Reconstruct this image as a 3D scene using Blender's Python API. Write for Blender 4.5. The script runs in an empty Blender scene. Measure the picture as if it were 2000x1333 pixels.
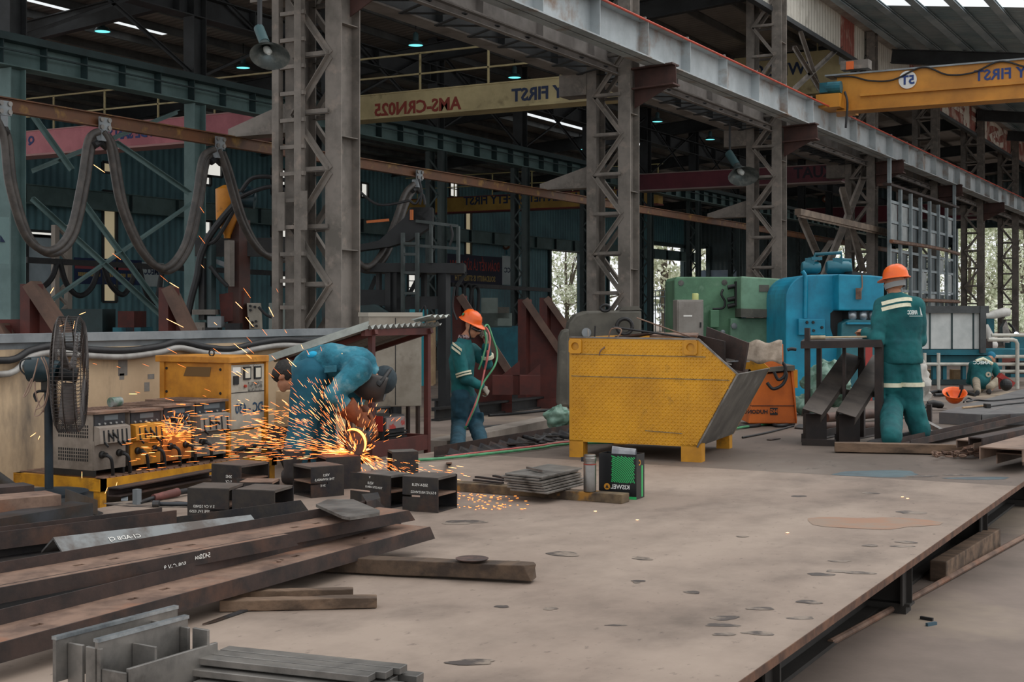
import bpy, bmesh, math, random
from mathutils import Vector, Matrix
random.seed(7)
sc = bpy.context.scene
COL = sc.collection
V = Vector

# ---------------------------------------------------------------- camera
F_PX, CX, HZ = 2650.0, 1000.0, 610.0
YAW = math.atan2(1470.0, F_PX)
CAM_Z = 1.25                                   # eye height above the steel platform (z = 0)
GROUND = -0.38                                 # workshop floor
cam_d = bpy.data.cameras.new('camera')
cam_d.sensor_width = 36.0
cam_d.lens = F_PX / 2000.0 * 36.0
cam_d.shift_y = -(666.5 - HZ) / 2000.0
cam_d.clip_start, cam_d.clip_end = 0.1, 600.0
cam = bpy.data.objects.new('camera', cam_d)
cam.location = (0, 0, CAM_Z)
cam.rotation_euler = (math.pi / 2, 0, YAW)
COL.objects.link(cam)
sc.camera = cam

# ---------------------------------------------------------------- light: an overcast sky
w = bpy.data.worlds.new('sky')
sc.world = w
w.use_nodes = True
wn = w.node_tree.nodes
bg = wn['Background']
bg.inputs['Color'].default_value = (0.97, 0.985, 1.0, 1)
bg.inputs['Strength'].default_value = 1.1
sun_d = bpy.data.lights.new('sun', 'SUN')
sun_d.energy = 1.1
sun_d.angle = math.radians(50)
sun_d.color = (1.0, 0.955, 0.9)
sun = bpy.data.objects.new('sun', sun_d)
sun.rotation_euler = V((-.42, -.32, -.85)).to_track_quat('-Z', 'Y').to_euler()
sun.location = (6, 0, 20)
COL.objects.link(sun)

vs = sc.view_settings
vs.view_transform = 'Standard'
vs.look = 'None'
vs.gamma = 1.0
vs.use_curve_mapping = False
vs.exposure = -0.05

# ---------------------------------------------------------------- where things stand
Rv = V((math.cos(YAW), math.sin(YAW), 0))
Fv = V((-math.sin(YAW), math.cos(YAW), 0))
Uv = V((0, 0, 1))
CP = V((0, 0, CAM_Z))

def ray(px, py):
    return Fv + Rv * ((px - CX) / F_PX) + Uv * ((HZ - py) / F_PX)
def PD(px, py, d):                       # at depth d
    return CP + ray(px, py) * d
def PZ(px, py, z=0.0):                   # on a level at height z
    r = ray(px, py); return CP + r * ((z - CAM_Z) / r.z)
def PX(px, py, X):                       # on the lengthwise plane X
    r = ray(px, py); return CP + r * (X / r.x)
def PY(px, py, Y):                       # on the crosswise plane Y
    r = ray(px, py); return CP + r * (Y / r.y)
def depth(p):
    return (V(p) - CP).dot(Fv)
def zat(py, d):
    return CAM_Z + (HZ - py) * d / F_PX

# ---------------------------------------------------------------- mesh builder
def I_(w, h, tf=.02, tw=.014):
    a, b, t = w / 2, h / 2, tw / 2
    return [(-a, -b), (a, -b), (a, -b + tf), (t, -b + tf), (t, b - tf), (a, b - tf), (a, b), (-a, b), (-a, b - tf), (-t, b - tf), (-t, -b + tf), (-a, -b + tf)]
def U_(w, h, t=.012):                    # channel, open towards +v
    a, b = w / 2, h / 2
    return [(-a, -b), (a, -b), (a, b), (a - t, b), (a - t, -b + t), (-a + t, -b + t), (-a + t, b), (-a, b)]
def L_(a, b, t=.01):
    return [(0, 0), (a, 0), (a, t), (t, t), (t, b), (0, b)]
def R_(w, h):
    return [(-w / 2, -h / 2), (w / 2, -h / 2), (w / 2, h / 2), (-w / 2, h / 2)]
def N_(r, n=12, ry=None):
    return [(r * math.cos(2 * math.pi * i / n), (ry or r) * math.sin(2 * math.pi * i / n)) for i in range(n)]

class MB:
    def __init__(s):
        s.v = []; s.f = []
    def add(s, vs, fs):
        k = len(s.v)
        s.v += [V(x) for x in vs]
        s.f += [tuple(k + i for i in f) for f in fs]
        return s
    def box(s, c, size, rz=0.0, M=None):
        x, y, z = size[0] / 2, size[1] / 2, size[2] / 2
        m = M or Matrix.Rotation(rz, 3, 'Z')
        c = V(c)
        vs = [c + m @ V((i * x, j * y, k * z)) for i in (-1, 1) for j in (-1, 1) for k in (-1, 1)]
        return s.add(vs, [(0, 1, 3, 2), (4, 6, 7, 5), (0, 4, 5, 1), (2, 3, 7, 6), (0, 2, 6, 4), (1, 5, 7, 3)])
    def bx(s, x0, x1, y0, y1, z0, z1):
        return s.box(((x0 + x1) / 2, (y0 + y1) / 2, (z0 + z1) / 2), (abs(x1 - x0), abs(y1 - y0), abs(z1 - z0)))
    def prism(s, pts, ext):              # any outline, pushed along ext
        n = len(pts); e = V(ext)
        pts = [V(p) for p in pts]
        return s.add(pts + [p + e for p in pts], [tuple(range(n))[::-1], tuple(range(n, 2 * n))] + [(i, (i + 1) % n, n + (i + 1) % n, n + i) for i in range(n)])
    def sect(s, p, q, poly, up=(0, 0, 1)):
        p, q = V(p), V(q)
        t = (q - p).normalized(); v = V(up); v = v - t * v.dot(t)
        if v.length < 1e-4:
            v = V((0, 1, 0)) - t * t.y
        v.normalize(); u = t.cross(v)
        return s.prism([p + u * a + v * b for a, b in poly], q - p)
    def bar(s, p, q, w, h=None, up=(0, 0, 1)):
        return s.sect(p, q, R_(w, h or w), up)
    def rod(s, p, q, r, n=10, r2=None):
        return s.tube([p, q], [r, r if r2 is None else r2], n)
    def tube(s, pts, r, n=8, up=None, flat=None):
        pts = [V(p) for p in pts]; m = len(pts)
        rr = r if isinstance(r, (list, tuple)) else [r] * m
        ref = None; rings = []
        for i, p in enumerate(pts):
            t = (pts[min(i + 1, m - 1)] - pts[max(i - 1, 0)]).normalized()
            if ref is None:
                ref = V(up) if up else (V((0, 0, 1)) if abs(t.z) < .9 else V((1, 0, 0)))
            a = ref - t * ref.dot(t)
            if a.length < 1e-5:
                a = V((.3, .5, .8)); a = a - t * a.dot(t)
            a.normalize(); b = t.cross(a); ref = a
            ra = rr[i]; rb = ra
            if isinstance(ra, (list, tuple)):
                ra, rb = ra
            rings.append([p + a * (ra * math.cos(2 * math.pi * k / n)) + b * (rb * math.sin(2 * math.pi * k / n)) for k in range(n)])
        vs = [x for R in rings for x in R]
        fs = [tuple(range(n))[::-1], tuple(range((m - 1) * n, m * n))]
        for i in range(m - 1):
            for k in range(n):
                fs.append((i * n + k, i * n + (k + 1) % n, (i + 1) * n + (k + 1) % n, (i + 1) * n + k))
        return s.add(vs, fs)
    def lathe(s, prof, o=(0, 0, 0), M=None, n=20, cap=True, sy=1.0):
        o = V(o); M = M or Matrix.Identity(3); vs = []
        for r, z in prof:
            for k in range(n):
                a = 2 * math.pi * k / n
                vs.append(o + M @ V((r * math.cos(a), sy * r * math.sin(a), z)))
        m = len(prof)
        fs = [tuple(range(n))[::-1], tuple(range((m - 1) * n, m * n))] if cap else []
        for i in range(m - 1):
            for k in range(n):
                fs.append((i * n + k, i * n + (k + 1) % n, (i + 1) * n + (k + 1) % n, (i + 1) * n + k))
        return s.add(vs, fs)
    def ball(s, c, r, n=16, m=10, M=None):
        rx, ry, rz = r if isinstance(r, (list, tuple)) else (r, r, r)
        c = V(c); M = M or Matrix.Identity(3); vs = [c + M @ V((0, 0, -rz))]
        for i in range(1, m):
            t = -math.pi / 2 + math.pi * i / m
            for k in range(n):
                a = 2 * math.pi * k / n
                vs.append(c + M @ V((rx * math.cos(t) * math.cos(a), ry * math.cos(t) * math.sin(a), rz * math.sin(t))))
        vs.append(c + M @ V((0, 0, rz)))
        fs = [(0, 1 + (k + 1) % n, 1 + k) for k in range(n)]
        for i in range(m - 2):
            for k in range(n):
                a = 1 + i * n
                fs.append((a + k, a + (k + 1) % n, a + n + (k + 1) % n, a + n + k))
        L = len(vs) - 1; a = 1 + (m - 2) * n
        fs += [(L, a + k, a + (k + 1) % n) for k in range(n)]
        return s.add(vs, fs)
    def holed(s, c, w, h, r, t, M=None, n=24):   # square plate with a round hole, in local x-z, thickness along y
        c = V(c); M = M or Matrix.Identity(3); vs = []
        def sq(a):
            x, z = math.cos(a), math.sin(a); k = 1 / max(abs(x), abs(z)); return (x * k * w / 2, z * k * h / 2)
        for y in (-t / 2, t / 2):
            for k in range(n):
                a = 2 * math.pi * (k + .5) / n; x, z = sq(round(a / (math.pi / 4)) * math.pi / 4 if n == 8 else a); vs.append(c + M @ V((x, y, z)))
            for k in range(n):
                a = 2 * math.pi * (k + .5) / n; vs.append(c + M @ V((r * math.cos(a), y, r * math.sin(a))))
        fs = []
        for k in range(n):
            j = (k + 1) % n
            fs += [(k, j, n + j, n + k), (2 * n + k, 3 * n + k, 3 * n + j, 2 * n + j), (k, 2 * n + k, 2 * n + j, j), (n + k, n + j, 3 * n + j, 3 * n + k)]
        return s.add(vs, fs)
    def grid(s, fn, nu, nv, closed=False):       # surface fn(u, v)
        vs = [fn(i / nu, j / nv) for j in range(nv + 1) for i in range(nu + 1)]
        fs = [(j * (nu + 1) + i, j * (nu + 1) + i + 1, (j + 1) * (nu + 1) + i + 1, (j + 1) * (nu + 1) + i) for j in range(nv) for i in range(nu)]
        return s.add(vs, fs)
    def mesh(s, name, inv=None):
        me = bpy.data.meshes.new(name)
        vs = [inv @ p for p in s.v] if inv is not None else s.v
        me.from_pydata([tuple(p) for p in vs], [], s.f)
        bm = bmesh.new(); bm.from_mesh(me)
        bmesh.ops.recalc_face_normals(bm, faces=bm.faces)
        bm.to_mesh(me); bm.free()
        return me

MW = {}                                   # world matrix of every root made so far
def finish(o, m, smooth, bev):
    if m is not None:
        for x in (m if isinstance(m, (list, tuple)) else [m]):
            o.data.materials.append(x)
    if smooth:
        o.data.shade_smooth()
        o.data.set_sharp_from_angle(angle=math.radians(smooth if smooth is not True else 40))
    if bev:
        b = o.modifiers.new('soft_edge', 'BEVEL'); b.width = bev; b.segments = 2; b.limit_method = 'ANGLE'; b.angle_limit = math.radians(50)
def tag(o, label=None, cat=None, group=None, kind=None):
    if label: o['label'] = label
    if cat: o['category'] = cat
    if group: o['group'] = group
    if kind: o['kind'] = kind
    return o
def thing(name, label, cat, loc=(0, 0, 0), rz=0.0, group=None, kind='thing'):
    o = bpy.data.objects.new(name, None); COL.objects.link(o)
    o.empty_display_size = .1
    o.location = loc; o.rotation_euler = (0, 0, rz)
    MW[o.name] = Matrix.Translation(V(loc)) @ Matrix.Rotation(rz, 4, 'Z')
    return tag(o, label, cat, group, kind)
def part(name, mb, m, parent, label=None, smooth=None, bev=None, local=False):
    M = MW[parent.name]
    o = bpy.data.objects.new(name, mb.mesh(name, None if local else M.inverted()))
    COL.objects.link(o); o.parent = parent
    MW[o.name] = M
    finish(o, m, smooth, bev)
    if label: o['label'] = label
    return o
def solo(name, mb, m, label, cat, group=None, loc=None, kind='thing', smooth=None, bev=None, local=False, rz=0.0):
    if loc is None:
        xs = [p.x for p in mb.v]; ys = [p.y for p in mb.v]
        loc = V(((min(xs) + max(xs)) / 2, (min(ys) + max(ys)) / 2, min(p.z for p in mb.v)))
    M = Matrix.Translation(V(loc)) @ Matrix.Rotation(rz, 4, 'Z')
    o = bpy.data.objects.new(name, mb.mesh(name, None if local else M.inverted()))
    COL.objects.link(o); o.location = loc; o.rotation_euler = (0, 0, rz)
    MW[o.name] = M
    finish(o, m, smooth, bev)
    return tag(o, label, cat, group, kind)
def struct(name, mb, m, smooth=None, bev=None, parent=None):
    if parent: return part(name, mb, m, parent, smooth=smooth, bev=bev)
    o = bpy.data.objects.new(name, mb.mesh(name)); COL.objects.link(o)
    MW[o.name] = Matrix.Identity(4)
    finish(o, m, smooth, bev)
    o['kind'] = 'structure'
    return o
def copy_tree(o, loc, rz=0.0, label=None, parent=None):
    c = o.copy(); COL.objects.link(c)
    if parent is None:
        c.location = loc; c.rotation_euler = (0, 0, rz)
        M = Matrix.Translation(V(loc)) @ Matrix.Rotation(rz, 4, 'Z')
    else:
        c.parent = parent; M = MW[parent.name]
    MW[c.name] = M
    if label: c['label'] = label
    for ch in list(o.children):
        copy_tree(ch, None, parent=c)
    return c
TXT = {}
def text_mb(s, size, o, ux, uz, n, thick=.002, mirror=True, bold=0.0, width=None, align='CENTER'):
    """lettering as thin raised shapes; ux = reading direction, uz = up, n = out of the surface"""
    cu = bpy.data.curves.new('lettering', 'FONT'); cu.body = s; cu.size = size
    cu.align_x = align; cu.align_y = 'CENTER'; cu.extrude = thick / 2; cu.offset = bold; cu.resolution_u = 2
    ob = bpy.data.objects.new('lettering', cu); COL.objects.link(ob)
    dg = bpy.context.evaluated_depsgraph_get(); dg.update()
    me = bpy.data.meshes.new_from_object(ob.evaluated_get(dg))
    o, ux, uz, n = V(o), V(ux).normalized(), V(uz).normalized(), V(n).normalized()
    k = 1.0
    if width and len(me.vertices):
        xs = [p.co.x for p in me.vertices]; k = width / max(1e-6, max(xs) - min(xs))
    mb = MB()
    mb.add([o + ux * (p.co.x * k * (-1 if mirror else 1)) + uz * p.co.y + n * (p.co.z + thick / 2) for p in me.vertices], [tuple(f.vertices) for f in me.polygons])
    bpy.data.objects.remove(ob); bpy.data.curves.remove(cu); bpy.data.meshes.remove(me)
    return mb

# ---------------------------------------------------------------- procedural materials
def lin(h):
    if isinstance(h, str):
        c = [int(h[i:i + 2], 16) / 255 for i in (0, 2, 4)]
    else:
        c = [x / 255 for x in h]
    return tuple((x / 12.92 if x <= .04045 else ((x + .055) / 1.055) ** 2.4) for x in c) + (1,)
MATS = {}
def mat(name, c1, c2=None, scale=6.0, rough=.65, metal=0.0, bump=0.0, ramp=(.4, .62), detail=6.0, stretch=(1, 1, 1), c3=None, scale3=1.5, ramp3=(.55, .7), bscale=None, stretch3=None, spec=.5, bdist=.01, c4=None, scale4=20, ramp4=(.62, .7), stretch4=(1, 1, 1)):
    if name in MATS: return MATS[name]
    m = bpy.data.materials.new(name); m.use_nodes = True
    nt = m.node_tree; b = nt.nodes['Principled BSDF']; L = nt.links.new
    b.inputs['Roughness'].default_value = rough; b.inputs['Metallic'].default_value = metal
    b.inputs['Specular IOR Level'].default_value = spec
    b.inputs['Base Color'].default_value = lin(c1)
    tc = nt.nodes.new('ShaderNodeTexCoord')
    def noise(sc_, st, det=detail):
        mp = nt.nodes.new('ShaderNodeMapping'); mp.inputs['Scale'].default_value = st
        L(tc.outputs['Object'], mp.inputs['Vector'])
        n = nt.nodes.new('ShaderNodeTexNoise'); n.inputs['Scale'].default_value = sc_; n.inputs['Detail'].default_value = det
        n.inputs['Roughness'].default_value = .62
        L(mp.outputs['Vector'], n.inputs['Vector']); return n
    def rng(n, a, b_):
        r = nt.nodes.new('ShaderNodeMapRange'); r.inputs['From Min'].default_value = a; r.inputs['From Max'].default_value = b_
        L(n.outputs['Fac'], r.inputs['Value']); return r
    if c2:
        mx = nt.nodes.new('ShaderNodeMix'); mx.data_type = 'RGBA'
        L(rng(noise(scale, stretch), *ramp).outputs['Result'], mx.inputs['Factor'])
        mx.inputs[6].default_value = lin(c1); mx.inputs[7].default_value = lin(c2)
        out = mx.outputs[2]
        if c3:
            m3 = nt.nodes.new('ShaderNodeMix'); m3.data_type = 'RGBA'
            L(rng(noise(scale3, stretch3 or stretch), *ramp3).outputs['Result'], m3.inputs['Factor'])
            L(out, m3.inputs[6]); m3.inputs[7].default_value = lin(c3); out = m3.outputs[2]
        if c4:
            m4 = nt.nodes.new('ShaderNodeMix'); m4.data_type = 'RGBA'
            L(rng(noise(scale4, stretch4, 5), *ramp4).outputs['Result'], m4.inputs['Factor'])
            L(out, m4.inputs[6]); m4.inputs[7].default_value = lin(c4); out = m4.outputs[2]
        L(out, b.inputs['Base Color'])
    if bump:
        bp = nt.nodes.new('ShaderNodeBump'); bp.inputs['Strength'].default_value = bump; bp.inputs['Distance'].default_value = bdist
        L(noise(bscale or scale * 4, stretch, 4).outputs['Fac'], bp.inputs['Height']); L(bp.outputs['Normal'], b.inputs['Normal'])
    MATS[name] = m; return m
def emit(name, c, s):
    if name in MATS: return MATS[name]
    m = bpy.data.materials.new(name); m.use_nodes = True; nt = m.node_tree
    b = nt.nodes['Principled BSDF']; b.inputs['Base Color'].default_value = lin(c)
    b.inputs['Emission Color'].default_value = lin(c); b.inputs['Emission Strength'].default_value = s
    MATS[name] = m; return m
def corrugated(name, c1, c2, pitch, axis, metal=0.0, rough=.6, depth_=.03, scale=.6, ramp=(.4, .65)):
    m = mat(name, c1, c2, scale=scale, rough=rough, metal=metal, ramp=ramp)
    nt = m.node_tree; L = nt.links.new; b = nt.nodes['Principled BSDF']
    tc = nt.nodes.new('ShaderNodeTexCoord'); wv = nt.nodes.new('ShaderNodeTexWave')
    wv.wave_type = 'BANDS'; wv.bands_direction = axis; wv.wave_profile = 'SIN'; wv.inputs['Scale'].default_value = 2 * math.pi / (20 * pitch)
    L(tc.outputs['Object'], wv.inputs['Vector'])
    bp = nt.nodes.new('ShaderNodeBump'); bp.inputs['Strength'].default_value = 1; bp.inputs['Distance'].default_value = depth_
    L(wv.outputs['Fac'], bp.inputs['Height']); L(bp.outputs['Normal'], b.inputs['Normal'])
    return m

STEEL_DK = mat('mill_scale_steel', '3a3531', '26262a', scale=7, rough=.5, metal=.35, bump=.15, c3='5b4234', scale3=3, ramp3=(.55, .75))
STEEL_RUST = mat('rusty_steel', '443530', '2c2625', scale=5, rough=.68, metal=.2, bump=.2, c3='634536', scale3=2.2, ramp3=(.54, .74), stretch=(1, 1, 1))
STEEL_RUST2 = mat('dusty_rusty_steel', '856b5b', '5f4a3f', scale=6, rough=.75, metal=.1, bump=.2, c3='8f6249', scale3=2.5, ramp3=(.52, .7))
STEEL_BARE = mat('bare_steel', '8f8b86', '6b6966', scale=5, rough=.42, metal=.6, bump=.1, c3='4f4944', scale3=2.5, ramp3=(.55, .75))
STEEL_CUT = mat('ground_steel_edge', 'b9c0c4', '8d9499', scale=12, rough=.3, metal=.7)
CHALK = mat('chalk', 'e8e6e0', rough=.9)
BLACK = mat('black_rubber', '17181a', '222326', scale=10, rough=.6)
BLACKM = mat('black_paint', '1b1d20', '2b2a29', scale=6, rough=.5, metal=.2)
YEL = mat('yellow_paint', 'c98d1c', 'a9741a', scale=4, rough=.5, ramp=(.45, .7), c3='5e4a22', scale3=5, ramp3=(.6, .75), bump=.08)
WOOD = mat('weathered_timber', '7a6350', '4c3d31', scale=9, rough=.85, stretch=(.2, 1, 1), bump=.3)
WOOD_D = mat('dark_timber', '5d4b3c', '3a2f27', scale=8, rough=.88, stretch=(1, .15, 1), bump=.35)
# ================================================================ the hall
CONC = mat('concrete_floor', '84766d', '655a52', scale=.9, rough=.85, ramp=(.35, .68), bump=.1, bscale=30, c3='a3947f', scale3=.35, ramp3=(.5, .7))
COLM = mat('dusty_grey_steel', '817a73', '645f59', scale=2.2, rough=.75, metal=.1, c3='94887e', scale3=5, ramp3=(.55, .75), bump=.08)
GIRD = mat('pale_grey_painted_steel', 'b4bcbf', '98a0a3', scale=.8, rough=.6, c3='86705f', scale3=1.1, ramp3=(.53, .68), bump=.05)
GIRD2 = mat('dull_grey_steel', '8b8682', '6a6561', scale=1.2, rough=.7, bump=.05)
DARKST = mat('dark_purlin_steel', '3b3e40', '2b2d2f', scale=1.5, rough=.6, metal=.1)
TEALST = mat('teal_grey_steel', '66807f', '4f6867', scale=1.0, rough=.6)
TEALDK = mat('dark_teal_steel', '2e4345', '243436', scale=1.2, rough=.6)
ROOFM = corrugated('roof_sheet_underside', 'a79f98', '857e78', .25, 'Y', metal=.25, rough=.5, depth_=.02)
ROOFR = corrugated('grey_roof_sheet_underside', 'b4c0c4', '86a0a8', .25, 'Y', metal=.3, rough=.35, depth_=.02)
WALLM = corrugated('teal_wall_cladding', '5d8b92', '486f79', .3, 'Y', rough=.55, depth_=.04)
WALLE = corrugated('dark_end_cladding', '47585b', '37464a', .3, 'X', rough=.6, depth_=.04)
CLAD = corrugated('pale_cladding', 'c3bfb4', '8f8a80', .26, 'Y', rough=.6, depth_=.035, scale=2.5, ramp=(.52, .8))
CLADR = corrugated('red_oxide_cladding', '8a4a3e', 'b79f92', .26, 'Y', rough=.7, depth_=.035, scale=1.6, ramp=(.5, .62))
SKYL = emit('daylit_translucent_sheet', 'e9eef0', 1.1)
PANE = emit('daylit_frosted_pane', 'e6e4dc', .85)
PANEB = emit('daylit_beige_pane', 'c2b391', .42)
PANEG = mat('pale_grey_shutter', 'b4c4cb', '9fb0b8', scale=1, rough=.6)

fl = MB(); fl.bx(-70, 40, -12, 170, GROUND - .2, GROUND)
struct('floor', fl, CONC)

XA, XB, XC, YE = -10.4, -20.5, -34.0, 85.0

# ---- far side wall with its openings (Y from, Y to, z from, z to)
def strips(opens, a0, a1, z0, z1):
    cuts = sorted({a0, a1, *[o[0] for o in opens], *[o[1] for o in opens]})
    for p, q in zip(cuts, cuts[1:]):
        if q - p < 1e-4: continue
        mid = (p + q) / 2; zs = [(z0, z1)]
        for o in opens:
            if o[0] < mid < o[1]:
                nz = []
                for u, v in zs:
                    if o[3] <= u or o[2] >= v: nz.append((u, v)); continue
                    if o[2] > u: nz.append((u, o[2]))
                    if o[3] < v: nz.append((o[3], v))
                zs = nz
        for u, v in zs: yield p, q, u, v
def yspan(px0, px1, py0, py1, X=XC):
    a = PX(px0, (py0 + py1) / 2, X); b = PX(px1, (py0 + py1) / 2, X)
    d = (depth(a) + depth(b)) / 2
    return a.y, b.y, max(GROUND, zat(py1, d)), zat(py0, d)
opensC = [yspan(1072, 1133, 488, 690), yspan(1186, 1232, 492, 690), yspan(1268, 1334, 478, 690)]
wins = [(yspan(200, 227, 318, 338), PANEB), (yspan(200, 227, 374, 590), PANEB), (yspan(372, 433, 313, 343), PANE), (yspan(372, 384, 345, 362), PANE),
        (yspan(398, 411, 345, 362), PANE), (yspan(530, 558, 330, 362), PANE), (yspan(530, 558, 364, 382), PANE), (yspan(704, 718, 358, 386), PANE),
        (yspan(52, 104, 462, 600), PANEG), (yspan(54, 108, 452, 461), PANE), (yspan(374, 384, 432, 566), PANE), (yspan(398, 412, 432, 458), PANE), (yspan(398, 410, 505, 560), PANE),
        (yspan(529, 560, 422, 464), PANE), (yspan(530, 560, 538, 560), PANE), (yspan(878, 894, 338, 385), PANE), (yspan(908, 920, 415, 498), PANEB), (yspan(796, 812, 536, 575), PANE), (yspan(20, 27, 440, 590), PANE)]
cw = MB()
for p, q, u, v in strips(opensC + [x[0] for x in wins], 25, YE, GROUND, 9.0):
    cw.bx(XC - .12, XC, p, q, u, v)
struct('wall_left', cw, WALLM)
for i, (o, m) in enumerate(wins):
    wf = MB(); wp = MB()
    y0, y1, z0, z1 = o
    for a in (y0, y1): wf.bx(XC - .06, XC + .05, a - .05, a + .05, z0, z1)
    for a in (z0, z1): wf.bx(XC - .06, XC + .05, y0, y1, a - .04, a + .04)
    if m is PANE and z1 - z0 > .9:
        n = max(2, int((z1 - z0) / .3))
        for k in range(1, n): wf.bx(XC - .04, XC + .03, y0, y1, z0 + (z1 - z0) * k / n - .02, z0 + (z1 - z0) * k / n + .02)
    r = struct('window_%d' % (i + 1), wf, DARKST)
    wp.bx(XC - .05, XC - .03, y0, y1, z0, z1)
    part('pane', wp, m, r)
for i, o in enumerate(opensC):
    df = MB()
    for a in (o[0], o[1]): df.bx(XC - .15, XC + .12, a - .12, a + .12, GROUND, o[3])
    df.bx(XC - .15, XC + .12, o[0], o[1], o[3] - .12, o[3] + .12)
    struct('door_%d' % (i + 1), df, TEALDK)
# ---- far end wall
def xspan(px0, px1, py0):
    a = PY(px0, py0, YE); b = PY(px1, py0, YE)
    return a.x, b.x, GROUND, zat(py0, (depth(a) + depth(b)) / 2)
opensE = [xspan(1340, 1384, 482), xspan(1624, 1716, 472), xspan(1745, 1862, 480), xspan(1866, 2150, 438)]
ew = MB()
for p, q, u, v in strips(opensE, XC, 4, GROUND, 9.9):
    ew.bx(p, q, YE, YE + .12, u, v)
struct('wall_end', ew, WALLE)
for i, o in enumerate(opensE):
    df = MB()
    for a in (o[0], o[1]): df.bx(a - .14, a + .14, YE - .15, YE + .15, GROUND, o[3])
    df.bx(o[0], o[1], YE - .15, YE + .15, o[3] - .15, o[3] + .15)
    struct('door_%d' % (i + 4), df, TEALDK)

# ---- roof over the two inner bays: sheets, purlins, rafters, narrow skylights
def zroof(x): return 9.75 + (x - XA) * .075
rf = MB()
skyls = [(-14.2, -13.6, 22, 30), (-25.6, -24.9, 20, 27), (-24.4, -23.8, 44, 56), (-17.2, -16.6, 44, 52)]
def slopebox(mb, x0, x1, y0, y1, zf, t):
    mb.add([(x0, y0, zf(x0)), (x1, y0, zf(x1)), (x1, y1, zf(x1)), (x0, y1, zf(x0)), (x0, y0, zf(x0) + t), (x1, y0, zf(x1) + t), (x1, y1, zf(x1) + t), (x0, y1, zf(x0) + t)],
           [(0, 3, 2, 1), (4, 5, 6, 7), (0, 1, 5, 4), (1, 2, 6, 5), (2, 3, 7, 6), (3, 0, 4, 7)])
cy = sorted({13, YE, *[s[2] for s in skyls], *[s[3] for s in skyls]})
for y0, y1 in zip(cy, cy[1:]):
    act = sorted([s for s in skyls if s[2] <= y0 and s[3] >= y1])
    x = XC
    for s in act:
        slopebox(rf, x, s[0], y0, y1, zroof, .05); x = s[1]
    slopebox(rf, x, XA + .2, y0, y1, zroof, .05)
struct('ceiling', rf, ROOFM)
for i, s in enumerate(skyls):
    k = MB(); slopebox(k, s[0], s[1], s[2], s[3], zroof, .02)
    struct('window_%d' % (i + 31), k, SKYL)
pl = MB()
x = XC + .4
while x < XA:
    z = zroof(x)
    pl.sect((x, 13, z - .1), (x, YE, z - .1), I_(.07, .2, .012, .01)); x += 1.25
struct('trim_1', pl, mat('grey_purlins', '6a6b6a', '4e5050', scale=1.5, rough=.5, metal=.2))
rb = MB()
for k in range(0, 9):
    y = 14.25 + 9 * k
    for xa, xb in ((XC, XB), (XB, XA)):
        rb.sect((xa, y, zroof(xa) - .45), (xb, y, zroof(xb) - .45), I_(.2, .5, .025, .014))
struct('trim_2', rb, DARKST)

# ---- roof over the bay on the right, higher along the column line and falling away from it
def zr2(x): return 9.83 - (x - XA) * .125
r2 = MB()
sky2 = [(-9.4, -2.0, 36.4, 37.5)]
slopebox(r2, XA - .2, -2.0, 37.5, YE, zr2, .05)
slopebox(r2, XA - .2, -9.4, 35.0, 37.5, zr2, .05)
struct('ceiling_right', r2, ROOFR)
k = MB(); slopebox(k, -9.4, -2.0, 36.0, 37.5, zr2, .03)
struct('window_41', k, SKYL)
p2 = MB()
x = XA + .3
while x < -2.2:
    p2.sect((x, 35, zr2(x) - .11), (x, YE, zr2(x) - .11), U_(.09, .22, .02), up=(1, 0, 0)); x += 1.0
struct('trim_3', p2, mat('galvanised_purlin', 'aebbc0', '8a9aa2', scale=.8, rough=.45, metal=.3))
rr = MB()
for k in range(8):
    y = 43.7 + 7.4 * k
    if y < YE: rr.sect((XA, y, zr2(XA) - .42), (-2, y, zr2(-2) - .42), I_(.2, .45, .03, .016))
struct('trim_4', rr, DARKST)

# ---- cladding strip between the two roofs, along the column line
def cladz(y): return 8.72
cl = MB(); cr = MB()
bands = [(28.0, 34.6, 0), (34.6, 38.4, 0), (38.4, 39.9, 1), (39.9, 44.6, 0), (44.6, 47.0, 0), (47.0, 49.0, 1), (49.0, 50.2, 0), (50.2, 84.8, 1)]
for a, b, t in bands:
    (cr if t else cl).bx(-10.62, -10.58, a, b - .02, cladz(a), zr2(-10.6) + (-.02 if a > 34 else .3))
struct('trim_5', cl, CLAD); struct('trim_6', cr, CLADR)
ce = MB(); ce.bx(-10.68, -10.5, 28, YE, 8.6, 8.72); struct('trim_7', ce, DARKST)
# pale painted letters on the red sheets, mostly flaked away
PALE = mat('flaked_white_paint', 'c9c2b6', '8a4a3e', scale=3, rough=.7, ramp=(.55, .62))
lt = text_mb('TSFH', 1.35, (-10.57, 61.5, 9.2), (0, 1, 0), (0, 0, 1), (1, 0, 0), .01, mirror=True, bold=.03, width=19)
struct('trim_8', lt, PALE)

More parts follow.
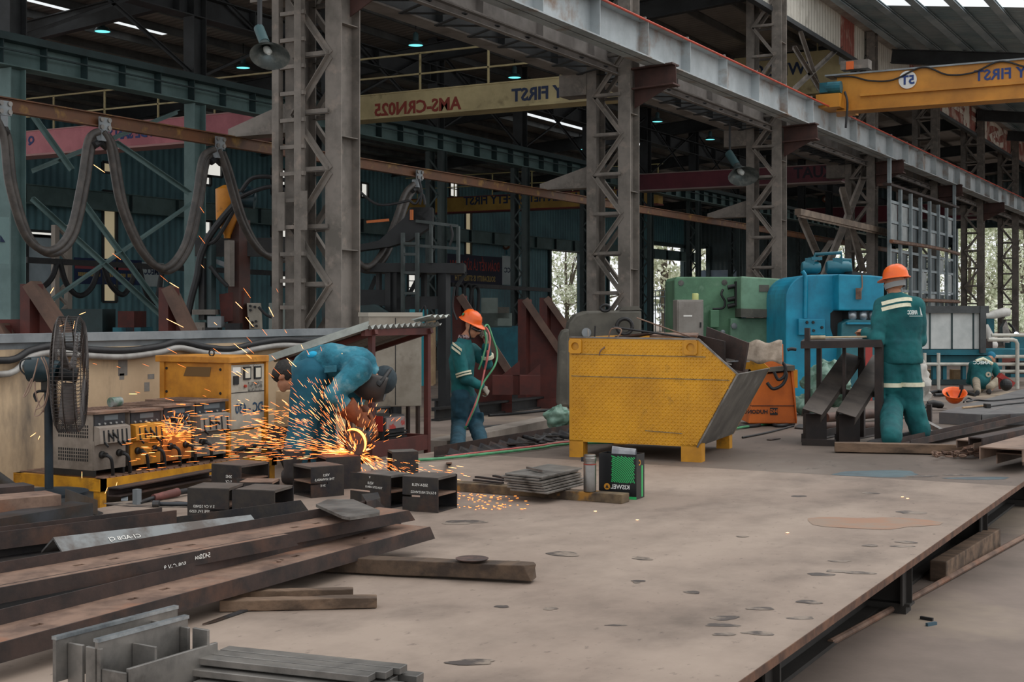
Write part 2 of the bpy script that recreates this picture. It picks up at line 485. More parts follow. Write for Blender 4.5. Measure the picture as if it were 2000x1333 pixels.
# ---- lattice columns of the near row
def lattice(y, label, ladder=False):
    t = thing('lattice_column', label, 'column', (XA - .34, y, GROUND), group='lattice columns of the near row')
    a = MB(); zt = zr2(XA) - .1
    a.sect((XA, y, GROUND), (XA, y, zt), I_(.25, .42, .022, .014), up=(0, 1, 0))
    z = .6
    while z < zt:                       # stiffeners between the flanges
        a.box((XA + .06, y, z), (.1, .37, .012)); z += 1.45
    part('chord', a, COLM, t)
    b = MB(); b.sect((XA - .68, y, GROUND), (XA - .68, y, zt), I_(.2, .4, .02, .014), up=(0, 1, 0)); part('chord', b, COLM, t)
    for s in (-1, 1):
        c = MB(); yy = y + s * .215; z = .1; k = 0
        while z < zt - .8:
            c.bar((XA - .62, yy, z), (XA - .06, yy, z), .07, .012, up=(0, 0, 1)); c.bar((XA - .62, yy + s * .03, z + .03), (XA - .06, yy + s * .03, z + .03), .06, .01, up=(0, 1, 0))
            if k % 2: c.sect((XA - .64, yy, z), (XA - .06, yy, z + .74), L_(.07, .07, .01), up=(0, s, 0))
            else: c.sect((XA - .06, yy, z), (XA - .64, yy, z + .74), L_(.07, .07, .01), up=(0, s, 0))
            z += .74; k += 1
        part('lacing', c, COLM, t)
    bp = MB(); bp.bx(XA - 1.0, XA + .3, y - .4, y + .4, GROUND, GROUND + .03); part('base_plate', bp, COLM, t)
    if ladder:
        l = MB()
        for dx in (-.76, -.40):
            l.sect((XA + dx, y - .36, GROUND + .8), (XA + dx, y - .36, zt), L_(.11, .09, .01), up=(0, 1, 0))
            for zz in (2.55, 6.6): l.box((XA + dx + .05, y - .372, zz), (.12, .014, .5))
        z = GROUND + 1.0
        while z < zt:
            l.bar((XA - .74, y - .33, z), (XA - .36, y - .33, z), .05, .05); z += .345
        part('ladder', l, COLM, t)
    return t
names = ['broad grey lattice column with a ladder, behind the low concrete wall', 'grey lattice column standing behind the yellow scrap skip', 'grey lattice column between the green press and the blue press',
         'grey lattice column right behind the blue press motors', 'dusty lattice column hidden by the glazed panel frame', 'slim lattice column against the trees, right of the glazed panel frame', 'slim lattice column against the trees at the picture edge']
for k in range(7): lattice(14.25 + 9 * k, names[k], k == 0)

# ---- crane girders along the column row
def girder(name, x0, x1, z0, z1, ya, yb, m, label, stiff, side, mat2=None):
    t = thing(name, label, 'girder', ((x0 + x1) / 2, ya, z0))
    g = MB(); c = (x0 + x1) / 2
    g.bx(x0, x1, ya, yb, z0, z0 + .025); g.bx(x0, x1, ya, yb, z1 - .025, z1); g.bx(c - .008, c + .008, ya, yb, z0, z1)
    part('beam', g, m, t)
    y = ya
    while y < yb:
        s = MB(); s.bx(c - (.0 if len(side) == 1 else (x1 - x0) / 2 * .95), c + (x1 - x0) / 2 * .95, y, y + .02, z0 + .02, z1 - .02); part('stiffener', s, mat2 or m, t); y += stiff
    return t
g1 = girder('crane_girder', -10.0, -9.6, 5.80, 6.46, 8.2, YE, GIRD, 'pale grey crane girder with a red power rail running away to the right', 2.02, (1, -1))
ra = MB(); ra.bar((-9.8, 8.2, 6.5), (-9.8, YE, 6.5), .07, .08); part('crane_rail', ra, STEEL_DK, g1)
cr_ = MB(); cr_.tube([(-9.53, 8.2, 6.40), (-9.53, YE, 6.40)], .022, 8)
part('power_rail', cr_, mat('red_conductor_rail', 'c2462b', 'a63c26', scale=3, rough=.5), g1, label='red conductor rail')
y = 10.0
while y < YE: ha = MB(); ha.box((-9.57, y, 6.42), (.12, .05, .05)); part('rail_clip', ha, GIRD2, g1); y += 2.0
g2 = girder('crane_girder', -10.86, -10.60, 5.86, 6.42, 8.2, YE, GIRD2, 'dull grey longitudinal beam running just under and behind the pale crane girder', 2.0, (1,))
g3 = girder('crane_girder', -11.62, -11.34, 5.78, 6.46, 8.2, YE, DARKST, 'dark crane girder along the inner side of the near columns', 2.0, (1, -1))
fb = MB(); fb.bx(-11.66, -11.30, 8.2, YE, 5.75, 5.78); part('bottom_flange', fb, GIRD2, g3)
tl = thing('tie_lattice', 'dark horizontal bracing lattice between the two crane girders', 'bracing', (-10.9, 9, 5.7))
tb = MB(); tb.sect((-10.5, 8.2, 5.72), (-10.5, 14.0, 5.72), U_(.14, .1, .01), up=(1, 0, 0))
for k in range(8): tb.sect((-10.5, 14.5 + 9 * k, 5.72), (-10.5, min(YE, 23 + 9 * k), 5.72), U_(.14, .1, .01), up=(1, 0, 0))
part('edge_channel', tb, GIRD2, tl)
lx = MB(); y = 8.5
while y < YE - 1.1:
    lx.bar((-10.5, y, 5.74), (-11.35, y + .5, 5.74), .06, .02); lx.bar((-11.35, y + .5, 5.74), (-10.5, y + 1, 5.74), .06, .02); y += 1
part('bracing_bars', lx, DARKST, tl)
RUSTB = mat('red_brown_bracket', '4b302a', '38241f', scale=3, rough=.7)
for k in range(6):
    y = 14.25 + 9 * k
    b = MB(); b.sect((XA + .12, y, 5.58), (XA + .95, y, 5.62), I_(.34, .40, .03, .02))
    b.prism([(XA + .12, y - .012, 5.05), (XA + .12, y - .012, 5.4), (XA + .85, y - .012, 5.42)], (0, .024, 0))
    solo('girder_bracket', b, RUSTB, 'red-brown steel bracket carrying the pale crane girder, %s' % ['above the near ladder column', 'above the yellow skip', 'above the green press', 'above the blue press', 'above the glazed panel frame', 'last before the picture edge'][k], 'bracket', 'crane girder brackets')
    c = MB(); c.bx(-11.75, -11.18, y - .22, y + .22, 5.35, 5.76)
    solo('girder_bracket', c, COLM, 'grey box bracket on the inner side of the %s' % ['ladder column', 'column behind the yellow skip', 'column above the green press', 'column behind the blue press', 'column behind the glazed panel', 'slim column by the trees'][k], 'bracket', 'inner girder brackets')

# ---- second column row and its panelled girder
g4 = girder('crane_girder', XB - .2, XB + .2, 5.82, 6.32, 2, YE, TEALST, 'teal panelled crane girder on the inner column row', 1.02, (1,), TEALDK)
e = MB(); e.bx(XB - .24, XB + .26, 2, YE, 6.28, 6.42); e.bx(XB + .18, XB + .22, 2, YE, 6.10, 6.13); part('top_flange', e, TEALDK, g4)
g5 = girder('crane_girder', XB - .25, XB + .15, 7.7, 8.2, 2, YE, DARKST, 'dark upper beam along the inner column row under the roof', 2.5, (1,))
low = girder('wall_girder', XC + .9, XC + 1.2, 4.55, 5.15, 20, YE, TEALST, 'teal crane girder running above the far doorways', 2.2, (1,), TEALDK)
COLB = mat('dark_green_grey_steel', '3e4c4b', '2c3637', scale=1.5, rough=.6)
Y0B = PX(25, 400, XB).y
lab_b = ['leftmost dark column of the inner row, at the picture edge', 'dark inner column left of the ladder column, between the hanging cables', 'dark inner column hidden by the ladder column', 'dark laced inner column just right of the ladder column', 'dark laced inner column right of the raised platform', 'dark inner column behind the skip column', 'dark inner column above the green press cabinet']
for k in range(12):
    y = Y0B + 4.95 * k
    t = thing('inner_column', lab_b[k] if k < 7 else 'far dark inner column, number %d beyond the green press' % (k - 6), 'column', (XB, y, GROUND), group='columns of the inner row')
    a = MB(); b = MB()
    if k < 3:
        a.sect((XB, y, GROUND), (XB, y, 5.8), I_(.3, .36, .022, .014), up=(0, 1, 0)); part('chord', a, TEALST if k < 2 else COLB, t)
    else:
        for s in (-1, 1):
            a = MB(); a.sect((XB + s * .2, y, GROUND), (XB + s * .2, y, 5.8), I_(.14, .3, .018, .012), up=(0, 1, 0)); part('chord', a, COLB, t)
        z = 0; c = MB()
        while z < 5.3:
            c.bar((XB - .15, y - .16, z), (XB + .15, y - .16, z + .35), .05, .02, up=(0, 1, 0)); c.bar((XB + .15, y - .16, z + .35), (XB - .15, y - .16, z + .7), .05, .02, up=(0, 1, 0)); z += .7
        part('lacing', c, COLB, t)
    b.sect((XB, y, 6.4), (XB, y, zroof(XB)), I_(.3, .4, .022, .014), up=(0, 1, 0)); part('upper_post', b, DARKST, t)
# cross bracing in the inner row: near bays low, and between the upper posts
def brace(p, q, m, label, wd=.09, name='diagonal_brace', grp='diagonal braces of the inner row'):
    b = MB(); b.sect(p, q, L_(wd, wd, .012), up=(1, 0, 0)); return solo(name, b, m, label, 'brace', grp)
for i, (u, v, l) in enumerate([((48, 400), (300, 640), 'teal brace falling from the left inner column behind the hanging cables'), ((330, 590), (60, 330), ''), ((95, 600), (360, 400), ''), ]):
    pass
bx_ = XB + .1
for u, v, l in [((62, 385), (330, 628), 'teal diagonal brace falling to the right behind the hanging cable loops'), ((95, 585), (385, 385), 'teal diagonal brace rising to the right behind the hanging cable loops'),
                ((58, 215), (140, 330), 'short teal brace at the left column above the pink crane'), ((60, 330), (345, 215), 'long teal brace crossing in front of the pink crane'),
                ((160, 390), (315, 600), 'dark steep brace behind the long cable loop'), ((225, 275), (370, 375), 'pale brace running down from the middle of the pink crane')]:
    brace(PX(u[0], u[1], bx_), PX(v[0], v[1], bx_ + .1), TEALST, l)
for i in range(8):
    y = Y0B + 4.95 * i
    for (za, zb, q) in ((6.5, 8.6, 'rising'), (8.6, 6.5, 'falling')):
        brace((XB + .05, y + .2, za), (XB + .05, y + 4.75, zb), DARKST, 'dark thin brace %s away from the viewer under the roof, in inner bay %s' % (q, ['one', 'two', 'three', 'four', 'five', 'six', 'seven', 'eight'][i]), .07, 'roof_brace', 'roof braces')
lowr = MB(); lowr.bar((XC + 6, 30, 3.0), (XC + 6, YE, 3.0), .16, .2)
# bracing of the near row by the blue press
for u, v, l in [((1690, 330), (1578, 610), 'pale steel brace leaning left over the blue press'), ((1640, 365), (1682, 530), 'rusty light brace crossing it to the right over the blue press'), ((1560, 420), (1590, 490), 'short brace behind the motors of the blue press'), ((1598, 500), (1618, 470), 'stub brace above the blue press')]:
    brace(PX(u[0], u[1], XA - .3), PX(v[0], v[1], XA - .3), COLM, l, .16, 'diagonal_brace', 'braces above the blue press')
for u, v, l in [((1560, 60), (1597, 172), 'grey brace crossing the rear yellow crane at left'), ((1640, 92), (1548, 178), 'grey brace rising to the right across the rear yellow crane'), ((1548, 90), (1600, 175), 'second steep brace beside the orange crane end')]:
    brace(PX(u[0], u[1], XA - .25), PX(v[0], v[1], XA - .25), COLM, l, .10, 'diagonal_brace', 'braces under the cladding strip')
ws = MB(); ws.bar(PX(1558, 414, XA + .2), PX(1752, 458, XA + .2), .16, .16)
ws.bar(PX(1558, 414, XA + .2) + V((0, 0, -.1)), PX(1752, 458, XA + .2) + V((0, 0, -.1)), .05, .06)
solo('wall_rail', ws, mat('dusty_brown_steel', '8a7a6a', '6a5c50', scale=3, rough=.75), 'dusty horizontal beam crossing behind the blue press between two columns', 'beam')
# tapered arms carrying the cable beam
for k in range(3):
    y = 14.25 + 9 * k; x1 = XA - .78; x0 = x1 - 1.05
    a = MB(); a.prism([(x0, y - .1, 3.64), (x1, y - .1, 3.64), (x1, y - .1, 4.02), (x0, y - .1, 3.72)], (0, .2, 0)); a.bx(x0, x1, y - .16, y + .16, 3.60, 3.64)
    solo('beam_bracket', a, COLM, 'grey tapered arm on the %s under the cable beam' % ['ladder column', 'column behind the skip', 'column above the green press'][k], 'bracket', 'tapered arms of the cable beam')
cb = MB(); cb.sect((-12.1, 3, 3.53), (-12.1, 60, 3.53), I_(.1, .16, .014, .01))
solo('cable_beam', cb, mat('rusty_brown_beam', '6b4327', '523725', scale=2, rough=.6, c3='8f6a2e', scale3=4, ramp3=(.55, .7)), 'rusty brown beam carrying the hanging black cables', 'beam')
# ================================================================ the steel platform
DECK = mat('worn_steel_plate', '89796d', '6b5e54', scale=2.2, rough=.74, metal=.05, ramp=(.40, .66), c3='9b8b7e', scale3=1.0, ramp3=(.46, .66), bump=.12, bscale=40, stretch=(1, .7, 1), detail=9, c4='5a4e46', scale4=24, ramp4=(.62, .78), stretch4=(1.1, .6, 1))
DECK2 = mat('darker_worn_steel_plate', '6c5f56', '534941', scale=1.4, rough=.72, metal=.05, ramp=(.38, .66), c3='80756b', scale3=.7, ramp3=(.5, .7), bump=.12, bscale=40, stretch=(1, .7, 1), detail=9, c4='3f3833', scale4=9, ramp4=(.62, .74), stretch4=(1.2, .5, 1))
EDGE = mat('rusty_plate_edge', '6d4c39', '4a3429', scale=9, rough=.8)
UNDER = mat('dark_support_steel', '33302d', '26221f', scale=4, rough=.7)
DX0, DX1 = -6.5, -1.55
pf = thing('steel_platform', 'wide low platform of worn steel plates on dark beams', 'platform', (-4, 8, GROUND))
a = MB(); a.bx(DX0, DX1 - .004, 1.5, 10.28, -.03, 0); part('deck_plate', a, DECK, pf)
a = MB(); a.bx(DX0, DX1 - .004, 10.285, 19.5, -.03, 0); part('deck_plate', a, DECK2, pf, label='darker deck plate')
a = MB(); a.bx(DX1 - .004, DX1, 1.5, 19.5, -.034, .001); part('plate_edge', a, EDGE, pf)
for k in range(8):
    y = 2.9 + 2.29 * k
    b = MB(); b.sect((DX0 + .05, y, -.19), (DX1 - .12, y, -.19), I_(.12, .30, .015, .012)); b.bx(DX1 - .5, DX1 - .14, y - .06, y + .06, GROUND, -.34)
    b.bx(DX1 - .16, DX1 - .148, y - .1, y + .1, -.33, -.035)
    part('support_beam', b, UNDER, pf)
b = MB(); b.sect((DX1 - .36, 1.6, -.205), (DX1 - .36, 19.3, -.205), I_(.16, .34, .02, .014)); b.bx(DX1 - .45, DX1 - .43, 1.6, 19.3, -.375, -.035); part('long_beam', b, UNDER, pf)
b = MB(); b.sect((DX0 + .3, 1.6, -.2), (DX0 + .3, 19.3, -.2), I_(.14, .32, .015, .012)); part('long_beam', b, UNDER, pf)
# stains with their own outline on the deck
def stain(px, py, rx, ry, m, z=.0012, parent=None, n=22, seed=0):
    rnd = random.Random(seed); o = PZ(px, py, 0)
    ph = [rnd.uniform(0, 6.28) for _ in range(3)]
    pts = []
    for i in range(n):
        t = 2 * math.pi * i / n; k = 1 + .16 * math.sin(2 * t + ph[0]) + .1 * math.sin(3 * t + ph[1]) + .08 * math.sin(5 * t + ph[2])
        p = o + Rv * (rx * k * math.cos(t)) + Fv * (ry * k * math.sin(t)); pts.append((p.x, p.y, z))
    return MB().add(pts, [tuple(range(n))])
OIL = mat('oil_stain', '463e3a', '85786c', scale=9, rough=.6, ramp=(.45, .6))
WET = mat('blue_grey_paint_spill', '53666c', '414c52', scale=4, rough=.5)
RUSTST = mat('rust_stain', '96745f', '8d7a6b', scale=5, rough=.8, ramp=(.4, .6))
for i, (px, py, rx, ry, m, nm) in enumerate([
    (1715, 926, .37, .2, WET, 'paint_spill'), (1912, 935, .22, .1, WET, 'paint_spill'), (1798, 931, .13, 0.055, OIL, 'oil_stain'), (1870, 928, .10, 0.055, OIL, 'oil_stain'), (1700, 1022, .34, .26, RUSTST, 'rust_stain'),
    (1770, 1060, .06, 0.033, OIL, 'oil_stain'), (1700, 1067, .05, 0.028, OIL, 'oil_stain'), (1762, 1068, .06, 0.028, OIL, 'oil_stain'), (1640, 1097, .05, 0.028, OIL, 'oil_stain'), (1603, 1123, .06, 0.039, OIL, 'oil_stain'), (1640, 1117, .07, 0.033, OIL, 'oil_stain'),
    (1680, 1120, .07, 0.033, OIL, 'oil_stain'), (1580, 1177, .05, 0.039, OIL, 'oil_stain'), (1486, 1190, .05, 0.033, OIL, 'oil_stain'), (1565, 1208, .05, 0.033, OIL, 'oil_stain'), (1415, 1208, .06, 0.039, OIL, 'oil_stain'), (1410, 1222, .06, 0.033, OIL, 'oil_stain'),
    (1482, 1238, .06, 0.033, OIL, 'oil_stain'), (1415, 1240, .04, 0.028, OIL, 'oil_stain'), (980, 1186, .035, 0.022, OIL, 'oil_stain'), (920, 1295, .09, 0.039, OIL, 'oil_stain'), (1205, 1222, .04, 0.017, OIL, 'oil_stain'), (1002, 1096, .03, 0.022, OIL, 'oil_stain'), (1244, 1138, .02, 0.028, OIL, 'oil_stain'),
    (1352, 1158, .04, 0.028, OIL, 'oil_stain'), (1248, 1136, .03, 0.022, OIL, 'oil_stain'), (1450, 1049, .04, 0.022, OIL, 'oil_stain'), (1100, 1083, .09, 0.066, OIL, 'oil_stain'), (1560, 970, .05, 0.044, OIL, 'oil_stain'), (1700, 964, .06, 0.044, OIL, 'oil_stain'), (1780, 1002, .09, 0.066, OIL, 'oil_stain'), (1075, 1190, .03, 0.028, OIL, 'oil_stain'),
    (905, 1021, .12, 0.088, OIL, 'oil_stain'), (1255, 1092, .05, 0.044, OIL, 'oil_stain'), (300, 985, .3, 0.165, OIL, 'oil_stain')]):
    part(nm, stain(px, py, rx, ry, m, .0010 + .0002 * (i % 7), seed=i), m, pf)

# floor things under the right edge
t = MB(); t.tube([PZ(1622, 1256, GROUND + .02), PZ(2010, 1043, GROUND + .02)], .018, 8)
solo('steel_rod', t, STEEL_RUST2, 'long thin rusty rod lying on the floor beside the platform edge', 'rod')
t = MB(); t.bar(PZ(1832, 1118, GROUND + .06), PZ(1940, 1050, GROUND + .06), .1, .13)
solo('timber_block', t, WOOD, 'pale timber block under the right edge of the platform', 'timber', bev=.006)
for (u, v, c, l) in (((1798, 1207), (1822, 1211), BLACK, 'small black bit lying on the floor at the lower right'), ((1810, 1221), (1828, 1218), mat('blue_bit', '3f5a68', rough=.5), 'small blue-grey bit lying on the floor at the lower right')):
    t = MB(); t.bar(PZ(*u, GROUND + .008), PZ(*v, GROUND + .008), .016, .016); solo('metal_offcut', t, c, l, 'offcut')

# ================================================================ steel in the foreground
def zpurlin(name, A, B, wdt, fl_, tk, m, label, holes=(), skew=.05, front=True, back=True, up=None, group=None):
    """Z section lying on its web: front flange hangs down, back flange stands up; A, B on the web's front edge"""
    A, B = V(A), V(B); t = (B - A); Ln = t.length; t.normalize(); v = V((0, 0, 1)); v = (v - t * v.dot(t)).normalized(); u = t.cross(v)
    def w2(l, b, h): return A + t * l + u * b + v * h
    r = thing(name, label, 'beam', tuple(A + t * Ln / 2 - v * fl_), group=group)
    mb = MB()
    for p, q, c, d in strips([(h - .024, h + .024, -o - .013, -o + .013) for h, o in holes], 0, Ln, -wdt, 0):
        mb.add([w2(p, c, 0), w2(q, c, 0), w2(q, d, 0), w2(p, d, 0), w2(p, c, tk), w2(q, c, tk), w2(q, d, tk), w2(p, d, tk)], [(0, 3, 2, 1), (4, 5, 6, 7), (0, 1, 5, 4), (1, 2, 6, 5), (2, 3, 7, 6), (3, 0, 4, 7)])
    part('web', mb, m[0], r)
    if front:
        f = MB(); f.prism([w2(0, 0, tk), w2(Ln, 0, tk), w2(Ln + skew, 0, -fl_), w2(0, 0, -fl_)], u * tk); part('flange', f, m[1], r)
    if back:
        f = MB(); f.prism([w2(0, -wdt, fl_), w2(Ln - .02, -wdt, fl_), w2(Ln + skew, -wdt, 0), w2(0, -wdt, 0)], -u * tk); part('flange', f, m[1], r)
    return r
ZM = (STEEL_RUST2, STEEL_RUST)
A1 = PZ(-60, 1276, .13); B1 = PZ(838, 1032, .13)
zpurlin('z_purlin', A1, B1, .2, .062, .007, ZM, 'lowest long rusty Z purlin, nearest, reaching furthest right', holes=[(.37, .09), (.86, .1), (1.06, .12), (1.78, .1), (1.9, .1), (2.45, .1)], group='long rusty Z purlins')
A3 = PZ(-60, 1158, .22); B3 = PZ(797, 1000, .22)
zpurlin('z_purlin', A3, B3, .2, .05, .007, ZM, 'upper long rusty Z purlin with the plate lying on its end', holes=[(.55, .1), (.72, .1), (1.0, .1), (1.13, .1), (1.75, .08), (1.9, .08)], group='long rusty Z purlins')
z2 = zpurlin('z_purlin', PZ(-60, 1163, .23), PZ(563, 1047, .23), .03, .052, .007, ZM, 'shorter rusty flange strip with chalk writing, laid along the upper purlin', skew=.06, back=False, group='long rusty Z purlins')
pA, pB = PZ(-60, 1163, .23), PZ(563, 1047, .23); td = (pB - pA).normalized(); nu = td.cross(V((0, 0, 1)))
for s, px, py, sz in (('5420', 400, 1085, .03), ('504', 382, 1087, .022), ('508-C-V 9', 372, 1101, .028)):
    base = PZ(px, py, .215); k = (base - pA).dot(td); p = pA + td * k + V((0, 0, -.018 - (py - 1085) * .0012)) + nu * .0085
    part('chalk_marks', text_mb(s, sz, p, td, (0, 0, 1), nu, .001), CHALK, z2)
zpurlin('z_purlin', PZ(-60, 1216, .10), PZ(740, 1046, .10), .18, .06, .007, (STEEL_DK, STEEL_DK), 'dark filler Z purlin added to darken the gap between the lowest and the upper one', group='long rusty Z purlins')  # added filler: its dark steel makes the black void in the pile
zpurlin('z_purlin', PZ(-60, 1118, .13), PZ(640, 1012, .13), .2, .08, .007, (STEEL_DK, STEEL_DK), 'dark filler Z purlin added to darken the gap behind the upper one, by the roof-like angle', group='long rusty Z purlins')  # second added filler, covers the pale deck showing through the pile
# inverted angle with chalk on top
ANG = mat('scaled_grey_steel', '777b7c', '524a45', scale=5, rough=.5, metal=.25, ramp=(.42, .6), stretch=(1, 1, 1))
an = thing('steel_angle', 'grey steel angle lying like a little roof behind the upper purlin', 'beam', tuple(PZ(200, 1050, .28)))
q0, q1 = PZ(104, 1050, .24), PZ(490, 1006, .225); t = (q1 - q0).normalized(); v = V((0, 0, 1)); u = t.cross(v)
m_ = MB(); m_.prism([q0, q0 + u * .11 - v * .075, q0 + u * .11 - v * .085, q0 - v * .011], q1 - q0); part('leg', m_, ANG, an)
m_ = MB(); m_.prism([q0, q0 - u * .11 - v * .075, q0 - u * .11 - v * .085, q0 - v * .011], q1 - q0); part('leg', m_, ANG, an)
nn = (v + u * .68).normalized()
part('chalk_marks', text_mb('C1-ADB CJ', .035, q0 + t * .33 + u * .05 - v * .031, t, nn.cross(t), nn, .001), CHALK, an)
def chan(name, p, q, w_, h_, m, label, grp=None, tk=.008, up=(0, 0, -1), cat='beam', parent=None):
    mb = MB(); mb.sect(p, q, U_(w_, h_, tk), up=up)
    return solo(name, mb, m, label, cat, grp)
chan('steel_channel', PZ(-50, 1058, .22), PZ(330, 1010, .22), .14, .08, STEEL_RUST, 'rusty channel lying behind the roof-like grey angle', 'short channels at the left', up=(0, 0, 1))
STEEL_BL = mat('bluish_mill_steel', '4a4d52', '3a3836', scale=4, rough=.4, metal=.5, c3='5a4438', scale3=3, ramp3=(.55, .75))
chan('steel_channel', PZ(-60, 1036, .2), PZ(160, 998, .2), .16, .09, STEEL_BL, 'bluish channel lying lowest at the left edge in front of the dusty one', 'short channels at the left')
chan('steel_channel', PZ(-60, 1056, .12), PZ(156, 1022, .12), .12, .08, STEEL_BL, 'dark bluish channel underneath at the left edge', 'short channels at the left')
chan('steel_channel', PZ(-60, 1000, .24), PZ(104, 985, .24), .22, .12, STEEL_RUST2, 'dusty-topped wide channel at the left edge below the fan', 'short channels at the left')
chan('steel_channel', PZ(-60, 966, .28), PZ(56, 956, .28), .16, .06, STEEL_RUST, 'thin rusty channel on top of the left edge pile', 'short channels at the left')
m_ = MB(); m_.prism([PZ(127, 985, .0) + V((0, 0, 0)), PZ(190, 1010, 0), PZ(190, 1010, 0) + V((0, 0, .1)), PZ(127, 985, 0) + V((0, 0, .1))], Fv * .008)
m_.prism([PZ(127, 985, .0), PZ(190, 1010, 0), PZ(190, 1010, 0) + Fv * .12, PZ(127, 985, 0) + Fv * .12], (0, 0, .008))
solo('steel_angle', m_, STEEL_BL, 'short bluish angle standing by the table leg under the fan', 'beam')
# octagonal plate lying on the purlin end
c = [PZ(x, y, .27) for x, y in ((617, 991), (640, 981), (690, 981), (742, 1003), (741, 1008), (684, 1017), (668, 1014))]
m_ = MB(); m_.prism(c, (0, 0, .014)); solo('cut_corner_plate', m_, STEEL_BARE, 'flat steel plate with clipped corners lying across the purlin end', 'plate')
m_ = MB(); m_.prism([PZ(706, 984, .23), PZ(738, 980, .23), PZ(743, 992, .22), PZ(716, 1000, .22)], (0, 0, .05)); solo('steel_offcut', m_, STEEL_DK, 'dark offcut peeking out behind the clipped plate', 'offcut')
# timbers under the pile
def timber(p, q, w_, h_, label, m=WOOD_D, name='timber', rag=0):
    mb = MB(); p, q = V(p), V(q); t = (q - p).normalized(); u = t.cross(V((0, 0, 1))); n = 10; rnd = random.Random(label)
    rings = []
    for i in range(n + 1):
        f = i / n; j = lambda s: rnd.uniform(-s, s); o = p.lerp(q, f); e = rag if i == n else 0
        rings.append([o + u * (a * w_ / 2 + j(.003)) + V((0, 0, b * h_ / 2 + j(.002))) + t * (j(.03) * e) for a, b in ((-1, -1), (1, -1), (1, 1), (0, 1), (-1, 1))])
    k = 5; vs = [x for r_ in rings for x in r_]
    fs = [tuple(range(k))[::-1], tuple(range(n * k, n * k + k))] + [(i * k + a, i * k + (a + 1) % k, (i + 1) * k + (a + 1) % k, (i + 1) * k + a) for i in range(n) for a in range(k)]
    mb.add(vs, fs); return solo(name, mb, m, label, 'timber', bev=.004)
timber(PZ(560, 1096, .042), PZ(1036, 1117, .05), .1, .07, 'thick dark timber with a ragged end and a disc on it', rag=1)
timber(PZ(440, 1166, .03), PZ(690, 1160, .03), .05, .05, 'thin grey batten, the further of two under the purlins', WOOD)
timber(PZ(430, 1182, .025), PZ(736, 1175, .025), .07, .045, 'grey batten, the nearer and longer of two under the purlins', WOOD)
timber(PZ(240, 1082, .05), PZ(330, 1120, .05), .1, .09, 'timber hidden in the shade beneath the purlins')
gd = MB(); gd.lathe([(.005, .002), (.055, 0), (.075, .006), (.078, .010), (.03, .012), (.012, .006)], PZ(922, 1095, .09), n=28)
solo('grinding_disc', gd, mat('worn_grinding_disc', '55403a', '3b302d', scale=20, rough=.8), 'dark reddish grinding disc lying on the ragged timber', 'disc', smooth=True)
m_ = MB(); m_.prism([PZ(395, 1222, .004), PZ(482, 1190, .004), PZ(496, 1190, .004), PZ(420, 1216, .004)], (0, 0, .006)); solo('thin_steel_strip', m_, STEEL_BL, 'thin steel strip lying on the platform beside the welded frame', 'strip')

# ---- welded stiffener frame at the bottom left
R0 = PZ(105, 1252, .23); R1 = PZ(344, 1190, .23); Ld = (R1 - R0); Ld.z = 0; LL = Ld.length; Ld.normalize(); Ud = Ld.cross(V((0, 0, 1)))
fr = thing('welded_frame', 'grey welded frame of upright stiffener plates at the lower left corner', 'frame', tuple(V((R0.x, R0.y, 0)) + Ld * .25 + Ud * .12))
def LP(l, b, z): return V((R0.x, R0.y, 0)) + Ld * l + Ud * b + V((0, 0, z))
def lbox(mb, l0, l1, b0, b1, z0, z1):
    mb.add([LP(l, b, z) for z in (z0, z1) for l, b in ((l0, b0), (l1, b0), (l1, b1), (l0, b1))], [(0, 3, 2, 1), (4, 5, 6, 7), (0, 1, 5, 4), (1, 2, 6, 5), (2, 3, 7, 6), (3, 0, 4, 7)])
for l0, l1, b0, b1, z0, z1, nm in ((0, LL, -.006, .008, .10, .235, 'web_plate'), (.05, .44, .125, .138, .0, .232, 'web_plate'), (.07, .46, .24, .252, 0, .16, 'web_plate'),
                                   (.045, .057, .01, .075, 0, .215, 'stiffener_plate'), (.05, .062, .085, .15, 0, .212, 'stiffener_plate'), (.4, .412, .0, .07, 0, .215, 'stiffener_plate'), (.40, .412, .14, .175, 0, .21, 'stiffener_plate'), (.41, .422, .185, .252, 0, .21, 'stiffener_plate'), (.19, .2, .14, .24, 0, .2, 'stiffener_plate'), (.055, .065, .15, .25, 0, .15, 'stiffener_plate')):
    b = MB(); lbox(b, l0, l1, b0, b1, z0, z1); part(nm, b, STEEL_BARE, fr, bev=.002)
b = MB(); lbox(b, 0, LL, -.010, .012, .232, .243); part('top_edge_bar', b, STEEL_CUT, fr)
b = MB(); lbox(b, .05, .44, .12, .143, .23, .241); part('top_edge_bar', b, STEEL_CUT, fr)
# ---- stacked flat bars at the bottom
S0 = PZ(398, 1282, .13); S1 = PZ(735, 1318, .13); Sd = (S1 - S0); Sd.z = 0; Sd.normalize(); Sn = V((0, 0, 1)).cross(Sd)
k = 0
for lay, z, cnt in ((0, .055, 5), (1, .085, 4), (2, .115, 3)):
    for j in range(cnt):
        rnd = random.Random(k); o = V((S0.x, S0.y, z)) + Sn * (-.05 + j * .062 + lay * .03) + Sd * (rnd.uniform(-.05, .02) - .015 * lay + .02 * j)
        b = MB(); b.bar(o, o + Sd * (.66 + rnd.uniform(-.03, .03)), .054, .022)
        solo('flat_bar', b, STEEL_BARE, 'grey flat steel bar, %s in the %s layer of the bottom stack' % (['nearest', 'second nearest', 'third nearest', 'fourth nearest', 'farthest'][j], ['lowest', 'middle', 'top'][lay]), 'bar', 'flat bars stacked at the bottom edge', bev=.002); k += 1

